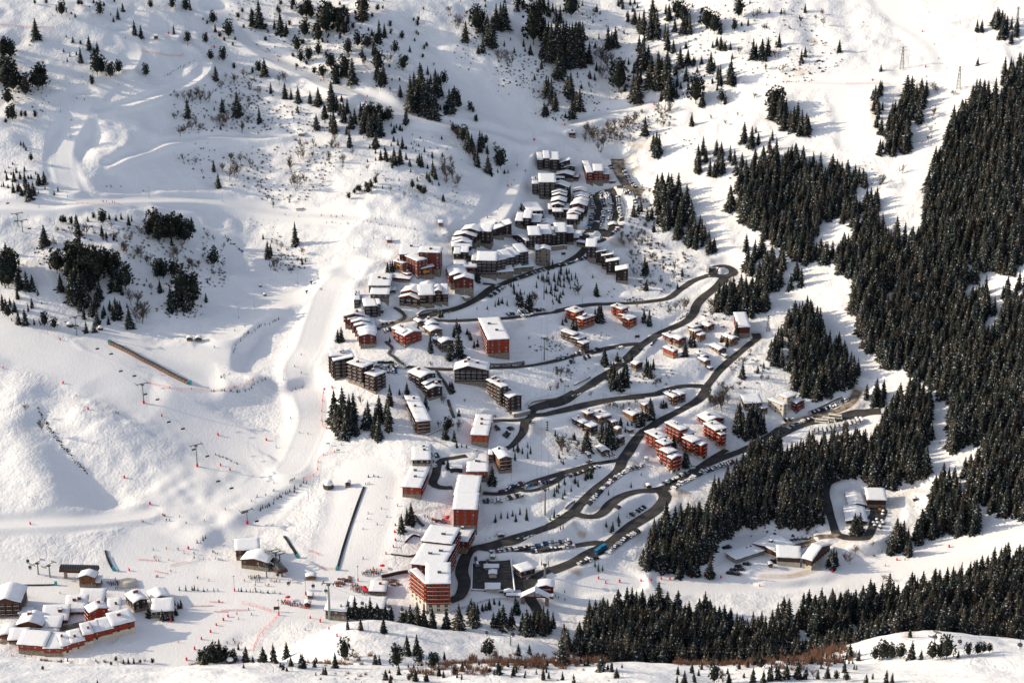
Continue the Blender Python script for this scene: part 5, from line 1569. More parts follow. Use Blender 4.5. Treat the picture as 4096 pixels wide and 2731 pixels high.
# young plantings
tree_fill(Y_, 'b', '1200,1000 1420,830 1600,800 1720,860 1800,1000 1780,1080 1600,1120 1560,1290 1400,1200 1380,1080 1260,1080', 5.2, 4.5, 7.5, 'young spruce in the planting below the roadside cars', 'young spruces below the road', 71, keep=.75)
tree_list(Y_, 'b', '1230,1110,100 1370,1030,120 1360,1180,100 1480,1150,120 1420,1190,90 1440,1215,70 1475,1230,70 1500,1280,90 1535,1310,130 1445,1300,60 1585,1205,90 720,1340,110 675,1365,90 835,1350,90 770,1320,90 750,1320,70 1065,1200,60 960,1270,120 570,1400,60 430,1400,40 1685,1125,70 1700,1010,110 1755,975,80 1985,980,60 1920,900,20 890,1090,90 920,1130,110 930,1190,130 880,1100,60 860,1080,60 985,1090,50',
   'slender young spruce on the snow slope inside the upper road bend', 'young spruces inside the road bend')
tree_list(Y_, 'B', '1270,1425,65 1310,1395,55 1358,1395,55 1395,1380,50 1417,1420,65 1447,1370,60 1495,1405,95 1695,1390,65 1665,1410,40 1725,1395,30', 'slender young spruce on the meadow below the tall red tower', 'young spruces below the red tower')
tree_fill(Y_, 'B', '1380,920 1500,850 1600,920 1590,950 1400,980', 5.4, 5, 9, 'young spruce on the slope behind the golden timber house', 'young spruces behind the timber house', 72, keep=.8)
tree_fill(Y_, 'D', '0,640 90,590 200,560 210,640 110,720 0,700', 5.2, 4.5, 7.5, 'young spruce on the slope under the car-lined loop road', 'young spruces under the loop road', 73, keep=.75)
tree_fill(Y_, 'D', '220,560 300,500 320,560 260,600', 4.6, 6, 9, 'young spruce beside the curve of the loop road', 'young spruces beside the loop road', 74)
tree_fill(Y_, 'D', '400,680 500,640 560,590 680,560 670,640 560,660 480,700 340,820 350,780', 5.6, 4.5, 8, 'young spruce on the strip above the lower curved road', 'young spruces above the lower curve', 75, keep=.7)
tree_fill(Y_, 'D', '280,970 330,890 480,840 540,780 700,690 700,740 560,860 500,920 420,970', 6.0, 4.5, 8, 'young spruce on the strip between the two lower roads', 'young spruces between the lower roads', 76, keep=.55)
tree_fill(Y_, 'D', '0,1190 150,1120 330,1030 390,1030 330,1070 190,1110 60,1170', 6, 4, 6.5, 'young spruce on the verge under the lower car row', 'young spruces on the lower verge', 77, keep=.6)
tree_list(Y_, 'D', '350,1235,70 325,1200,45 380,1230,45 75,935,40 95,930,40 30,850,65 165,285,55 65,420,55 80,450,40 95,460,40 60,670,40 660,545,30', 'single young spruce on the snow banks of the lower roads', 'single young spruces of the lower roads')
tree_fill(Y_, 'D', '0,230 60,220 80,300 10,280', 5.5, 4.5, 7, 'young spruce on the shaded slope below the lift chalet tower', 'young spruces below the lift tower', 78)
for c, t, nn, lab, grp, hh in (
  ('L', '1475,1365 1540,1335', 7, 'small planted spruce at the mouth of the shaded bank', 'saplings at the bank mouth', 2.4), ('L', '1565,1190 1590,1150 1640,1085 1750,1025 1875,955', 26, 'small planted spruce along the rim of the shaded bank', 'saplings along the bank rim', 2.6),
  ('M', '1410,615 1580,620 1700,580 1790,530', 24, 'small planted spruce below the red netted rim', 'saplings below the netted rim', 2.5), ('M', '1445,1030 1530,1075 1598,1110', 10, 'small planted spruce beside the second chairlift pylon', 'saplings by the second pylon', 2.6),
  ('M', '1740,1420 1830,1370 1900,1310 1985,1270 2070,1215', 28, 'small planted spruce along the rim above the lift square', 'saplings above the lift square', 3.2), ('F', '1420,505 1465,470 1510,450', 5, 'small planted spruce at the tip of the snow rim', 'saplings at the rim tip', 3.0),
  ('G', '1105,515 1200,460 1310,405', 17, 'tiny sapling along the curved snow park wall', 'saplings on the snow park wall', 2.2), ('A', '45,565 260,560 470,578 720,620', 22, 'tiny sapling along the edge of the shelf piste', 'saplings along the shelf piste', 2.2),
  ('F', '1275,832 1600,838', 9, 'planted spruce in the row across the lift square', 'spruce row across the square', 4.0), ('F', '1725,840 1900,848 2030,857', 13, 'little spruce in the second row across the lift square', 'second spruce row on the square', 3.0),
  ('k', '100,250 120,255 148,270 175,275 198,280', 5, 'little spruce beside the large dark chalet', 'little spruces by the dark chalet', 3.2), ('F', '710,870 740,870 770,850', 7, 'small spruce in the planted mound by the ticket chalet', 'spruces of the planted mound', 3.2)):
 L_ = smooth_line(hit(pts(c, t)), .5)
 s_ = np.concatenate([[0], np.cumsum(np.hypot(np.diff(L_[:, 0]), np.diff(L_[:, 1])))])
 rr = random.Random(lab)
 for k in range(nn):
  q = (k + rr.uniform(.1, .9)) / nn * s_[-1]
  x, y = np.interp(q, s_, L_[:, 0]) + rr.uniform(-1, 1), np.interp(q, s_, L_[:, 1]) + rr.uniform(-1, 1)
  TREES.append((Y_, x, y, float(zat(x, y)), hh * rr.uniform(.6, 1.25), lab, grp, None))
tree_fill(Y_, 'M', '1760,1450 1900,1340 2060,1250 2050,1300 1900,1400 1880,1500 1840,1490', 9, 1.4, 2.6, 'tiny sapling on the snow face above the lift square', 'saplings on the snow face', 79, keep=.6)
# the near slope
tree_list(S, 'E', '300,1030,110 350,1030,140 400,1030,170 450,1030,130 510,1030,160 560,1045,130 620,1040,110 660,1050,120 480,1035,120 740,1085,150 800,1100,170 850,1110,200 900,1110,190 960,1115,160 770,1090,130 1060,1115,150 1150,1150,210 1260,1090,190 1240,1010,130 1400,1100,120 1470,1110,190 1440,1100,150 1530,1100,160 1640,1150,200 1610,1120,140 1690,1100,150 1560,1000,140 1580,1000,100 1320,980,60 1345,975,60 1370,970,80 1405,940,50 1443,945,45 1285,1000,80 1760,1100,120 1830,1110,130',
   'spruce in the line of trees behind the snow knoll', 'spruces behind the snow knoll', far=True)
tree_list(S, 'E', '345,1115,85 440,1120,110 605,1140,130', 'dark spruce on the snow knoll in front of the low roofs', 'spruces on the snow knoll')
tree_list(S, 'E', '255,1395,130 20,1395,120 545,1370,95 575,1370,80 775,1300,160 845,1300,165 1005,1450,110 1045,1335,70 185,1445,75 620,1480,90 655,1503,75 835,1490,110 915,1490,85 1175,1415,85 1230,1360,80 1435,1440,110 1545,1450,85 1580,1300,100 1660,1290,80 1760,1480,110 1900,1480,75 1980,1500,75 1895,1370,190 1980,1350,75 2080,1380,90 2180,1420,160 2255,1420,85 2290,1465,85 2150,1290,130 2030,1270,90 1710,1440,50 1625,1465,40 1170,1475,50 115,1447,30 1800,1470,60',
   'spruce on the near slope at the foot of the picture', 'spruces of the near slope')
tree_list(PN, 'E', '325,1345,160 700,1395,165 865,1370,110 960,1400,120 1370,1310,120 1120,1450,60 790,1485,50 1340,1300,90 1370,1430,35 990,1370,80', 'broad round pine on the near slope', 'pines of the near slope')
tree_list(S, 'F', '1475,1370,90 1520,1340,130 1590,1320,150 1700,1345,110 1780,1345,120 1725,1260,60 1830,1355,60 1905,1350,125 1980,1350,150 1990,1360,80 2075,1320,130 2105,1380,80 2180,1395,120 2340,1440,70 705,1503,40 895,1360,40 930,1360,50 970,1360,50 490,1345,35 695,1345,28 2285,1447,35 85,1305,22 228,1312,16 180,1310,16 445,1345,25',
   'spruce along the rim of the near slope below the meadow', 'spruces along the near rim')
tree_list(PN, 'F', '1550,1330,110 1680,1340,80 1605,1355,60 2050,1415,50 840,1345,35 1105,1362,40 805,1375,30 1015,1360,30 310,1405,28', 'round pine along the rim of the near slope', 'pines along the near rim')
tree_list(S, 'F', '1075,1030,120 1175,1050,90 1215,1050,60 1250,1050,70 1275,1010,60 1310,960,70 1290,965,60 1262,940,50', 'spruce beside the dark chalet pair on the meadow', 'spruces by the dark chalet pair')
tree_list(S, 'K', '670,1330,100 710,1310,90 745,1370,70 640,1380,80 815,1380,80 490,1400,60 185,1470,60 120,1495,80 290,1500,60 20,1560,60 70,1562,100 370,1562,75 530,1555,110 650,1545,130 600,1560,100 700,1540,110 755,1530,120 830,1530,140 880,1535,80 965,1535,80 1030,1530,100 1145,1490,100 1105,1350,60 1180,1390,110 1240,1410,90 1225,1470,36 1290,1560,70 1335,1535,50 1425,1560,100 1465,1560,80 535,1440,45 1595,1405,140 1660,1405,80 1585,1255,70 1910,1390,60 640,1500,60 450,1390,60',
   'spruce on the near slope under the roadside bank', 'spruces under the roadside bank')
tree_list(PN, 'K', '270,1562,130 330,1440,60 1090,1540,60 1160,1550,60 585,1465,80 1400,1410,130 1460,1410,110 1350,1410,90 1520,1400,100 1735,1405,110 1830,1400,150 1975,1380,90 2040,1370,80 2080,1360,70 2120,1355,60 1430,1400,90 1790,1400,90', 'broad pine on the near slope under the roadside bank', 'pines under the roadside bank')
tree_list(B_, 'K', '930,1420,130 1050,1410,120 940,1540,110 240,1400,90 330,1560,90 1215,700,90 1160,740,70 1170,760,60 1410,880,60 1330,640,40', 'bare tree on the near slope under the roadside bank', 'bare trees under the roadside bank', m=RUST)
tree_list(B_, 'B', '1730,370,80 1800,350,55 1510,110,40 1690,120,60 1640,130,50 805,295,40 1270,680,50 890,560,70 1000,760,90 865,735,50 1050,560,40 1770,900,110 1740,880,90 1860,880,60 300,580,90 1750,430,60 1720,470,60', 'leafless tree between the blocks of the middle village', 'leafless trees of the middle village')
tree_list(B_, 'C', '700,60,70 860,100,80 900,90,60 1060,180,80 1040,260,60 740,500,60 930,500,80 1010,540,90 1060,520,110 1130,510,120 1160,480,80 1370,580,130 1380,500,120 1350,540,100 1540,1040,100 1700,880,60 1640,970,80 1400,1320,150 1370,1320,110 1450,1300,130 1480,1260,150 1510,1310,120 1550,1200,80 1350,1290,100 1610,1160,70 1790,1100,60 1840,1110,60 730,1310,80 610,1360,70 670,1330,60 490,1350,80 530,1340,80 570,1350,70 340,1240,50 380,1170,50 160,1050,50 70,1060,80 235,380,110 880,1100,80 900,1160,80 930,1130,70 1590,960,60 850,310,70 930,280,60 760,360,50 720,330,50 420,1400,40 1240,690,60 1500,1230,100',
   'leafless tree on the shaded slopes along the hairpin roads', 'leafless trees along the hairpin roads')
tree_list(B_, 'h', '35,470,130 60,490,80 130,450,70 15,470,60 1250,160,150 1190,150,110 1160,120,90', 'leafless tree among the lower brown chalets', 'leafless trees of the lower chalets')
tree_list(B_, 'b', '1780,1200,170 1190,1330,200 1170,1300,150 950,1370,80', 'wide leafless tree on the planting slope', 'leafless trees of the planting slope')
tree_list(B_, 'a', '1900,1120,90 1750,1280,110 1800,1330,100 1880,1300,110 1960,1250,120 2020,1330,120 2100,1300,110 1900,1440,80 2000,1450,90 2130,1360,110 2200,1500,110 1780,1180,60 2080,1200,100 2300,1440,90 1850,1230,90 2160,1240,60 2240,1330,80', 'leafless tree on the steep shaded bank below the roundabout', 'leafless trees of the shaded bank')
tree_fill(S, 'E', '270,1030 330,1000 620,1020 720,1060 1000,1100 1000,1130 740,1110 600,1070', 5, 13, 21, 'spruce in the line of trees behind the snow knoll', 'spruces behind the snow knoll', 91, far=True)
tree_fill(S, 'E', '1380,1120 1500,1080 1780,1080 1860,1120 1780,1160 1500,1150', 5.4, 12, 20, 'spruce in the line of trees behind the snow knoll', 'spruces behind the snow knoll', 92, far=True, keep=.7)
for c, t, gap, keep, h0, h1, sd in (('E', '560,1430 1000,1350 1500,1310 2352,1270 2352,1430 1900,1440 1400,1450 700,1490', 8, .42, 2.2, 6, 93), ('K', '0,1380 500,1330 760,1350 1180,1390 1250,1480 600,1560 0,1560', 7.5, .5, 2.4, 7, 94), ('F', '1430,1380 2300,1360 2300,1440 1700,1400', 8, .4, 2, 5, 95)):
 tree_fill(S, c, t, gap, h0, h1, 'spruce on the near slope at the foot of the picture' if c == 'E' else ('spruce on the near slope under the roadside bank' if c == 'K' else 'spruce along the rim of the near slope below the meadow'), 'spruces of the near slope' if c == 'E' else ('spruces under the roadside bank' if c == 'K' else 'spruces along the near rim'), sd, keep=keep)
for c, t, gap, keep, h0, h1, sd, kd, lab, grp in (
  ('H', '0,0 700,0 760,300 620,460 420,640 0,520', 11, .5, 2.5, 8, 101, PN, 'rounded pine on the steep slope at the top middle', 'pines on the top middle slope'),
  ('H', '900,0 2352,0 2352,640 2000,690 1500,760 1250,420', 12, .4, 3, 9, 102, S, 'dark spruce on the rocky rib at the top', 'spruces on the rocky rib'),
  ('G', '1450,0 2352,0 2352,620 1900,420 1600,180', 11, .45, 2.5, 8, 103, PN, 'rounded pine above the upper diagonal piste', 'pines above the diagonal piste'),
  ('H', '0,950 420,880 950,960 900,1150 600,1250 200,1300 0,1100', 13, .35, 1.6, 4.5, 104, S, 'small spruce dotted over the open slope above the village', 'small spruces above the village'),
  ('G', '0,60 600,0 1100,60 900,130 480,150 0,140', 14, .3, 2, 5, 105, S, 'lone dark spruce on the open snow round the snow park', 'spruces round the snow park'),
  ('I', '0,0 800,0 980,120 760,330 430,480 100,640 0,640', 13, .4, 2.5, 7, 106, S, 'spruce on the bright slope at the upper corner', 'spruces on the bright upper slope'),
  ('L', '380,420 900,380 1320,520 1350,850 1150,900 900,760 500,560', 12, .35, 2, 6, 107, S, 'spruce in the thick wood above the conveyor shelf', 'spruces above the conveyor shelf')):
 tree_fill(kd, c, t, gap, h0, h1, lab, grp, sd, keep=keep)
for c, t, gap, keep, sd, lab, grp in (('G', '1150,600 1420,560 1680,500 1700,640 1650,860 1250,900 1180,760', 9, .55, 111, 'bare tree in the thicket under the snow park curve', 'bare trees under the snow park curve'),
         ('G', '1900,980 2300,980 2300,1200 2060,1320 1900,1280', 10, .5, 112, 'leafless tree on the sunlit scrub slope above the shelf piste', 'leafless trees above the shelf piste'),
         ('H', '1740,930 2060,760 2330,740 2330,860 2000,960 1860,1020', 8, .6, 113, 'bare tree in the thicket beside the snow mound cabin', 'bare trees beside the mound cabin'),
         ('L', '800,420 1000,560 1340,560 1340,680 1000,680 820,560', 9, .5, 114, 'bare tree in the thickets of the shaded bank', 'bare trees of the shaded bank'),
         ('C', '650,60 1200,60 1240,190 900,340 720,300', 8, .5, 115, 'leafless tree on the shaded slopes along the hairpin roads', 'leafless trees along the hairpin roads'),
         ('C', '1340,1180 1520,1150 1560,1260 1480,1340 1350,1320', 6, .7, 116, 'leafless tree on the shaded slopes along the hairpin roads', 'leafless trees along the hairpin roads'),
         ('C', '920,470 1160,420 1180,530 1040,560', 6, .7, 117, 'leafless tree on the shaded slopes along the hairpin roads', 'leafless trees along the hairpin roads'),
         ('a', '1700,1080 1900,1060 2300,1300 2352,1500 2000,1460 1780,1290', 8, .5, 118, 'leafless tree on the steep shaded bank below the roundabout', 'leafless trees of the shaded bank')):
 tree_fill(B_, c, t, gap, 4, 8, lab, grp, sd, keep=keep)
tree_fill(S, 'W', '1640,1430 1850,1410 2200,1390 2362,1375 2362,1530 1640,1530', 5.6, 12, 20, VAL, 'spruces of the valley forest', 64, far=True, keep=.85)
tree_fill(S, 'W', '1290,1455 1780,1470 1780,1540 1290,1540', 5.6, 12, 20, VAL, 'spruces of the valley forest', 65, far=True, keep=.85)
tree_fill(PN, 'F', '1440,1374 1475,1300 1640,1290 1655,1350 1560,1374', 4.5, 6, 11, 'round pine along the rim of the near slope', 'pines along the near rim', 96)
RB = 'rust brown bush in the undergrowth of the near slope'
tree_fill(BU, 'E', '0,1385 500,1370 520,1300 470,1290 0,1370', 5.5, 1.6, 3.4, RB, 'rust brown bushes of the near slope', 81, m=RUST, keep=.55)
tree_fill(BU, 'E', '760,1430 1200,1330 1600,1290 2352,1270 2352,1340 1900,1400 1500,1420 1100,1460', 4.6, 2.2, 4.8, RB, 'rust brown bushes of the near slope', 82, m=RUST, keep=.75)
tree_fill(BU, 'K', '0,1370 300,1330 700,1260 760,1330 1160,1330 1250,1400 900,1480 500,1460 0,1440', 4.6, 2.2, 4.8, RB, 'rust brown bushes of the near slope', 83, m=RUST, keep=.7)
tree_fill(BU, 'F', '260,1325 760,1345 1060,1340 1060,1362 760,1372 300,1350', 4.6, 1.0, 2.2, RB, 'rust brown bushes of the near slope', 84, m=RUST, keep=.8)
tree_fill(BU, 'F', '1300,1375 1480,1330 1500,1380', 5, 1, 2.4, RB, 'rust brown bushes of the near slope', 85, m=RUST)
tree_fill(BU, 'E', '40,1480 400,1420 520,1440 300,1500', 7, .8, 1.8, RB, 'rust brown bushes of the near slope', 86, m=RUST, keep=.5)

# ------------------------------------------------------------------ place the trees: the 300 largest of each kind stand alone, the rest is one wood
base_me, trunk_me = {}, None
v_, f_ = TRUNK
trunk_me = np_mesh('trunk', v_, f_, [BARK])
for k, lst in TPL.items():
 for i, (v_, f_) in enumerate(lst):
  base_me[k, i, None] = np_mesh('crown', v_, f_, [TMAT[k]])
  if k in (B_, BU):
   base_me[k, i, RUST] = np_mesh('crown', v_, f_, [RUST])
  else:
   tv, tf = TRUNK
   base_me[k, i, 'one'] = np_mesh(k, np.vstack([v_, tv]), np.vstack([f_, tf + len(v_)]), [TMAT[k], BARK], np.concatenate([np.zeros(len(f_)), np.ones(len(tf))]))


def pile(name, items, kind_tpl, mats, label, group=None):
 """one mesh of many plants that nobody counts"""
 Vs, Fs, o = [], [], 0
 r = np.random.default_rng(5)
 mi = []
 for it in items:
  i = r.integers(len(TPL[kind_tpl]))
  v_, f_ = TPL[kind_tpl][i]
  a = r.uniform(0, 6.283)
  ca, sa = math.cos(a), math.sin(a)
  w_ = it[4] * r.uniform(.85, 1.25)
  Vs.append(np.column_stack([(v_[:, 0] * ca - v_[:, 1] * sa) * w_ + it[1], (v_[:, 0] * sa + v_[:, 1] * ca) * w_ + it[2], v_[:, 2] * it[4] + it[3] - .25]))
  Fs.append(f_ + o)
  o += len(v_)
 ob = link(name, np_mesh(name, np.vstack(Vs), np.vstack(Fs), mats))
 tag(ob, label, 'vegetation', group, 'stuff')
 return ob


RT = random.Random(3)
for kind in (S, PN, Y_, B_, BU):
 its = [t for t in TREES if t[0] == kind]
 dd = np.array([math.hypot(t[2], CAM_H - t[3]) for t in its])
 uu, vv, _d = project(np.array([[t[1], t[2], t[3] + t[4] * .6] for t in its]))
 size = np.array([t[4] for t in its]) / dd
 size[(uu < -30) | (uu > 4126) | (vv < -20) | (vv > 2750)] = 0
 order = np.argsort(-size)
 solo = [i for i in order[:300] if size[i] > 0]
 rest = [its[i] for i in order[len(solo):]]
 for rank, i in enumerate(solo):
  k, x, y, z, hh, lab, grp, m = its[i]
  q = RT.randrange(len(TPL[kind]))
  sc = (hh * RT.uniform(.9, 1.2), hh * RT.uniform(.9, 1.2), hh)
  rz = RT.uniform(0, 6.28)
  if kind in (S, PN) and rank < 70:
   t = link(kind, None, None, (x, y, z - .2), rz, sc)
   link('crown', base_me[kind, q, None], t)
   link('trunk', trunk_me, t)
  elif kind in (B_, BU):
   t = link(kind, base_me[kind, q, m], None, (x, y, z - .1), rz, sc)
  else:
   t = link(kind, base_me[kind, q, 'one'], None, (x, y, z - .2), rz, sc)
  tag(t, lab, 'bush' if kind == BU else 'tree', grp)
 if rest:
  nm = {S: 'spruce_forest', PN: 'pine_wood', Y_: 'sapling_rows', B_: 'bare_thicket', BU: 'bush_undergrowth'}[kind]
  rest = [t for t in rest]
  pile(nm, rest, kind, [RUST if kind == BU else TMAT[kind]], None)
 print('TREES', kind, len(its))

# low scrub and stones poking through the snow
SCRUB = []
for k, (c, t, gap, keep, h0, h1) in enumerate((
  ('G', '1130,640 1400,560 1700,480 1900,640 2250,850 2200,900 1500,900 1180,900', 4.2, .5, .5, 1.6), ('G', '1150,1000 1400,940 2000,940 2300,1000 2300,1180 2050,1350 1800,1380 1650,1280 1400,1230 1200,1080', 4.6, .42, .4, 1.5),
  ('G', '100,280 380,300 560,520 740,560 620,600 480,450 280,340', 5.5, .4, .4, 1.2), ('G', '130,380 400,560 300,760 60,660', 5, .4, .4, 1.2), ('G', '1400,230 1640,250 1560,330 1400,330', 5, .4, .3, 1.0), ('G', '1450,0 2300,0 2340,620 2000,500 1700,300', 5.5, .35, .4, 1.3),
  ('H', '0,0 300,100 700,500 900,700 700,700 500,660 0,520', 5.5, .3, .3, 1.2), ('H', '700,60 1000,120 1300,480 1480,640 1500,830 1300,700 900,450', 5.2, .42, .4, 1.4), ('H', '1100,300 1500,420 1450,700 1250,520', 3.6, .6, .5, 1.5),
  ('H', '1450,500 1900,500 2000,690 1900,720 1600,820 1500,800', 4.4, .5, .5, 1.6), ('H', '1700,60 2050,200 2100,640 1950,640 1800,450', 5, .4, .4, 1.4), ('H', '1750,880 2100,740 2330,740 2330,900 2000,970 1850,1030', 4.2, .5, .5, 1.5),
  ('H', '400,950 900,1000 920,1300 700,1400 500,1300 300,1100', 6.5, .3, .3, 1.0), ('H', '700,1300 900,1320 1050,1400 850,1430', 4.5, .5, .3, .9), ('I', '0,0 900,0 1050,150 1100,400 700,540 450,500 100,650 0,650', 5.6, .35, .4, 1.4),
  ('I', '700,440 1050,280 1150,430 900,540', 4, .5, .4, 1.2), ('I', '1240,140 1380,150 1370,190 1240,190', 3.4, .6, .3, .8), ('I', '1350,230 1480,210 1600,270 1560,290', 4, .4, .3, .7), ('I', '1700,700 1850,640 1800,900 1660,1000', 5, .4, .4, 1.2),
  ('I', '1180,1060 1350,1100 1450,1250 1300,1250', 5, .4, .4, 1.2), ('I', '0,980 120,900 400,1200 330,1260', 5.2, .4, .4, 1.3), ('I', '380,1240 700,1250 700,1400 500,1380', 6, .4, .4, 1.3),
  ('L', '350,360 900,340 1300,520 1400,700 1350,900 1200,980 1000,900 800,500', 4.6, .4, .5, 1.6), ('L', '1340,350 1500,420 1540,560 1500,760 1400,760', 4.4, .6, .5, 1.6), ('L', '1750,440 1900,400 2080,540 2060,640 1850,650', 4, .55, .5, 1.5), ('L', '1180,920 1400,880 1380,940 1250,980', 3.6, .7, .4, 1.2),
  ('L', '1650,290 1900,300 1880,420 1700,380', 5, .4, .3, .9), ('C', '650,40 1200,20 1250,200 900,380 700,330', 4.6, .5, .5, 1.7), ('C', '320,370 560,320 640,380 420,430', 5, .45, .4, 1.2), ('C', '360,680 560,670 540,770 370,760', 4, .5, .4, 1.1), ('C', '700,470 1150,430 1180,520 900,570', 4.6, .5, .5, 1.5),
  ('C', '680,1040 900,1000 1060,1020 980,1160 760,1150', 4.6, .5, .4, 1.4), ('C', '1200,1000 1270,1000 1250,1050', 4, .6, .4, 1.2), ('C', '1480,920 1700,840 1900,1060 1750,1150 1600,1180', 4.6, .45, .5, 1.6), ('C', '0,770 150,850 420,960 300,1040 150,1160 0,1200', 5, .4, .4, 1.4), ('C', '1250,480 1500,560 1540,680 1350,640', 4.4, .55, .5, 1.7),
  ('B', '1500,150 1780,110 1800,190 1560,210', 4, .55, .4, 1.2), ('B', '1680,300 1830,330 1800,470 1660,470', 4, .55, .4, 1.4), ('B', '1000,560 1060,560 1060,640 990,640', 4, .5, .4, 1.0), ('B', '1700,850 1900,800 1880,980 1760,980', 4.5, .5, .4, 1.4), ('B', '1580,470 1600,520 1500,500', 4, .5, .3, .8),
  ('a', '2000,450 2200,600 2352,700 2352,1540 2100,1540 1800,1300 1700,1180 1850,1080', 4.2, .5, .5, 1.8), ('K', '470,500 700,530 950,550 1000,500 1060,560 800,590 480,580', 4.4, .5, .3, 1.1), ('K', '1100,740 1350,640 1420,600 1420,700 1250,760', 5, .4, .4, 1.2), ('K', '250,560 330,520 380,560 300,640', 4.4, .5, .4, 1.2),
  ('E', '0,1440 2352,1400 2352,1500 0,1500', 7.5, .35, .3, 1.0), ('K', '0,1440 1200,1420 1200,1480 0,1562', 6.5, .4, .3, 1.1), ('M', '170,1300 240,1305 320,1350 200,1330', 2.6, .8, .2, .6), ('K', '1500,380 1760,330 1800,380 1560,420', 4.6, .4, .2, .6))):
 X, Y, z = scatter(c, t, gap, 300 + k)
 r = np.random.default_rng(400 + k)
 cl = noise2(X[None], Y[None], 13, 500 + k)[0]
 for i in range(len(X)):
  if r.random() < 1.35 * keep * (1 + .8 * cl[i]) and not ROADMASK[int((Y[i] - GY0) / GS), int((X[i] - GX0) / GS)]:
   SCRUB.append((BU, X[i], Y[i], z[i], 1.55 * r.uniform(h0, h1)))
pile('alpine_scrub', SCRUB, BU, [TWIG], None)
ROCK = noisy('grey_brown_rock', (.11, .09, .075), (.045, .04, .038), .6, .9)
Vs, Fs, o = [], [], 0
for k, (c, t, gap, keep) in enumerate((('H', '1080,340 1350,440 1330,620 1200,560', 4.2, .5), ('H', '960,120 1100,130 1100,380 980,350', 5, .4), ('I', '720,460 1060,380 1050,470 740,540', 4.4, .5), ('L', '210,470 340,500 340,640 260,600', 3.4, .6),
          ('K', '480,525 700,535 960,560 700,580', 4.2, .4), ('L', '430,980 560,1000 700,1030 480,1050', 4.5, .4), ('H', '1780,690 1930,690 1900,740 1800,760', 4, .6), ('M', '240,690 300,790 350,870 420,960 500,1060 610,1180 600,1185 480,1070 400,970 330,890 280,800', 1.5, .8),
          ('G', '1750,1200 1820,1330 1800,1340 1740,1240', 2, .7), ('L', '1510,400 1640,520 1630,530 1500,420', 1.8, .7), ('I', '720,540 1000,540 990,550 720,556', 2.2, .6), ('E', '1330,470 1360,450 1440,430 1440,436 1360,465', 1.4, .9),
          ('C', '1070,595 1190,520 1195,535 1080,605', 1.3, .9), ('B', '1200,285 1330,285 1480,265 1480,290 1330,300 1210,300', 1.6, .9), ('i', '630,210 800,130 900,90 905,96 800,145 640,222', 1.3, .9), ('C', '610,430 700,400 790,410 800,425 700,440', 1.6, .8))):
 X, Y, z = scatter(c, t, gap, 600 + k)
 r = np.random.default_rng(700 + k)
 for i in range(len(X)):
  if r.random() > keep:
   continue
  s = r.uniform(.5, 1.5) * (gap / 4) ** .5
  ring = [[(X[i] + s * rr_ * math.cos(a) * r.uniform(.7, 1.2), Y[i] + s * rr_ * math.sin(a) * r.uniform(.7, 1.2), z[i] + s * zz_) for a in np.arange(5) * 1.2566] for rr_, zz_ in ((1, -.4), (.9, .3), (.45, .75))]
  vs = [p for q in ring for p in q]
  fs = []
  for j in range(2):
   for q in range(5):
    a, b_ = j * 5 + q, j * 5 + (q + 1) % 5
    fs += [(a, b_, b_ + 5), (a, b_ + 5, a + 5)]
  fs += [(10, 11, 12), (10, 12, 13), (10, 13, 14)]
  Vs.append(np.array(vs))
  Fs.append(np.array(fs) + o)
  o += 15
ob = link('rock_rubble', np_mesh('rock_rubble', np.vstack(Vs), np.vstack(Fs), [ROCK]))
tag(ob, None, 'rubble', None, 'stuff')
# ------------------------------------------------------------------ cars
PAINT = {'black': (.012, .012, .014), 'dark grey': (.05, .052, .056), 'silver': (.38, .39, .40), 'white': (.72, .72, .70), 'dark blue': (.015, .035, .10), 'dark red': (.24, .018, .02), 'blue': (.02, .13, .33), 'green': (.03, .14, .09), 'brown': (.10, .06, .035)}
PM = {k: mat(k.replace(' ', '_') + '_car_paint', v, .3, .1, .5) for k, v in PAINT.items()}
RUBBER = mat('tyre_rubber', (.02, .02, .02), .9)


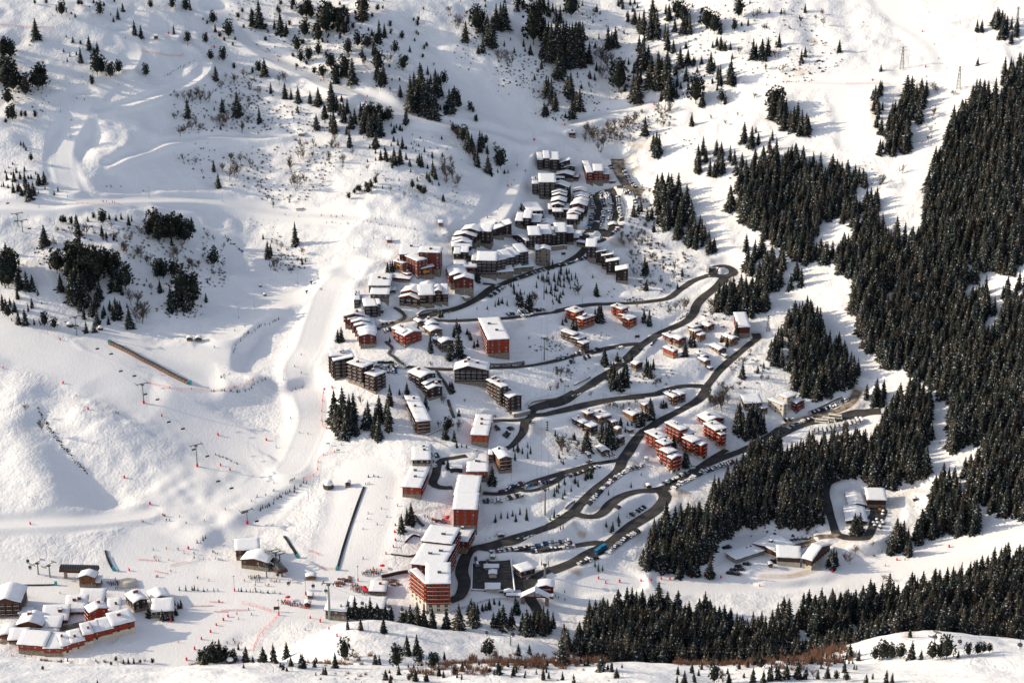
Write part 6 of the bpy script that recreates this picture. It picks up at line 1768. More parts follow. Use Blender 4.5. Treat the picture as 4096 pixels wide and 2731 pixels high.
def car_mesh(kind, paint, snowy):
 """side profile extruded with tumblehome, wheels and a cap of snow"""
 m = MB()
 if kind == 'car':
  L, W, prof = 4.3, 1.78, [(-2.15, .35), (-2.12, .78), (-1.95, .92), (-1.35, 1.42), (-.55, 1.5), (.35, 1.46), (1.05, 1.0), (1.95, .86), (2.14, .7), (2.15, .35)]
  roof = (2, 6)
 elif kind == 'estate':
  L, W, prof = 4.6, 1.85, [(-2.3, .38), (-2.28, 1.0), (-2.1, 1.6), (-1.2, 1.7), (.5, 1.66), (1.2, 1.1), (2.1, .98), (2.28, .8), (2.3, .38)]
  roof = (1, 5)
 elif kind == 'van':
  L, W, prof = 5.2, 2.0, [(-2.6, .4), (-2.6, 1.1), (-2.55, 2.25), (-1.2, 2.35), (1.2, 2.3), (1.9, 1.35), (2.5, 1.15), (2.6, .9), (2.6, .4)]
  roof = (1, 5)
 else:                                 # camper
  L, W, prof = 6.4, 2.25, [(-3.2, .5), (-3.2, 1.3), (-3.15, 2.95), (-1.5, 3.05), (1.9, 3.0), (2.3, 2.1), (2.7, 1.4), (3.2, 1.1), (3.2, .5)]
  roof = (1, 5)
 n_ = len(prof)
 zmid = prof[roof[0]][1]

 def ring(y, k):
  return [(x, y * (1 - (.16 if i in range(roof[0] + 1, roof[1]) else 0) * k), z) for i, (x, z) in enumerate(prof)]
 m.ring_body([ring(-W / 2, 1), ring(-W / 2 * .6, 0 if False else 0), ring(W / 2 * .6, 0), ring(W / 2, 1)], 0)
 # glass band: strips set just proud of the cabin
 a, b_ = roof
 for s in (-1, 1):
  pts_ = []
  for i in range(a, b_ + 1):
   x, z = prof[i]
   pts_.append((x * .92, s * (W / 2 + .012) * (.86 if a < i < b_ else .995), z - .07))
  m.add(pts_, [tuple(range(len(pts_))) if s < 0 else tuple(reversed(range(len(pts_))))], 1)
 for i0, i1 in ((a, a + 1), (b_ - 1, b_)):
  (x0, z0), (x1, z1) = prof[i0], prof[i1]
  dx, dz = x1 - x0, z1 - z0
  ln = math.hypot(dx, dz)
  nx_, nz_ = -dz / ln * .014, dx / ln * .014
  q = [(x0 + dx * t + nx_, y * W / 2, z0 + dz * t + nz_) for t, y in ((.12, -.78), (.12, .78), (.88, .7), (.88, -.7))]
  m.add(q, [(0, 1, 2, 3), (3, 2, 1, 0)], 1)
 for x in (-L * .31, L * .31):
  for s in (-1, 1):
   y0, y1 = s * (W / 2 - .22), s * (W / 2 + .03)
   r0 = [(x + .33 * math.cos(g), y0, .33 + .33 * math.sin(g)) for g in np.arange(8) * .7854]
   r1 = [(x + .33 * math.cos(g), y1, .33 + .33 * math.sin(g)) for g in np.arange(8) * .7854]
   m.ring_body([r0, r1] if s < 0 else [r1, r0], 2)
 for s in (-.62, .62):
  m.box(prof[-1][0] - .05, s * W / 2 - .18, .62, prof[-1][0] + .015, s * W / 2 + .18, .8, 3)
 if snowy:
  xs = [prof[i][0] for i in range(a + 1, b_)]
  zt = max(p[1] for p in prof)
  m.box(min(xs) - .05, -W * .36, zt - .03, max(xs) + .05, W * .36, zt + .16, 4)
  if snowy > 1:
   m.box(prof[b_][0] + .05, -W * .4, prof[b_][1] - .12, prof[-2][0] - .15, W * .4, prof[b_][1] + .06, 4)
 return m.mesh(kind, [PM[paint], M_['glass'], RUBBER, white_lamp, roof_snow])


white_lamp = mat('lamp_glass', (.6, .6, .58), .2)
CARS = {}
for kd, plist in (('car', list(PAINT)), ('estate', ['black', 'dark grey', 'silver', 'white', 'dark blue', 'brown']), ('van', ['white', 'silver', 'dark grey', 'blue']), ('camper', ['white'])):
 for p_ in plist:
  for sn in (0, 1, 2):
   CARS[kd, p_, sn] = car_mesh(kd, p_, sn)
CAR_ROWS = []


def row(c, text, nn, where, mode='side', snowy=.5, kinds=None, group=None):
 """nn cars along the line; side: noses across the line, line: nose to tail"""
 CAR_ROWS.append((c, text, nn, where, mode, snowy, kinds))


row('a', '1490,612 1545,805', 13, 'in the first column of the roundabout lot', snowy=.85)
row('a', '1585,622 1628,792', 12, 'in the second column of the roundabout lot', snowy=.85)
row('a', '1722,650 1770,995', 22, 'along the railing of the roundabout lot', snowy=.85)
row('a', '1548,855 1500,1080', 14, 'in the lower column of the roundabout lot', snowy=.8)
row('a', '1632,850 1602,990', 9, 'in the short lower column of the roundabout lot', snowy=.85)
row('a', '1338,612 1395,835', 13, 'along the upper kerb beside the outer gable row', snowy=.6)
row('a', '1392,890 1312,1115', 13, 'along the lower kerb beside the outer gable row', snowy=.5)
row('a', '1795,300 1850,400 1960,550', 14, 'on the edge of the topmost car park', snowy=.6)
row('a', '1612,246 1645,300', 2, 'at the entry of the topmost car park', snowy=.3)
row('a', '1785,612 1895,618', 5, 'at the end of the lane by the topmost lot', snowy=.7)
row('a', '1975,672 1950,765', 6, 'in the side lot under the great spruces', snowy=.7)
row('a', '1610,1185 1690,1130', 5, 'below the reception cabin', snowy=.3)
row('b', '590,1243 690,1180 800,1105', 14, 'on the bays below the wine red house', snowy=.3)
row('b', '935,1015 1080,965 1235,912', 13, 'beside the road under the stone shops', snowy=.3)
row('b', '1275,895 1345,880', 3, 'beside the road near the stone shops', snowy=.4)
row('b', '1530,832 1700,785 1885,718', 15, 'on the verge of the road below the dark towers', snowy=.4)
row('b', '825,1478 935,1466', 3, 'at the near end of the bay on the second road', snowy=.2)
row('b', '970,1452 1345,1416', 11, 'in the bay above the second road', snowy=.4)
row('b', '1025,1512 1200,1488', 4, 'on the outer side of the second road', snowy=.8)
row('c', '600,1142 785,1116', 6, 'in the little lot above the bright red pair', snowy=.5)
row('c', '560,1168 580,1218', 3, 'at the wall of the little lot', snowy=.2)
row('c', '650,1228 760,1205', 3, 'in front of the little lot', snowy=.3)
row('d', '705,432 860,440 1150,442', 15, 'in the main rank beside the tall dark slabs', snowy=.4)
row('d', '745,378 950,376', 4, 'in the back rank beside the tall dark slabs', mode='line', snowy=.4)
row('d', '865,492 1005,488', 4, 'in the front rank beside the tall dark slabs', snowy=.4)
row('g', '50,492 175,476', 7, 'in the snowy bay below the dark brown triple chalet', snowy=.3)
row('g', '190,458 265,450', 4, 'beside the dark brown triple chalet', snowy=.3)
row('g', '322,432 375,422', 2, 'under the wooden sign by the third road', snowy=.2)
row('g', '145,518 190,510', 2, 'on the outer edge of the third road', snowy=.2)
row('g', '252,492 312,474', 2, 'on the snow rim of the third road', snowy=.6)
row('g', '510,418 562,404', 2, 'near the fork of the third road', snowy=.2)
row('g', '540,475 580,552', 3, 'at the bend below the road fork', mode='line', snowy=.2)
row('g', '776,392 820,340', 3, 'beside the main road above the fork', mode='line', snowy=.3)
row('g', '687,420 692,415', 1, 'driving on the main road fork', mode='line', snowy=0)
row('e', '1605,365 1660,300', 4, 'in the lot beside the orange fronted block', snowy=.1)
row('e', '1655,265 1725,240', 3, 'at the middle of the orange block lot', snowy=.1)
row('e', '1490,258 1535,250', 2, 'against the wall of the orange fronted block', snowy=.1)
row('e', '1950,175 2005,190', 3, 'beside the lift chalet on its lane', snowy=.4)
row('e', '1545,1108 1690,1040 1865,972', 13, 'along the upper side of the loop road', snowy=.4)
row('e', '1855,1062 2000,1000 2250,952', 9, 'on the island inside the loop road', snowy=.4)
row('e', '1310,1235 1420,1225 1590,1222', 6, 'in the yard behind the tall red tower', snowy=.3)
row('e', '1625,1200 1845,1138', 8, 'below the loop road junction', snowy=.3)
row('e', '625,617 720,612', 3, 'at the top of the cul-de-sac', snowy=.3)
row('e', '620,690 655,775', 5, 'at the side of the narrow seamed block', snowy=.8)
row('h', '60,668 180,625 305,588', 12, 'on the outer side of the upper loop', snowy=.4)
row('h', '205,568 255,548', 2, 'at the junction of the upper loop', snowy=.2)
row('h', '215,882 330,760 470,650 645,575', 34, 'in the long rank beside the main descending road', snowy=.45)
row('h', '795,722 890,686', 8, 'beside the hut above the lower junction', snowy=.3)
row('h', '905,662 975,636', 5, 'below the front block of the red group', snowy=.2)
row('h', '865,768 1050,660 1190,600 1335,550', 24, 'in the long rank on the coach park road', snowy=.45)
row('h', '340,512 425,502', 3, 'at the door of the lone brown chalet', kinds=['van'], snowy=.4)
row('h', '990,602 1030,594', 2, 'at the turning below the red group', snowy=.2)
row('D', '560,855 690,770', 6, 'in the slanted bay of the lowest curve', snowy=.2)
row('D', '475,785 500,770', 2, 'in the upper curve bay', snowy=.2)
row('D', '415,1112 520,1030 640,950', 16, 'in the rank behind the blue bus', snowy=.35)
row('D', '200,1192 345,1142', 8, 'in the rank below the blue bus', snowy=.6)
row('E', '1372,562 1500,545 1700,518 1965,488', 32, 'in the long upper rank above the parking deck', snowy=.4)
row('E', '1665,558 1800,545 1995,520', 12, 'in the sparse lower rank above the parking deck', snowy=.6)
row('E', '1268,602 1290,685', 4, 'in the first bay of the parking deck', mode='line', snowy=.4)
row('E', '1358,612 1350,655', 3, 'in the second bay of the parking deck', mode='line', snowy=.4)
row('i', '455,278 545,262', 6, 'under the cream building', snowy=.3)
row('i', '645,222 760,190', 7, 'at the middle of the stone wall by the coaches', snowy=.4)
row('i', '765,188 850,155 950,108', 10, 'at the far end of the stone wall by the coaches', snowy=.3)
row('i', '480,335 580,290 700,250', 13, 'in the rank facing the parked coaches', snowy=.35)
row('i', '650,355 740,350 800,340 870,318 960,300 1060,272', 13, 'in the sunlit rank of campers beside the coaches', kinds=['camper'], snowy=.8)
row('b', '690,1100 715,1092', 1, 'driving down the main road', mode='line', snowy=0)
RC = random.Random(11)
ALLC = []
for c, t, nn, where, mode, snowy, kinds in CAR_ROWS:
 L_ = hit(pts(c, t))
 if len(L_) > 2:
  L_ = smooth_line(L_, 1.0)
 s_ = np.concatenate([[0], np.cumsum(np.hypot(np.diff(L_[:, 0]), np.diff(L_[:, 1])))])
 for k in range(nn):
  q = (k + .5) / nn * s_[-1]
  x, y = np.interp(q, s_, L_[:, 0]), np.interp(q, s_, L_[:, 1])
  x2, y2 = np.interp(min(q + 1, s_[-1]), s_, L_[:, 0]), np.interp(min(q + 1, s_[-1]), s_, L_[:, 1])
  x1, y1 = np.interp(max(q - 1, 0), s_, L_[:, 0]), np.interp(max(q - 1, 0), s_, L_[:, 1])
  th = math.atan2(y2 - y1, x2 - x1)
  if mode == 'side':
   th += math.pi / 2 * RC.choice((1, -1)) + RC.uniform(-.12, .12)
  else:
   th += RC.uniform(-.06, .06)
  kd = RC.choice(kinds) if kinds else RC.choices(['car', 'estate', 'van'], [.62, .30, .08])[0]
  if kd == 'van':
   p_ = RC.choices(['white', 'silver', 'dark grey', 'blue'], [.6, .15, .15, .1])[0]
  elif kd == 'camper':
   p_ = 'white'
  elif kd == 'estate':
   p_ = RC.choices(['black', 'dark grey', 'silver', 'white', 'dark blue', 'brown'], [.28, .24, .16, .18, .1, .04])[0]
  else:
   p_ = RC.choices(list(PAINT), [.24, .22, .14, .17, .06, .05, .05, .03, .04])[0]
  sn = 0 if RC.random() > snowy else RC.choice((1, 2))
  if mode == 'side' and s_[-1] / nn < 2.1:
   y += RC.uniform(-.3, .3)
  ALLC.append((x, y, th, kd, p_, sn, where))
ALLC.sort(key=lambda q: math.hypot(q[1], CAM_H - float(zat(q[0], q[1]))))


def slope_pose(o, x, y, th, lift=.12, r=1.6):
 z = float(zat(x, y))
 zx = (float(zat(x + r, y)) - float(zat(x - r, y))) / (2 * r)
 zy = (float(zat(x, y + r)) - float(zat(x, y - r))) / (2 * r)
 nrm = Vector((-zx, -zy, 1)).normalized()
 f = Vector((math.cos(th), math.sin(th), 0))
 f = (f - nrm * f.dot(nrm)).normalized()
 s_ = nrm.cross(f)
 M = Matrix((f, s_, nrm)).transposed().to_4x4()
 M.translation = Vector((x, y, z + lift))
 o.matrix_world = M
 return o


for q in ALLC[:300]:
 x, y, th, kd, p_, sn, where = q
 nm = {'car': 'parked_car', 'estate': 'parked_car', 'van': 'parked_van', 'camper': 'camper_van'}[kd]
 o = slope_pose(link(nm, CARS[kd, p_, sn]), x, y, th)
 word = {'car': 'car', 'estate': 'estate car', 'van': 'van', 'camper': 'camper van'}[kd]
 st = ('snow-topped ' if sn else 'bare ') + p_ + ' ' + word
 tag(o, st + ' ' + where, {'car': 'car', 'estate': 'car', 'van': 'van', 'camper': 'camper'}[kd], st + 's ' + where)
Vs, Fs, MI, o_ = [], [], [], 0
keys = sorted(set(q[3:6] for q in ALLC[300:]))
mats_ = [PM[k] for k in PAINT] + [M_['glass'], RUBBER, white_lamp, roof_snow]
for x, y, th, kd, p_, sn, where in ALLC[300:]:
 me = CARS[kd, p_, sn]
 tmp = bpy.data.objects.new('tmp', None)
 M = np.array(slope_pose(tmp, x, y, th).matrix_world)
 bpy.data.objects.remove(tmp)
 v_ = np.array([v.co[:] for v in me.vertices]) @ M[:3, :3].T + M[:3, 3]
 mi = [list(PAINT).index(p_), 9, 10, 11, 12]
 for p in me.polygons:
  vi = list(p.vertices)
  for a in range(1, len(vi) - 1):
   Fs.append((vi[0] + o_, vi[a] + o_, vi[a + 1] + o_))
   MI.append(mi[p.material_index])
 Vs.append(v_)
 o_ += len(v_)
if Vs:
 tag(link('parked_cars_beyond', np_mesh('parked_cars_beyond', np.vstack(Vs), np.array(Fs), mats_, np.array(MI))), None, None, None, 'stuff')


# ------------------------------------------------------------------ buses and coaches
def coach(name, label, c, x, y, th, paint, L=11.5, cat='bus'):
 P = hit([px(c, x, y)])[0]
 r = slope_pose(link(name, None), P[0], P[1], th, .15)
 tag(r, label, cat)
 W, H_ = 2.5, 3.2
 m = MB()
 prof = [(-L / 2, .4), (-L / 2 - .02, 1.4), (-L / 2 + .12, H_ - .1), (-L / 2 + .5, H_), (L / 2 - .8, H_), (L / 2 - .35, H_ - .3), (L / 2, 1.3), (L / 2, .4)]
 m.ring_body([[(a, -W / 2, z) for a, z in prof], [(a, W / 2, z) for a, z in prof]])
 link('body', m.mesh('body', [paint]), r)
 for s in (-1, 1):
  m = MB()
  k = int(L / 1.6)
  for q in range(k):
   a0 = -L / 2 + .5 + q * (L - 1.2) / k
   m.box(a0 + .05, s * W / 2 - .02, 1.55, a0 + (L - 1.2) / k - .05, s * W / 2 + .03, 2.65)
  link('window_band', m.mesh('window_band', [M_['glass']]), r)
 m = MB().add([(L / 2 + .02, -W * .46, 1.2), (L / 2 + .02, W * .46, 1.2), (L / 2 - .31, W * .44, H_ - .32), (L / 2 - .31, -W * .44, H_ - .32)], [(0, 1, 2, 3)])
 link('windscreen', m.mesh('windscreen', [M_['glass']]), r)
 link('roof_unit', MB().box(-1.6, -.8, H_ - .02, 1.2, .8, H_ + .28).mesh('roof_unit', [paint]), r)
 wm = MB()
 wm.ring_body([[(.48 * math.cos(g), -.14, .48 * math.sin(g)) for g in np.arange(12) * .5236], [(.48 * math.cos(g), .14, .48 * math.sin(g)) for g in np.arange(12) * .5236]])
 wme = wm.mesh('wheel', [RUBBER])
 for a in (-L * .28, L * .33):
  for s in (-1, 1):
   link('wheel', wme, r, (a, s * (W / 2 - .1), .48))
 return r


bus_blue = mat('blue_bus_paint', (.012, .19, .38), .3, 0, .5)
coach_white = mat('cream_coach_paint', (.66, .64, .56), .35, 0, .5)
dirn = lambda c, a, b_: (lambda p, q: math.atan2(q[1] - p[1], q[0] - p[0]))(*hit([px(c, *a), px(c, *b_)])[:, :2])
coach('blue_bus', 'bright blue bus driving down past the car ranks', 'D', 366, 1090, dirn('D', (410, 1052), (325, 1105)), bus_blue)
coach('touring_coach', 'cream coach parked nearest the camper rank', 'i', 748, 290, dirn('i', (695, 288), (800, 296)), coach_white)
coach('touring_coach', 'cream coach parked between two other coaches', 'i', 800, 276, dirn('i', (755, 272), (832, 282)), coach_white)
coach('touring_coach', 'dark windowed coach parked farthest back by the stone wall', 'i', 850, 254, dirn('i', (795, 248), (905, 258)), coach_white)
coach('shuttle_bus', 'shuttle bus waiting at the top turning circle', 'C', 1336, 170, 1.4, coach_white, 9)

# ------------------------------------------------------------------ small mountain things
RED = mat('red_padding', (.62, .02, .035), .6)
REDNET = mat('red_safety_net', (.70, .06, .05), .8)
ORNET = mat('orange_net', (.85, .28, .13), .8)
TEAL = mat('teal_padding', (.05, .36, .38), .6)
STEEL = M_['steel']


def ground(c, x, y):
 return hit([px(c, x, y)])[0]


def marker_mesh(lean):
 m = MB()
 m.box(-.42, -.42, -.3, .42, .42, 1.7, 0)
 m.bar((0, 0, 1.6), (lean, 0, 3.2), .05, 0, 5)
 return m.mesh('piste_marker', [RED])


MK = [marker_mesh(l_) for l_ in (0, .3, -.2)]
pole_mk = MB().bar((0, 0, -.3), (0, 0, 2.4), .12, 0, 6).mesh('piste_marker', [RED])


def markers(c, text, label, group, kind=0):
 for t in text.split():
  x, y = (float(q) for q in t.split(','))
  P = ground(c, x, y)
  o = link('piste_marker', RC.choice(MK) if kind == 0 else pole_mk, None, P, RC.uniform(0, 3), RC.uniform(.9, 1.15))
  tag(o, label, 'piste marker', group)


markers('M', '20,458 424,560 592,735 1087,780 1465,908 404,268 78,138 1008,1372 203,1505 1483,1113 1545,1144 1790,943', 'red padded marker on the wide slope under the chairlift', 'markers under the chairlift')
markers('F', '935,690 1363,533 1585,918 1650,1024 1617,1050 1565,1086 1524,1137 1458,1187 1409,1260 1350,1338 1237,1062 900,20', 'red padded marker on the ski school meadow', 'markers of the ski school meadow')
markers('D', '350,1290 403,1323 503,1316 658,1309 732,1304 805,1296 867,1298 1010,1278 1120,1270 1237,1284 2042,1243', 'red marker along the valley piste above the forest', 'markers along the valley piste')
markers('K', '1062,818 1497,737 1848,650', 'red marker on the far valley piste near the works yard', 'markers near the works yard')
markers('I', '1668,215 1690,454 1332,542 922,544 470,560 290,662 355,662', 'red marker on the sunny summit piste', 'markers of the summit piste')
markers('H', '283,652 843,821 1407,944 1291,1113 1229,1253 1090,1464 1611,842 2211,707', 'red marker on the piste down to the village', 'markers of the village piste')
markers('G', '1132,228 1262,306 1441,322 1870,412 2172,525', 'red marker on the upper slopes round the snow park', 'markers of the snow park')
markers('B', '30,470 88,460', 'red mattress at the corner of the piste bend', 'mattresses of the piste bend')
markers('E', '690,365 685,415 690,472 676,520 622,570', 'red mattress along the edge of the carpet slope', 'mattresses of the carpet slope')
markers('E', '210,1115 268,1165 147,1060 42,865 75,1035', 'red foot pad of a post beside the knoll', 'foot pads beside the knoll')


def fence(name, label, c, text, h=1.3, m=REDNET, post=REDNET, gap=4.0, cat='safety net', pads=None):
 L_ = smooth_line(hit(pts(c, text)), 2.0)
 base = L_[len(L_) // 2].copy()
 r = link(name, None, None, base)
 tag(r, label, cat)
 z = zat(L_[:, 0], L_[:, 1])
 nn = len(L_)
 net = MB()
 for hz in (.15, .5, .85, 1.0):
  for i in range(nn - 1):
   a = Vector((L_[i, 0], L_[i, 1], z[i] + h * hz)) - Vector(base)
   b_ = Vector((L_[i + 1, 0], L_[i + 1, 1], z[i + 1] + h * hz)) - Vector(base)
   net.bar(a, b_, .05, 0, 3)
 link('net', net.mesh('net', [m]), r)
 s_ = np.concatenate([[0], np.cumsum(np.hypot(np.diff(L_[:, 0]), np.diff(L_[:, 1])))])
 k = max(2, min(60, int(s_[-1] / gap)))
 pm = MB().bar((0, 0, -.4), (0, 0, h + .25), .1 if pads is None else .28, 0, 6).mesh('post', [post])
 for q in np.linspace(0, s_[-1], k):
  x, y = np.interp(q, s_, L_[:, 0]), np.interp(q, s_, L_[:, 1])
  link('post', pm, r, (x - base[0], y - base[1], float(zat(x, y)) - base[2]))
 return r


fence('safety_net', 'red netted rim with posts below the covered conveyor', 'M', '1010,562 1090,580 1170,598 1330,602 1500,602 1620,578 1700,540', gap=12, m=ORNET, pads=1, post=RED)
fence('safety_net', 'red netting and mattresses around the bend by the spruce grove', 'M', '2230,585 2180,602 2165,700 2160,780 2170,850 2195,865', gap=9, pads=1, post=RED)
fence('safety_net', 'red posts along the curved rim above the boulder', 'M', '2250,1022 2180,1037 2140,1075 2130,1150 2095,1185 2040,1205', gap=7, pads=1, post=RED)
fence('safety_net', 'red fence crossing the snow at the upper picture edge', 'G', '0,172 120,180 240,186 355,190', gap=12)
fence('safety_net', 'orange net curving under the snow park hut', 'G', '950,345 1100,372 1190,380 1235,370', m=ORNET, post=ORNET)
fence('safety_net', 'orange net beside the skiers on the shelf piste', 'L', '515,195 650,198 805,196', m=ORNET, post=ORNET)
fence('safety_net', 'tall pink net across the upper meadow', 'F', '1755,932 1850,955 1960,990', h=2.4)
fence('safety_net', 'red net winding down the meadow', 'F', '2018,1012 1960,1080 1890,1150 1850,1220 1832,1270', h=1.6)
fence('safety_net', 'red string of flags on the slope above the ticket chalet', 'F', '1005,612 1135,624', h=.9)
fence('safety_net', 'orange net leading to the lift chalet', 'F', '1235,657 1300,640 1350,628', m=ORNET, post=ORNET, h=1)
fence('safety_net', 'short red net on the open square', 'F', '1120,698 1215,716', h=.9)
fence('safety_net', 'upper red barrier of the ski school', 'F', '1520,920 1612,922', h=.9, m=RED, post=RED)
fence('safety_net', 'long red barrier of the ski school', 'F', '1552,990 1650,992', h=.8, m=RED, post=RED)
fence('safety_net', 'longest red barrier of the ski school', 'F', '1602,981 1782,979', h=.9, m=RED, post=RED)
fence('safety_net', 'faint red barrier beside the dark chalet pair', 'F', '1385,950 1545,946', h=.6, m=RED, post=RED)
fence('safety_net', 'red railing on the sunlit road of the upper corner', 'I', '1155,568 1300,566 1440,572', h=1.6, gap=8)
fence('safety_net', 'red barrier at the foot of the conveyor strip', 'l', '800,332 860,338 925,345', h=1.4, m=RED, post=RED)
fence('safety_net', 'red banner curved above the lift terminal', 'l', '722,202 765,212 798,230', h=1.4, m=RED, post=RED)
fence('safety_net', 'red queue fence of the ski school yard', 'l', '510,600 600,620 730,645', h=1.2)
fence('guard_rail', 'dark guard rail along the road above the parking deck', 'E', '1985,285 1945,318 1905,355 1800,392 1700,425 1600,452', h=.9, m=M_['metal'], post=M_['metal'], cat='guard rail')
fence('guard_rail', 'dark railing of the path in front of the parking deck', 'E', '1085,1000 1180,965 1300,925 1380,905 1500,900', h=1.3, m=M_['black'], post=M_['black'], cat='railing')
fence('guard_rail', 'brown wooden rail leading to the tall red tower', 'e', '400,1378 600,1330 780,1300 915,1278', h=1.2, m=M_['wood'], post=M_['wood'], cat='railing')
fence('guard_rail', 'rusty fence running down past the footpath', 'e', '580,352 640,400 760,455 838,492', h=1.1, m=M_['wood'], post=M_['wood'], cat='railing')
fence('guard_rail', 'railing on the outer edge of the roundabout lot', 'a', '1770,640 1810,800 1800,1000', h=1.2, m=M_['black'], post=M_['black'], cat='railing')


def wall_line(name, label, c, text, h, wd, m, cap=True, cat='wall', sink=2.0):
 L_ = smooth_line(hit(pts(c, text)), 3.0)
 z = zat(L_[:, 0], L_[:, 1])
 T = np.gradient(L_[:, :2], axis=0)
 T /= np.linalg.norm(T, axis=1)[:, None] + 1e-9
 N = np.stack([-T[:, 1], T[:, 0]], 1)
 base = L_[len(L_) // 2].copy()
 mb = MB()
 rings, caps = [], []
 for i in range(len(L_)):
  a, b_ = L_[i, :2] - N[i] * wd / 2 - base[:2], L_[i, :2] + N[i] * wd / 2 - base[:2]
  zz = z[i] - base[2]
  rings.append([(a[0], a[1], zz - sink), (b_[0], b_[1], zz - sink), (b_[0], b_[1], zz + h), (a[0], a[1], zz + h)])
  e = N[i] * .15
  caps.append([(a[0] - e[0], a[1] - e[1], zz + h + .01), (b_[0] + e[0], b_[1] + e[1], zz + h + .01), (b_[0], b_[1], zz + h + .45), (a[0], a[1], zz + h + .45)])
 mb.ring_body(rings)
 o = link(name, mb.mesh(name, [m]), None, base)
 tag(o, label, cat)
 if cap:
  link('snow_cap', MB().ring_body(caps).mesh('snow_cap', [roof_snow]), o)
 return o


wall_line('retaining_wall', 'stone retaining wall above the hairpin at the lift chalet', 'B', '1510,590 1530,565 1600,550 1690,538 1730,525', 1.6, .8, M_['stone'])
wall_line('retaining_wall', 'dark retaining wall beside the low garage of the stepped block', 'B', '1395,665 1450,655 1515,638', 3.0, 3.0, M_['concrete'])
wall_line('retaining_wall', 'stone wall above the third road under the big red hotel', 'B', '1200,290 1330,290 1480,272', 2.0, .8, M_['stone'])
wall_line('retaining_wall', 'stone wall beside the bend above the tall spruce row', 'D', '110,790 150,755 180,740', 2.0, .8, M_['stone'])
wall_line('retaining_wall', 'dark stone wall on the inner side of the upper bend', 'c', '1110,1030 1160,985 1260,960 1380,955', 2.2, .8, M_['stone'])
wall_line('retaining_wall', 'stone wall under the long dark row facing the lift tower', 'b', '1430,612 1530,605 1640,600', 4.0, .8, M_['stone'])
wall_line('retaining_wall', 'rubble wall along the car rank by the coach park', 'i', '640,212 720,178 800,140 900,98', 1.4, .8, M_['stone'])
wall_line('retaining_wall', 'low dark wall on the slope road near the forks', 'g', '185,698 250,665 310,632', 1.2, .7, M_['stone'])
wall_line('covered_stair', 'dark roofed stairway zigzagging down beside the bright red pair', 'd', '850,95 940,185 890,250 1000,335 1085,395', 1.0, 2.2, M_['grey'], False, 'stairway')
wall_line('covered_stair', 'long dark stairway dropping past the stepped chalet block', 'd', '1530,490 1640,640 1725,800', 1.0, 2.2, M_['grey'], False, 'stairway')
wall_line('covered_stair', 'dark stairway down to the footpath crossing', 'd', '1690,880 1710,960 1765,1115', 1.0, 2.2, M_['grey'], False, 'stairway')
wall_line('covered_stair', 'covered stairway below the lot of the flat hall', 'c', '800,915 880,970 945,1030 870,1095', 1.0, 2.2, M_['grey'], False, 'stairway')
wall_line('covered_stair', 'dark stairs beside the lit spruces below the tall tower', 'e', '395,1420 470,1520 520,1562', 1.0, 2.0, M_['grey'], False, 'stairway')
wall_line('footpath_wall', 'stone edged path rising to the orange block garden', 'e', '560,338 700,280 860,230 940,180', .7, 1.2, M_['stone'], True, 'path wall')
wall_line('terrace_wall', 'timber terrace edge below the slanted slabs', 'E', '660,575 790,590 850,572', 1.2, .8, M_['brown'], True, 'terrace')
wall_line('terrace_wall', 'timber frame of the pool terrace beside the slanted slabs', 'E', '760,490 820,440 870,450', 1.6, .8, M_['brown'], True, 'terrace')
wall_line('terrace_wall', 'dark stepped terrace garden beside the orange wood fronted block', 'e', '860,800 930,790 1040,800', 2.2, 6.0, M_['black'], True, 'terrace')
wall_line('restaurant_deck', 'long timber deck wall behind the restaurant crowd', 'E', '590,740 680,722 780,705', 2.4, 1.0, M_['brown'], True, 'terrace')

# covered conveyor on the left shelf and the dark carpet strips
L_ = smooth_line(hit(pts('M', '738,292 850,345 960,405 1060,455 1180,520 1275,565')), 3.0)
base = L_[len(L_) // 2]
r = tag(link('covered_conveyor', None, None, base), 'long covered conveyor with a ribbed dark roof across the nursery shelf', 'conveyor')
T = np.gradient(L_[:, :2], axis=0)
T /= np.linalg.norm(T, axis=1)[:, None]
N = np.stack([-T[:, 1], T[:, 0]], 1)
sh, ribs, wallm = [], MB(), []
for i in range(len(L_)):
 c0 = np.array([*(L_[i, :2] - base[:2]), float(zat(*L_[i, :2])) - base[2]])
 nv = np.array([*N[i], 0])
 sh.append([tuple(c0 + nv * (2.0 * math.cos(a)) + np.array([0, 0, 1.3 + 1.3 * math.sin(a)])) for a in np.linspace(0, math.pi, 7)])
 wallm.append([tuple(c0 - nv * 2.0 + np.array([0, 0, -.5])), tuple(c0 + nv * 2.0 + np.array([0, 0, -.5])), tuple(c0 + nv * 1.98 + np.array([0, 0, 1.35])), tuple(c0 - nv * 1.98 + np.array([0, 0, 1.35]))])
 if i % 1 == 0:
  ribs.ring_body([[tuple(c0 + nv * (2.1 * math.cos(a)) + np.array([*(T[i] * s), 1.3 + 1.4 * math.sin(a)])) for a in np.linspace(0, math.pi, 7)] for s in (-.35, .35)], 0, False)
link('side_panel', MB().ring_body(wallm).mesh('side_panel', [M_['wood']]), r)
link('roof', MB().ring_body(sh).mesh('roof', [mat('smoky_panel', (.12, .11, .10), .3)]), r)
link('rib', ribs.mesh('rib', [M_['brown']]), r)
for q, nm in ((0, 'upper'), (-1, 'lower')):
 p = L_[q] - base
 link('end_post', MB().box(-1.2, -1.2, -.5, 1.2, 1.2, 3.2).mesh('end_post', [TEAL]), r, (p[0], p[1], float(zat(*L_[q, :2])) - base[2]))


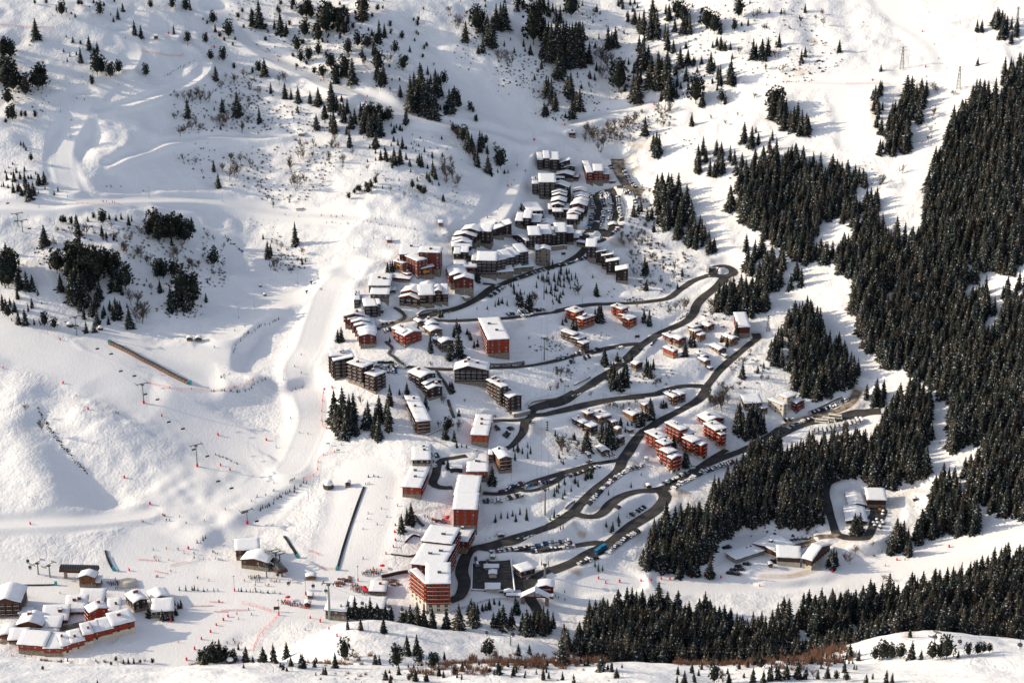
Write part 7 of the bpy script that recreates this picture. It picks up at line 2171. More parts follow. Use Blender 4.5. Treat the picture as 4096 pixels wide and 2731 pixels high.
def carpet(label, c, text, wd=2.6):
 L_ = smooth_line(hit(pts(c, text)), 2.0)
 base = L_[len(L_) // 2]
 r = tag(link('magic_carpet', None, None, base), label, 'conveyor')
 v_, f_ = ribbon(L_, wd, .45)
 link('belt', np_mesh('belt', v_ - base, f_, [M_['black']]), r)
 for s in (-1, 1):
  T = np.gradient(L_[:, :2], axis=0)
  T /= np.linalg.norm(T, axis=1)[:, None]
  N = np.stack([-T[:, 1], T[:, 0]], 1) * s * (wd / 2 + .1)
  mb = MB()
  mb.ring_body([[(L_[i, 0] + N[i, 0] * k - base[0], L_[i, 1] + N[i, 1] * k - base[1], float(zat(*L_[i, :2])) - base[2] + z) for k, z in ((1, -.3), (1.15, -.3), (1.15, .7), (1, .7))] for i in range(len(L_))])
  link('side_rail', mb.mesh('side_rail', [M_['metal']]), r)
 p = L_[-1] - base
 link('end_post', MB().box(-.8, -.8, -.5, .8, .8, 2.6).mesh('end_post', [TEAL]), r, tuple(p))
 return r


carpet('dark open conveyor strip running straight up the nursery piste', 'E', '465,85 440,150 400,260 350,410 310,540 268,685', 1.3)
carpet('dark conveyor line crossing the snow at the picture edge', 'F', '0,800 150,798 300,797 405,794', .7)
carpet('short conveyor beside the blue slide by the ticket chalet', 'F', '765,545 775,590 800,650 825,690', 1.2)
carpet('ladder-like conveyor above the lift terminal', 'l', '530,85 570,140 610,200 635,250', 1.4)

# ------------------------------------------------------------------ lifts: pylons, ropes, chairs, cabins
TOPS = {}


def pylon(key, label, c, b_, t, kind='T', r0=.55, arm=4.6, red=False, cat='lift pylon', group=None, depth=0):
 P = ground(c, *b_)
 vt = px(c, *t)[1]
 h = CAM_H - P[1] * float(tan_down(vt)) - P[2]
 h = min(max(h, 5), 60)
 r = tag(link('lift_pylon', None, None, P), label, cat, group)
 link('mast', MB().bar((0, 0, -2), (0, 0, h), r0, 0, 10, r0 * .6).mesh('mast', [STEEL]), r)
 m = MB()
 a = R(dirs.get(key, 25))
 d = Vector((math.cos(a), math.sin(a), 0))
 q = Vector((-d.y, d.x, 0))
 m.bar(-d * arm + Vector((0, 0, h)), d * arm + Vector((0, 0, h)), .3, 0, 4)
 link('cross_arm', m.mesh('cross_arm', [M_['metal']]), r)
 for s in (-1, 1):
  m = MB()
  m.bar(d * arm * s - q * 2.6 + Vector((0, 0, h + .35)), d * arm * s + q * 2.6 + Vector((0, 0, h + .35)), .28, 0, 4)
  m.bar(d * arm * s - q * 2.4 + Vector((0, 0, h - .3)), d * arm * s + q * 2.4 + Vector((0, 0, h - .3)), .2, 0, 4)
  link('sheave_battery', m.mesh('sheave_battery', [M_['metal']]), r)
 link('catwalk', MB().box(-1.2, -1.2, h - 1.1, 1.2, 1.2, h - .9).mesh('catwalk', [M_['metal']]), r)
 if red:
  link('foot_pad', MB().bar((0, 0, -.5), (0, 0, 2.0), r0 * 1.5, 0, 8).mesh('foot_pad', [RED]), r)
 top = P + np.array([0, 0, h])
 TOPS[key] = (top, d * arm)
 return r


dirs = {'m1': 32, 'm2': 32, 'm3': 32, 'l1': 30, 'l2': 30, 'l3': 30, 'f1': 60, 'f2': 60, 'g1': 0, 'g2': 0, 'e1': 0, 'e2': 0, 't1': -8, 'k1': 55, 'q1': 40}
pylon('l1', 'chairlift pylon highest up by the two thin tracks', 'L', (122, 346), (132, 258), group=None)
pylon('l2', 'twin chairlift pylon just below the highest one', 'L', (152, 383), (168, 306))
pylon('l3', 'chairlift pylon at the foot of the thick wood', 'L', (515, 1076), (524, 952))
pylon('m1', 'chairlift pylon with a red foot above the wide slope', 'M', (966, 692), (976, 562), red=True)
pylon('m2', 'chairlift pylon in the middle of the wide slope', 'M', (1326, 1118), (1338, 972), red=True)
pylon('m3', 'red footed chairlift pylon on the rim above the lift square', 'M', (1662, 1500), (1684, 1412), red=True)
pylon('f1', 'leaning gondola pylon farthest from the ticket chalet', 'F', (278, 716), (302, 628), r0=.6)
pylon('f2', 'leaning gondola pylon nearest the ticket chalet', 'F', (362, 737), (376, 645), r0=.6)
pylon('q1', 'gondola pylon behind the lift chalet forecourt', 'F', (1930, 740), (1942, 652), r0=.6)
pylon('t1', 'tallest pale gondola pylon standing by the low roofs', 'E', (215, 1042), (206, 782), r0=.95, arm=3.6)
pylon('g1', 'slim gondola pylon on the young spruce planting', 'b', (1330, 1270), (1340, 1000), r0=.6, arm=2.4)
pylon('g2', 'slim gondola pylon beside the dark brown triple chalet', 'B', (1623, 254), (1632, 92), r0=.6, arm=2.4)
pylon('e1', 'slim gondola pylon on the meadow behind the tall red tower', 'e', (2150, 1405), (2166, 1062), r0=.7, arm=2.4)
pylon('e2', 'stout lattice-headed pylon behind the lettered station', 'E', (1772, 742), (1782, 640), r0=.9, arm=2.4)
pylon('k1', 'gondola pylon on the near snow hump at the corner', 'K', (1747, 1322), (1742, 1238), r0=.5, arm=3.4)
pylon('k2', 'gondola pylon rising from the spruces of the near slope', 'E', (1524, 1230), (1521, 1108), r0=.5, arm=3.0)
ROPE = mat('steel_rope', (.06, .06, .065), .5, .5)


def rope(label, P0, P1, sag=2.0, rr=.045):
 P0, P1 = np.array(P0), np.array(P1)
 base = (P0 + P1) / 2
 m = MB()
 prev = None
 for k in range(17):
  t = k / 16
  p = P0 + (P1 - P0) * t - np.array([0, 0, 4 * sag * t * (1 - t)]) - base
  if prev is not None:
   m.bar(prev, p, rr, 0, 4)
  prev = p
 tag(link('lift_cable', m.mesh('lift_cable', [ROPE]), None, base), label, 'cable')


def span(name, a, b_, sag=2.0):
 for s, w_ in ((-1, 'uphill'), (1, 'downhill')):
  pa, pb = TOPS[a][0] + np.array(TOPS[a][1]) * s, TOPS[b_][0] + np.array(TOPS[b_][1]) * s
  rope('%s rope %s' % (w_, name), pa, pb, sag)


span('of the chairlift between the wood and the red footed pylon', 'l3', 'm1', 5)
span('of the chairlift from the highest pylon to the wood pylon', 'l2', 'l3', 6)
span('of the chairlift across the upper wide slope', 'm1', 'm2', 4)
span('of the chairlift across the lower wide slope', 'm2', 'm3', 4)
span('of the gondola across the shaded village slope', 'g1', 'g2', 4)
span('of the gondola over the hairpin roads', 'g2', 'e1', 8)
span('of the gondola over the car ranks to the lettered station', 'e1', 'e2', 4)
span('of the gondola in front of the tall orange tower', 't1', 'k2', 5)
span('of the gondola along the near slope', 'k2', 'k1', 12)
rope('gondola rope leaving the near slope hump towards the corner', TOPS['k1'][0], TOPS['k1'][0] + np.array([110, -8, 6.0]), 3)


def air(c, x, y, a, b_):
 """point of the lift line a-b seen at the survey coordinate"""
 u, v = px(c, x, y)
 A, B2 = TOPS[a][0], TOPS[b_][0]
 va, vb = project(A)[1][0], project(B2)[1][0]
 t = min(max((v - va) / (vb - va + 1e-9), 0), 1) if abs(vb - va) > 40 else min(max((u - project(A)[0][0]) / (project(B2)[0][0] - project(A)[0][0] + 1e-9), 0), 1)
 return at_depth(u, v, A[1] + (B2[1] - A[1]) * t)


chair_m = MB()
chair_m.bar((0, 0, 0), (0, 0, -2.6), .06, 0, 5)
chair_m.bar((-1.4, 0, -2.5), (1.4, 0, -2.5), .07, 0, 5)
chair_m.bar((-1.4, 0, -2.5), (-1.4, .2, -3.7), .06, 0, 5)
chair_m.bar((1.4, 0, -2.5), (1.4, .2, -3.7), .06, 0, 5)
CH1 = chair_m.mesh('hanger', [M_['metal']])
CH2 = MB().box(-1.45, -.35, -3.85, 1.45, .35, -3.65).box(-1.45, .25, -3.7, 1.45, .38, -2.95).mesh('seat', [M_['black']])
for c, t, a, b_, lab in (('M', '653,300 745,335 810,450 902,482', 'l3', 'm1', 'chair hanging over the covered conveyor shelf'), ('M', '975,605 1057,640 1133,790 1228,836', 'm1', 'm2', 'chair hanging over the upper wide slope'),
       ('M', '1300,975 1392,1020 1465,1188 1555,1234 1632,1398 1725,1455', 'm2', 'm3', 'chair hanging over the moguls of the wide slope'), ('F', '1925,525', 'm3', 'q1', 'chair arriving above the lift chalet roof'),
       ('L', '50,165 105,285 195,335 365,745', 'l1', 'l3', 'chair hanging on the highest part of the chairlift'), ('L', '500,985 560,1020', 'l3', 'm1', 'chair hanging beside the wood pylon')):
 for q in t.split():
  x, y = (float(k) for k in q.split(','))
  P = air(c, x, y, a, b_)
  r = tag(link('lift_chair', None, None, P, R(32)), lab, 'chair', 'chairs: ' + lab)
  link('hanger', CH1, r)
  link('seat', CH2, r)
cab = MB()
cab.ring_body([[(x * w_, y * w_, z) for x, y in ((-.85, -.7), (.85, -.7), (1.0, 0), (.85, .7), (-.85, .7), (-1.0, 0))] for z, w_ in ((-4.6, .72), (-4.3, .95), (-3.5, 1.02))])
CB1 = cab.mesh('shell', [mat('white_cabin_shell', (.6, .6, .6), .35)])
cab = MB()
cab.ring_body([[(x * w_, y * w_, z) for x, y in ((-.85, -.7), (.85, -.7), (1.0, 0), (.85, .7), (-.85, .7), (-1.0, 0))] for z, w_ in ((-3.5, 1.0), (-2.6, .9))])
CB2 = cab.mesh('window', [M_['glass']])
CB3 = MB().box(-.85, -.7, -2.6, .85, .7, -2.4).bar((0, 0, -2.5), (0, 0, 0), .08, 0, 5).mesh('roof', [M_['metal']])


def cabin(P, lab, group, s=1.0, rz=.4):
 r = tag(link('gondola_cabin', None, None, P, rz, s), lab, 'gondola cabin', group)
 link('shell', CB1, r)
 link('window', CB2, r)
 link('roof', CB3, r)


for c, t, a, b_, lab in (('F', '197,585 213,630', 'f1', 'f2', 'gondola cabin arriving above the picture edge slope'), ('F', '2085,745 2265,765 2008,685', 'q1', 't1', 'gondola cabin low above the lift square'), ('E', '185,800 93,765', 'q1', 't1', 'gondola cabin beside the tallest pylon'),
       ('E', '450,890 640,915 738,935 920,955', 't1', 'k2', 'gondola cabin in front of the orange tower'), ('E', '1212,1030 1350,1100', 't1', 'k2', 'gondola cabin in front of the near spruces'),
       ('E', '1540,1112', 't1', 'k2', 'gondola cabin right beside the pylon of the near slope'), ('K', '1925,1245', 'k1', 'k2', 'gondola cabin beside the near snow hump')):
 for q in t.split():
  x, y = (float(k) for k in q.split(','))
  cabin(air(c, x, y, a, b_), lab, 'cabins: ' + lab, 1.15)
cabin(at_depth(*px('K', 2330, 1262), TOPS['k1'][0][1] - 6), 'gondola cabin at the very corner above the near snow', None, 1.3)
for c, x, ys, b0, lab, nn in (('b', 1363, (690, 790), None, 'cabin in the string hung on the stone lift tower', 4), ('e', 2180, (165, 262), None, 'cabin in the string hung on the lift chalet', 4)):
 for k in range(nn):
  y = ys[0] + (ys[1] - ys[0]) * k / (nn - 1)
  base_y = float(ground(c, x, 800 if c == 'b' else 250)[1]) - 2.0
  P = at_depth(*px(c, x, y - 42), base_y)
  cabin(P, lab, 'cabins: ' + lab, .85)

# lift terminals with rounded dark roofs
def terminal(label, c, corner, Lw, Dw, h, th, legs=True):
 P = ground(c, *corner)
 r = tag(link('lift_terminal', None, None, P, th), label, 'lift terminal')
 m = MB()
 m.ring_body([[(x, Dw / 2 * (1 + math.cos(a) * 1.0), h + 2.6 * math.sin(a)) for a in np.linspace(0, math.pi, 8)] for x in (0, Lw)])
 link('roof', m.mesh('roof', [mat('smoked_roof_glass', (.03, .032, .035), .15, 0, .6)]), r)
 m = MB()
 for k in range(int(Lw / 1.6) + 1):
  x = k * 1.6
  m.ring_body([[(x + e, Dw / 2 * (1 + math.cos(a) * 1.01), h + 2.68 * math.sin(a)) for a in np.linspace(0, math.pi, 8)] for e in (0, .3)], 0, False)
 link('rib', m.mesh('rib', [M_['metal']]), r)
 link('fascia', MB().box(-.2, -.15, h - 1.2, Lw + .2, Dw + .15, h - .02).mesh('fascia', [M_['wine']]), r)
 for x in (Lw * .12, Lw * .8):
  link('column', MB().box(x - .9, Dw / 2 - .9, -3, x + .9, Dw / 2 + .9, h - 1.2).mesh('column', [M_['concrete']]), r)
 link('machinery', MB().box(Lw * .2, 1.0, h - 2.2, Lw * .9, Dw - 1, h - 1.25).mesh('machinery', [M_['black']]), r)
 return r


terminal('long dark gondola terminal beside the ticket chalet', 'k', (462, 150), 25, 6.5, 7, R(-3))
terminal('chairlift terminal with a dark rounded roof on the lift square', 'l', (560, 395), 19, 7, 5, R(118))
for k, (x, y) in enumerate(((440, 285), (470, 300), (500, 315))):
 P = ground('l', x, y)
 r = tag(link('lift_portal', None, None, P, R(30)), ('first', 'second', 'third')[k] + ' dark portal frame between the lift chalet and the rounded terminal', 'lift portal')
 link('mast', MB().bar((0, 0, -1), (0, 0, 9), .4, 0, 8).mesh('mast', [M_['metal']]), r)
 m = MB().bar((-5, 0, 9), (5, 0, 9), .35, 0, 4)
 for q in (-4.2, 4.2):
  m.bar((q, -3.4, 9.3), (q, 3.4, 9.3), .4, 0, 4)
  m.bar((q - .9, -3.4, 9.0), (q - .9, 3.4, 9.0), .1, 0, 4)
 link('cross_arm', m.mesh('cross_arm', [M_['metal']]), r)
link('foot_pad', MB().bar((0, 0, -.5), (0, 0, 2), .9, 0, 8).mesh('foot_pad', [RED]), r)


# lattice power masts
def lattice(label, c, b_, t):
 P = ground(c, *b_)
 h = CAM_H - P[1] * float(tan_down(px(c, *t)[1])) - P[2]
 r = tag(link('power_mast', None, None, P), label, 'power mast')
 m = MB()
 w0, w1 = h * .16, h * .045
 lv = [k / 7 for k in range(8)]
 cor = [(-1, -1), (1, -1), (1, 1), (-1, 1)]
 for k in range(7):
  a, b2 = (w0 + (w1 - w0) * lv[k]) / 2, (w0 + (w1 - w0) * lv[k + 1]) / 2
  for i, (sx, sy) in enumerate(cor):
   m.bar((sx * a, sy * a, lv[k] * h), (sx * b2, sy * b2, lv[k + 1] * h), .12, 0, 4)
   ex, ey = cor[(i + 1) % 4]
   m.bar((sx * a, sy * a, lv[k] * h), (ex * b2, ey * b2, lv[k + 1] * h), .08, 0, 4)
   m.bar((ex * a, ey * a, lv[k] * h), (sx * b2, sy * b2, lv[k + 1] * h), .08, 0, 4)
 link('tower_frame', m.mesh('tower_frame', [M_['metal']]), r)
 for z in (.86, .99):
  m = MB()
  m.bar((-h * .17, 0, h * z), (h * .17, 0, h * z), .14, 0, 4)
  m.bar((-h * .17, 0, h * z), (0, 0, h * (z - .06)), .08, 0, 4)
  m.bar((h * .17, 0, h * z), (0, 0, h * (z - .06)), .08, 0, 4)
  link('cross_arm', m.mesh('cross_arm', [M_['metal']]), r)


lattice('lattice power mast inside the loop of the summit piste', 'I', (1530, 468), (1538, 315))
lattice('lattice power mast at the tip of the twin wood', 'I', (1910, 602), (1918, 446))
lattice('lattice power mast at the very top corner', 'I', (2308, 135), (2318, 48))
lattice('lattice power mast beside the tall windowless hall', 'J', (630, 800), (635, 692))
lattice('lattice power mast against the trees behind the windowless hall', 'J', (738, 890), (748, 732))

# snow lances, street lamps
LANCE = MB().bar((0, 0, -.5), (.1, 0, 9.0), .10, 0, 6, .07).bar((.1, 0, 8.9), (.9, 0, 9.4), .06, 0, 5).box(.6, -.15, 9.2, 1.2, .15, 9.5).mesh('snow_lance', [STEEL])
PAD = MB().bar((0, 0, -.3), (0, 0, 1.6), .3, 0, 8).mesh('foot_pad', [TEAL])
for c, t, lab in (('G', '1134,228 632,204 783,408 407,756 473,928 350,1122 453,1325 1003,1328 1497,1358 1441,322', 'snow lance on the pistes round the snow park'), ('L', '2138,702 1708,892 1350,1087 1932,1162 1907,1378 1508,1368 1998,735 1603,962', 'snow lance along the bright piste to the village'),
     ('M', '1952,797 1855,992 2292,975', 'snow lance at the bottom of the bright piste'), ('H', '1400,946 1290,1117 1225,1257 1090,1468 375,1470', 'snow lance on the village piste'), ('E', '370,335', 'tall lamp standing beside the dark conveyor strip'), ('A', '245,748 345,812 680,660 388,680', 'snow lance on the mounds left of the wine red hotel')):
 for q in t.split():
  x, y = (float(k) for k in q.split(','))
  o = tag(link('snow_lance', LANCE, None, ground(c, x, y), RC.uniform(-.5, .5), RC.uniform(.9, 1.1)), lab, 'snow lance', None if 'tall lamp' in lab else lab + 's')
  link('foot_pad', PAD, o)
LAMP = MB().bar((0, 0, -.3), (0, 0, 6.2), .08, 0, 6, .06).bar((0, 0, 6.1), (.9, 0, 6.3), .05, 0, 5).mesh('street_lamp', [M_['metal']])
LHEAD = MB().box(.6, -.16, 6.22, 1.3, .16, 6.4).mesh('lamp_head', [STEEL])
for c, t, lab in (('C', '275,470 440,650 880,230 1015,360 1250,385 945,660 390,1030 125,1210 455,1255 680,1230 915,1205 1015,1120 210,1305 680,750 985,640 1160,245 825,1450', 'street lamp along the hairpin roads'), ('B', '1570,1088 1385,1130 1770,480 1710,370 2070,520 1210,700 870,890 1400,810', 'street lamp in the middle village'),
     ('D', '580,130 790,165 340,560 240,680 460,700 390,990 500,935 790,580 1360,360 1500,310 1120,460 785,390', 'street lamp along the lower roads'), ('E', '1130,720 1145,300 1302,830 1660,300 1820,290', 'street lamp round the parking deck'), ('b', '580,1480 55,1520 1445,1390 1845,1330 980,1420', 'street lamp beside the second upper road')):
 for q in t.split():
  x, y = (float(k) for k in q.split(','))
  o = tag(link('street_lamp', LAMP, None, ground(c, x, y), RC.uniform(0, 6)), lab, 'street lamp', lab + 's')
  link('lamp_head', LHEAD, o)
for c, t, lab in (('F', '700,885 1697,838 2213,862 2018,1012', 'red footed light mast on the lift square'), ('E', '420,765', 'dark light mast at the terrace of the restaurant')):
 for q in t.split():
  x, y = (float(k) for k in q.split(','))
  o = tag(link('light_mast', MB().bar((0, 0, -.3), (0, 0, 11), .14, 0, 6, .1).box(-.5, -.2, 10.7, .5, .2, 11.2).mesh('light_mast', [M_['wood']]), None, ground(c, x, y)), lab, 'light mast', None if 'dark' in lab else lab + 's')
  link('foot_pad', MB().bar((0, 0, -.3), (0, 0, 2.0), .5, 0, 8).mesh('foot_pad', [RED]), o)
for c, x, y, lab in (('C', 740, 755, 'dark wooden sign board above the main road fork'), ('b', 1592, 690, 'dark wooden sign board beside the stone lift tower'), ('D', 58, 850, 'small wooden board on the bank of the lower road'), ('M', 2205, 978, 'teal information board at the piste bend'), ('M', 2272, 1022, 'teal information board at the end of the red posts'), ('F', 2003, 985, 'start board on the ski school meadow')):
 P = ground(c, x, y)
 s_ = .8 if c in ('D', 'M') else 1.2
 o = tag(link('sign_board', MB().box(-1.6 * s_, -.1, 1.4, 1.6 * s_, .1, 3.0 * s_).mesh('sign_board', [TEAL if 'teal' in lab else M_['brown']]), None, P, R(10)), lab, 'sign board')
 for q in (-1.2, 1.2):
  link('post', MB().bar((q * s_, 0, -.5), (q * s_, 0, 1.45), .1, 0, 5).mesh('post', [M_['brown']]), o)
for c, x, y, lab in (('L', 2093, 735, 'first dark snow gun on the bright piste'), ('L', 2062, 798, 'second dark snow gun on the bright piste')):
 o = tag(link('snow_gun', MB().bar((0, 0, -.3), (0, 0, 1.6), .45, 0, 6).bar((-.9, -.3, 2.1), (.9, .3, 2.7), .8, 0, 10, .62).mesh('snow_gun', [M_['black']]), None, ground(c, x, y), .5), lab, 'snow gun')


# boulders
def boulder(label, c, x, y, s, seed):
 r = random.Random(seed)
 import bmesh
 bm = bmesh.new()
 bmesh.ops.create_icosphere(bm, subdivisions=3, radius=1)
 k = [Vector((r.gauss(0, 1), r.gauss(0, 1), r.gauss(0, 1))).normalized() for _ in range(14)]
 for v in bm.verts:
  d = v.co.normalized()
  for q in k:
   t = d.dot(q)
   if t > .78:
    d = d * (.78 / t) ** .8
  v.co = Vector((d.x * s, d.y * s * .9, d.z * s * .8 + s * .35))
 me = bpy.data.meshes.new('boulder')
 bm.to_mesh(me)
 bm.free()
 me.materials.append(ROCK)
 o = tag(link('boulder', me, None, ground(c, x, y)), label, 'boulder')
 cap = [[(s * q * math.cos(a) * .95, s * q * math.sin(a) * .85, s * z) for a in np.arange(12) * .5236] for q, z in ((.86, .72), (.84, .95), (.6, 1.3), (.2, 1.42))]
 link('snow_cap', MB().ring_body(cap).mesh('snow_cap', [roof_snow], True), o)


boulder('big snow capped boulder on the bank above the carpet slope', 'E', 208, 92, 4.2, 1)
boulder('snow capped boulder beside the wood pylon', 'L', 470, 1018, 3.0, 2)
boulder('flat snow capped boulder at the foot of the thick wood', 'L', 675, 1040, 2.6, 3)
boulder('dark boulder on the open slope above the two huts', 'L', 1750, 750, 1.6, 4)
boulder('pair-like dark boulder near the bright piste', 'L', 1780, 810, 1.8, 5)
boulder('snow capped rock on the near rim between pines', 'F', 1665, 1355, 2.6, 6)


# ------------------------------------------------------------------ groomers and loader of the works yard
def groomer(label, c, x, y, th, paint, deck=0.0, group=None):
 P = ground(c, x, y)
 r = link('snow_groomer', None, None, P + np.array([0, 0, deck]), th, .8)
 tag(r, label, 'snow groomer', group)
 for s in (-1, 1):
  link('track', MB().ring_body([[(a, s * 1.5 + q, z) for a, z in ((-2.2, .1), (2.0, .1), (2.5, .6), (2.0, 1.05), (-2.2, 1.05), (-2.6, .6))] for q in (-.6, .6)]).mesh('track', [M_['black']]), r)
 link('body', MB().box(-2.2, -1.0, .7, 1.6, 1.0, 1.5).mesh('body', [paint]), r)
 link('cab', MB().ring_body([[(-.2, y_, 1.5), (1.7, y_, 1.5), (1.35, y_, 2.7), (.1, y_, 2.75)] for y_ in (-.95, .95)]).mesh('cab', [M_['glass']]), r)
 link('blade', MB().ring_body([[(3.3, y_, .05), (3.55, y_, .1), (3.45, y_, 1.15), (3.25, y_, 1.2)] for y_ in (-2.3, 2.3)]).mesh('blade', [paint if paint is not RED else M_['black']]), r)
 link('tiller', MB().box(-3.6, -2.2, .2, -2.5, 2.2, .8).mesh('tiller', [M_['black']]), r)


for k, (x, y) in enumerate(((40, 668), (92, 676), (68, 645), (122, 640), (105, 618), (168, 600))):
 groomer('dark snow groomer in the huddle before the flat garage row', 'j', x, y + 8, R(-20), PM['dark grey'], 0, 'groomers before the garage')
for k, (x, y) in enumerate(((378, 585), (405, 600))):
 groomer('dark snow groomer between the tiny hut and the workshop', 'j', x, y, R(-20), PM['dark grey'], 0, 'groomers by the tiny hut')
for k, (x, y) in enumerate(((130, 515), (160, 500), (190, 490))):
 groomer('red snow groomer parked on the snow above the garage row', 'j', x, y, R(15), RED, .3, 'red groomers')
for k, (x, y) in enumerate(((8, 482), (20, 478))):
 groomer('dark snow groomer alone at the edge of the snowy wood', 'j', x, y, R(15), M_['black'], 0, 'groomers at the wood edge')
P = ground('j', 1190, 190)
r = tag(link('wheel_loader', None, None, P, R(70)), 'orange loader standing in the asphalt depot yard', 'loader')
link('body', MB().box(-2, -.9, .8, 1.2, .9, 1.7).mesh('body', [M_['orange_trim']]), r)
link('cab', MB().box(-.6, -.7, 1.7, .7, .7, 2.9).mesh('cab', [M_['glass']]), r)
link('bucket', MB().ring_body([[(2.6, y_, .1), (3.4, y_, .1), (2.6, y_, 1.1)] for y_ in (-1.2, 1.2)]).mesh('bucket', [M_['orange_trim']]), r)
for a in (-1.3, 1.1):
 for s in (-1, 1):
  link('wheel', MB().ring_body([[(a + .75 * math.cos(g), s * .95 + q, .75 + .75 * math.sin(g)) for g in np.arange(10) * .6283] for q in (-.25, .25)]).mesh('wheel', [RUBBER]), r)
for k, (x, y) in enumerate(((455, 425), (487, 428), (515, 420), (545, 415), (575, 415), (610, 412), (640, 412))):
 P = ground('j', x, y)
 o = tag(link('skip_container', MB().ring_body([[(-1.5, y_, 0), (1.5, y_, 0), (1.9, y_, 1.6), (-1.9, y_, 1.6)] for y_ in (-1, 1)]).mesh('skip_container', [(M_['metal'], M_['concrete'], M_['grey'])[k % 3]]), None, P, R(65)), 'snow filled skip in the row behind the works sheds', 'skip', 'skips behind the works sheds')
 link('snow_fill', MB().box(-1.7, -.95, 1.45, 1.7, .95, 1.85).mesh('snow_fill', [roof_snow]), o)
for k, (x, y) in enumerate(((1150, 320), (1170, 300), (1190, 325), (1165, 275), (1205, 285), (1140, 300), (1215, 300), (1210, 235), (1215, 210), (1195, 330))):
 P = ground('j', x, y)
 o = tag(link('storage_crate', MB().box(-1.2, -1.0, -.4, 1.2, 1.0, 1.4).box(-1.3, -1.1, 1.4, 1.3, 1.1, 1.5).mesh('storage_crate', [M_['grey']]), None, P, RC.uniform(0, 3)), 'snow heaped crate in the depot yard store', 'crate', 'crates of the depot yard')
 link('snow_cap', MB().ring_body([[(1.3 * q * math.cos(a), 1.1 * q * math.sin(a), z) for a in np.arange(8) * .785] for q, z in ((1.1, 1.5), (1, 2.0), (.5, 2.4))]).mesh('snow_cap', [roof_snow], True), o)

# ------------------------------------------------------------------ parking deck, covered bridge, asphalt yards
def slab(name, label, c, corners, yref, lift, th, m, cat):
 """level slab whose upper corners appear at the survey coordinates, on the height of the reference corner"""
 P0 = ground(c, *corners[0])
 z = P0[2] + lift
 W3 = []
 for q in corners:
  u, v = px(c, *q)
  y = (CAM_H - z) / float(tan_down(v))
  W3.append(at_depth(u, v, y))
 base = W3[0]
 o = tag(link(name, None, None, base), label, cat)
 t = [tuple(p - base) for p in W3]
 b_ = [tuple(np.array(p) - np.array([0, 0, th])) for p in t]
 link('deck_slab', MB().ring_body([b_, t]).mesh('deck_slab', m), o)
 return o, base, W3


deck, db, dw = slab('parking_deck', 'flat roof of a car park with asphalt bays and snowy edges', 'E', ((1240, 828), (1555, 842), (1526, 602), (1246, 596)), 0, .6, 9, [asphalt], 'parking deck')
m = MB()
for i in range(4):
 a, b2 = Vector(dw[i] - db), Vector(dw[(i + 1) % 4] - db)
 m.bar(a + Vector((0, 0, .4)), b2 + Vector((0, 0, .4)), .55, 0, 4)
link('parapet', m.mesh('parapet', [roof_snow]), deck)
m = MB()
ca, cb, cc, cd_ = (Vector(p - db) for p in dw)
for k in range(11):
 t = (k + .5) / 11
 a, b2 = cb.lerp(cc, t), ca.lerp(cd_, t)
 m.bar(a.lerp(b2, .05) + Vector((0, 0, .02)), a.lerp(b2, .22) + Vector((0, 0, .02)), .12, 0, 4)
link('bay_marking', m.mesh('bay_marking', [packed]), deck)
def bridge():
 P = ground('E', 1700, 925)
 r = tag(link('covered_bridge', None, None, P, R(-3)), 'timber gabled footbridge crossing above the road to the forest', 'bridge')
 link('deck', MB().box(-19, -2.2, 5.2, 12, 2.2, 6.0).mesh('deck', [M_['wine']]), r)
 link('snow_cover', MB().box(-19, -1.9, 6.0, 12, 1.9, 6.5).mesh('snow_cover', [roof_snow]), r)
 for y in (-2.2, 2.2):
  m = MB()
  for s in (-1, 1):
   m.bar((s * 9, y, 5.2), (0, y, 10.2), .28, 0, 4)
  m.bar((0, y, 5.6), (0, y, 10.2), .25, 0, 4)
  m.bar((-4.5, y, 5.6), (-4.5, y, 7.6), .2, 0, 4)
  m.bar((4.5, y, 5.6), (4.5, y, 7.6), .2, 0, 4)
  m.bar((-9, y, 5.9), (9, y, 5.9), .25, 0, 4)
  link('truss', m.mesh('truss', [M_['wine']]), r)
 for s in (-1, 1):
  link('roof', MB().ring_body([[(0, y, 10.3), (s * 9.8, y, 5.1), (s * 9.8, y, 5.7), (0, y, 10.95)] for y in (-3.2, 3.2)]).mesh('roof', [roof_snow]), r)
  link('abutment', MB().box(s * 8 - 1.2, -2.4, -5, s * 8 + 1.2, 2.4, 5.2).mesh('abutment', [M_['stone']]), r)


bridge()
# snow island of the roundabout
P = ground('A', 1990, 675)
isl = MB()
isl.ring_body([[(q * math.cos(a), q * math.sin(a), z) for a in np.arange(20) * .31416] for q, z in ((6.4, -.2), (5.9, .6), (4, 1.1), (1.2, 1.4))])
o = tag(link('roundabout_island', isl.mesh('roundabout_island', [roof_snow], True), None, P), 'round snow heaped island in the middle of the roundabout', 'traffic island')

# ------------------------------------------------------------------ people
SKIN = mat('face_skin', (.55, .33, .24), .6)
JK = {'red': (.55, .02, .02), 'dark': (.02, .02, .025), 'blue': (.03, .10, .35), 'yellow': (.75, .50, .04), 'green': (.10, .30, .06), 'orange': (.75, .18, .03), 'navy': (.015, .02, .06), 'teal': (.03, .28, .30)}
JM = {k: mat(k + '_ski_clothes', v, .7) for k, v in JK.items()}
TROUSER = mat('dark_ski_trousers', (.02, .02, .024), .75)


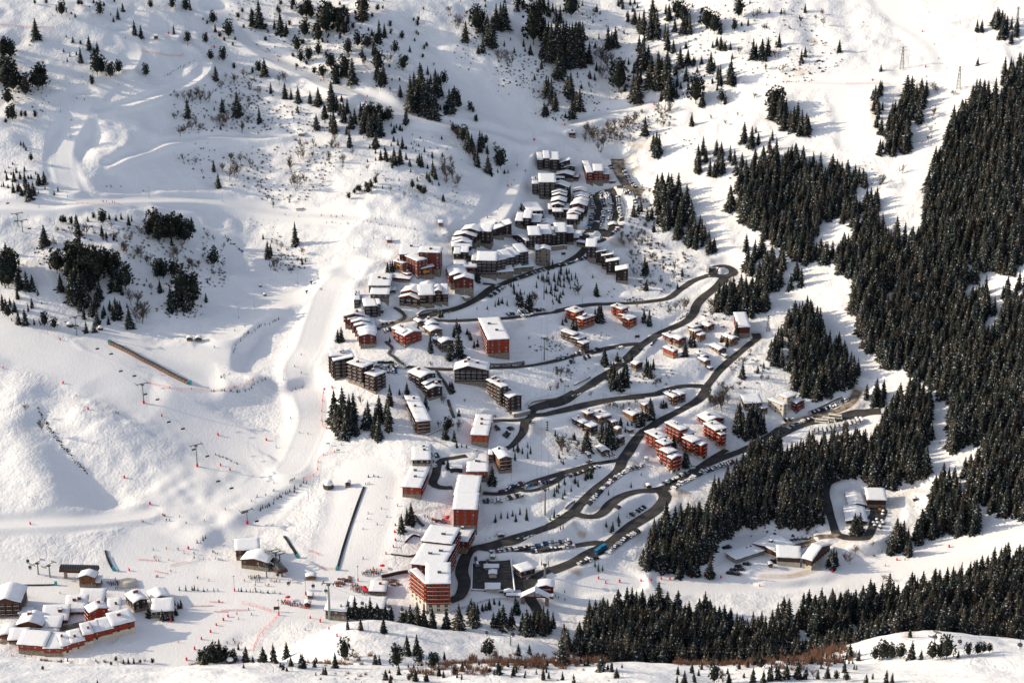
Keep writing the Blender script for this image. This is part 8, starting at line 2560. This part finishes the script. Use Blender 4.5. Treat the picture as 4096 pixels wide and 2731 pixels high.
def person_mesh(pose, jacket):
 """one continuous body grown over a posed skeleton"""
 bend = {'stand': 0.0, 'ski': .35, 'carve': .5}[pose]
 hip = Vector((0, 0, .92 - .16 * bend))
 chest = hip + Vector((.42 * bend, 0, .46 - .06 * bend))
 neck = chest + Vector((.12 * bend, 0, .13))
 head = neck + Vector((.03, 0, .17))
 V = [hip, chest, neck, head, head + Vector((.01, 0, .1))]
 E_ = [(0, 1), (1, 2), (2, 3), (3, 4)]
 rad = [.17, .19, .075, .11, .085]
 for s in (-1, 1):
  i = len(V)
  knee = hip + Vector((.22 * bend + .04, s * .13, -.42 + .05 * bend))
  V += [hip + Vector((0, s * .10, -.06)), knee, Vector((-.02, s * .14, .08)), Vector((.16, s * .15, .04))]
  rad += [.12, .09, .075, .06]
  E_ += [(0, i), (i, i + 1), (i + 1, i + 2), (i + 2, i + 3)]
  j = len(V)
  sp = .35 if pose != 'stand' else .12
  V += [chest + Vector((0, s * .2, .06)), chest + Vector((.02 + .1 * bend, s * (.26 + sp * .4), -.2)), chest + Vector((.25 * bend + .08, s * (.26 + sp), -.38)), chest + Vector((.25 * bend + .16, s * (.26 + sp), -.42))]
  rad += [.085, .065, .05, .045]
  E_ += [(1, j), (j, j + 1), (j + 1, j + 2), (j + 2, j + 3)]
 me = bpy.data.meshes.new('person')
 me.from_pydata(V, E_, [])
 o = bpy.data.objects.new('tmp_person', me)
 COL.objects.link(o)
 md = o.modifiers.new('s', 'SKIN')
 md.use_smooth_shade = True
 for i, v in enumerate(me.skin_vertices[0].data):
  v.radius = (rad[i], rad[i])
  v.use_root = i == 0
 dg = bpy.context.evaluated_depsgraph_get()
 out = bpy.data.meshes.new_from_object(o.evaluated_get(dg))
 bpy.data.objects.remove(o)
 out.name = 'person'
 out.materials.clear()
 for m in (JM[jacket], TROUSER, SKIN):
  out.materials.append(m)
 for p in out.polygons:
  z = p.center.z
  p.material_index = 1 if z < hip.z - .02 and abs(p.center.y) < .32 else (2 if z > neck.z + .03 and z < neck.z + .22 and p.center.x > head.x else 0)
 return out


SKI = MB()
for s in (-1, 1):
 SKI.box(-.75, s * .15 - .045, 0, .8, s * .15 + .045, .03).add([(.8, s * .15 - .045, 0), (.8, s * .15 + .045, 0), (.98, s * .15, .14)], [(0, 1, 2), (2, 1, 0)])
SKIM = SKI.mesh('ski_set', [M_['black']])
PER = {(p, j): person_mesh(p, j) for p in ('stand', 'ski') for j in JK}
NP = [0]


def people(c, text, where, pose='ski', colour=None, near=None):
 for t in text.split():
  x, y = (float(q) for q in t.split(','))
  j = colour or RC.choices(list(JK), [.22, .34, .12, .06, .06, .06, .1, .04])[0]
  put_person(ground(c, x, y), j, where, pose)


def put_person(P, j, where, pose):
 o = tag(link('person', PER[pose, j], None, P, RC.uniform(0, 6.28), RC.uniform(.95, 1.12)), 'person in %s ski clothes %s' % (j, where), 'person', '%s people %s' % (j, where))
 if pose == 'ski':
  link('ski_set', SKIM, o)
 NP[0] += 1


def crowd(c, poly, nn, where, seed, pose='stand'):
 X, Y, z = scatter(c, poly, 1.3, seed)
 idx = np.random.default_rng(seed).permutation(len(X))[:nn]
 for i in idx:
  put_person((X[i], Y[i], z[i]), RC.choices(list(JK), [.26, .38, .12, .04, .04, .06, .06, .04])[0], where, pose)


people('E', '628,163 705,222 590,243 495,278 488,318 560,357 455,392 628,303 456,607', 'skiing down the carpet slope')
people('E', '475,70 488,68 500,64', 'at the top of the conveyor strip', 'stand')
people('M', '512,645 692,742 775,757 785,762 795,765', 'skiing across the wide slope')
people('M', '2025,370 1982,450 2026,492 1987,602 2035,592 2015,893 2069,900 1962,615', 'skiing down the bright piste')
people('M', '1945,1228 1952,1220 1960,1215 1967,1212 1975,1208 1980,1203', 'in the line on the rim above the lift square', 'stand')
people('M', '1842,1230 1836,1285 1842,1280 1785,1312 1728,1320 1690,1352 1515,1408 1372,1485 1252,1500 1208,1455 1118,1480 1140,1482 955,1485 963,1492', 'skiing down to the lift square')
people('M', '1093,1447 1100,1450 1106,1452 1112,1452', 'resting where the slopes meet', 'stand')
people('L', '688,180 695,183 717,185 757,188 770,188', 'waiting by the orange net on the shelf piste', 'stand')
people('L', '718,82 745,78 750,85 813,82 965,112', 'near the gate on the upper flat', 'stand')
people('L', '263,220 1917,270 2005,282 2158,275 2225,280 2260,282 2300,278', 'gliding along the shelf piste')
people('L', '1578,1048 1646,1020 2152,770 2160,770 1440,1160', 'on the piste beside the saplings')
people('G', '842,262 797,575 580,645 516,665 568,675 478,812 1690,208 1682,208', 'skiing near the snow park curve')
people('H', '1345,1155 1347,1150 1272,1215 1252,1245 1180,1368 1160,1410 75,1460 118,1455 40,1455 338,1475', 'skiing on the village piste')
people('I', '622,575 380,625 1748,303 1778,398 1830,467 1695,518 755,560', 'skiing on the sunny summit piste')
people('A', '245,975 285,922 472,865 480,862 487,868 840,662 895,658 700,730', 'on the snow beside the dark red hotel')
people('J', '1720,1160 1730,1168 1740,1175 1746,1298 1788,1552', 'skiing on the forest piste')
people('K', '575,912 1422,776 1552,735', 'skiing on the valley piste', colour='red')
people('F', '1107,540 1204,532 1290,540 1333,565 1220,615 1115,600 1130,590 1128,615 1148,622 1405,570 1405,598 1473,605 1237,697 1132,738 1142,735 1430,745 1512,765 910,850 435,855', 'skiing over the lift square')
people('F', '1540,560 1550,558 1560,572 1573,575 1562,610 1580,612 1590,615 1600,615 1612,618', 'gathered beside the lift chalet', 'stand')
people('F', '1770,768 1850,775 1862,770 1878,770 1955,770 1968,765 1985,775 2000,770 1920,798 1932,805 1945,800 2025,772 1848,800 1845,825 2103,778 2120,772', 'crossing the middle of the lift square', 'stand')
people('F', '838,825 850,822 870,810 885,810 836,755 848,770', 'walking past the ticket chalet', 'stand')
people('F', '1725,1042 1797,975 1715,1005 1820,1010 1290,1210 1540,1205 1690,1195 1700,1215 1730,1215 1645,1215 2210,1120', 'practising on the ski school meadow')
people('E', '1870,890 1815,885 1917,905 1850,880 1915,850', 'near the lettered station', 'stand')
crowd('F', '760,780 870,770 890,800 800,800', 26, 'queueing at the ticket chalet', 1)
crowd('F', '1790,735 1890,730 1890,755 1800,760', 20, 'queueing below the lift chalet', 2)
crowd('l', '505,585 560,580 730,630 720,645 600,625 510,605', 40, 'in the red queue of the ski school', 3)
crowd('l', '1045,450 1130,470 1190,530 1150,540 1040,500', 48, 'in the crowd before the restaurant', 4)
crowd('l', '1110,375 1200,330 1290,345 1280,380 1140,400', 46, 'on the upper restaurant terrace', 5)
crowd('l', '900,440 1040,420 1050,470 930,480', 16, 'strolling on the lift square edge', 6)
crowd('E', '790,260 1060,340 1060,352 960,350', 8, 'on the terrace by the tall red tower', 7)
# deck chairs, tables and red parasols of the terraces
TAB = MB().box(-1.1, -.5, .68, 1.1, .5, .78).box(-1.1, -1.0, .38, 1.1, -.7, .46).box(-1.1, .7, .38, 1.1, 1.0, .46).box(-.9, -.9, -.2, -.75, .9, .7).box(.75, -.9, -.2, .9, .9, .7).mesh('picnic_table', [M_['wood']])
for c, poly, nn, lab, seed in (('l', '920,420 1050,395 1055,440 940,470', 26, 'timber picnic table on the snowy lift square', 8), ('E', '600,760 720,750 740,800 620,800', 20, 'timber table in the yard behind the restaurant', 9), ('E', '960,318 1060,318 1060,350 970,350', 8, 'timber table on the terrace by the tall red tower', 10)):
 X, Y, z = scatter(c, poly, 2.6, seed)
 for i in np.random.default_rng(seed).permutation(len(X))[:nn]:
  tag(link('picnic_table', TAB, None, (X[i], Y[i], z[i] + .1), RC.uniform(-.4, .4)), lab, 'table', lab + 's')
PAR = MB().bar((0, 0, 0), (0, 0, 2.4), .05, 0, 5)
PAR.ring_body([[(q * math.cos(a), q * math.sin(a), z) for a in np.arange(8) * .7854] for q, z in ((1.9, 2.1), (1.85, 2.2), (.05, 2.9))])
PARM = PAR.mesh('parasol', [RED])
for c, t, lab in (('l', '1150,505 1160,515 1145,495 1170,520', 'red parasol in the restaurant crowd'), ('l', '1285,330', 'closed red parasol on the upper terrace'), ('E', '1068,318 1062,330', 'red parasol by the tall red tower'), ('l', '560,572', 'red canopy over the ski school start')):
 for q in t.split():
  x, y = (float(k) for k in q.split(','))
  tag(link('parasol', PARM, None, ground(c, x, y)), lab, 'parasol', lab + 's' if len(t.split()) > 1 else None)
# inflatable hut with the wide snow mound, blue slide
P = ground('F', 925, 790)
o = tag(link('air_cushion', MB().ring_body([[(6.5 * math.cos(a), y, 2.6 * math.sin(a)) for a in np.linspace(0, math.pi, 9)] for y in (-5, 5)]).mesh('air_cushion', [mat('pale_canvas', (.66, .60, .50), .8)], True), None, P, R(18)), 'big pale air cushion at the foot of the jump run', 'air cushion')
L_ = smooth_line(hit(pts('F', '800,590 820,640 850,700')), 2.0)
v_, f_ = ribbon(L_, 1.7, .4)
o = tag(link('jump_run', np_mesh('jump_run', v_ - L_[0], f_, [mat('blue_matting', (.40, .52, .68), .6)]), None, L_[0]), 'pale blue jump run leading to the air cushion', 'jump run')

# lettering on the walls
lettering(hotel, 'HOTEL\nLES AROLLES', 'c', '915,462,320,782,962,50', 'L', 846, 335, .95, gold)
lettering(hotel, 'HOTEL LES\nAROLLES', 'c', '1172,522,388,1120,1335,18', 'F', 1225, 425, 1.15, gold)
lettering(station, 'CHALETS', 'E', '1728,882,806,d9,1840,-2', 'F', 1784, 826, 1.3, white_paint)
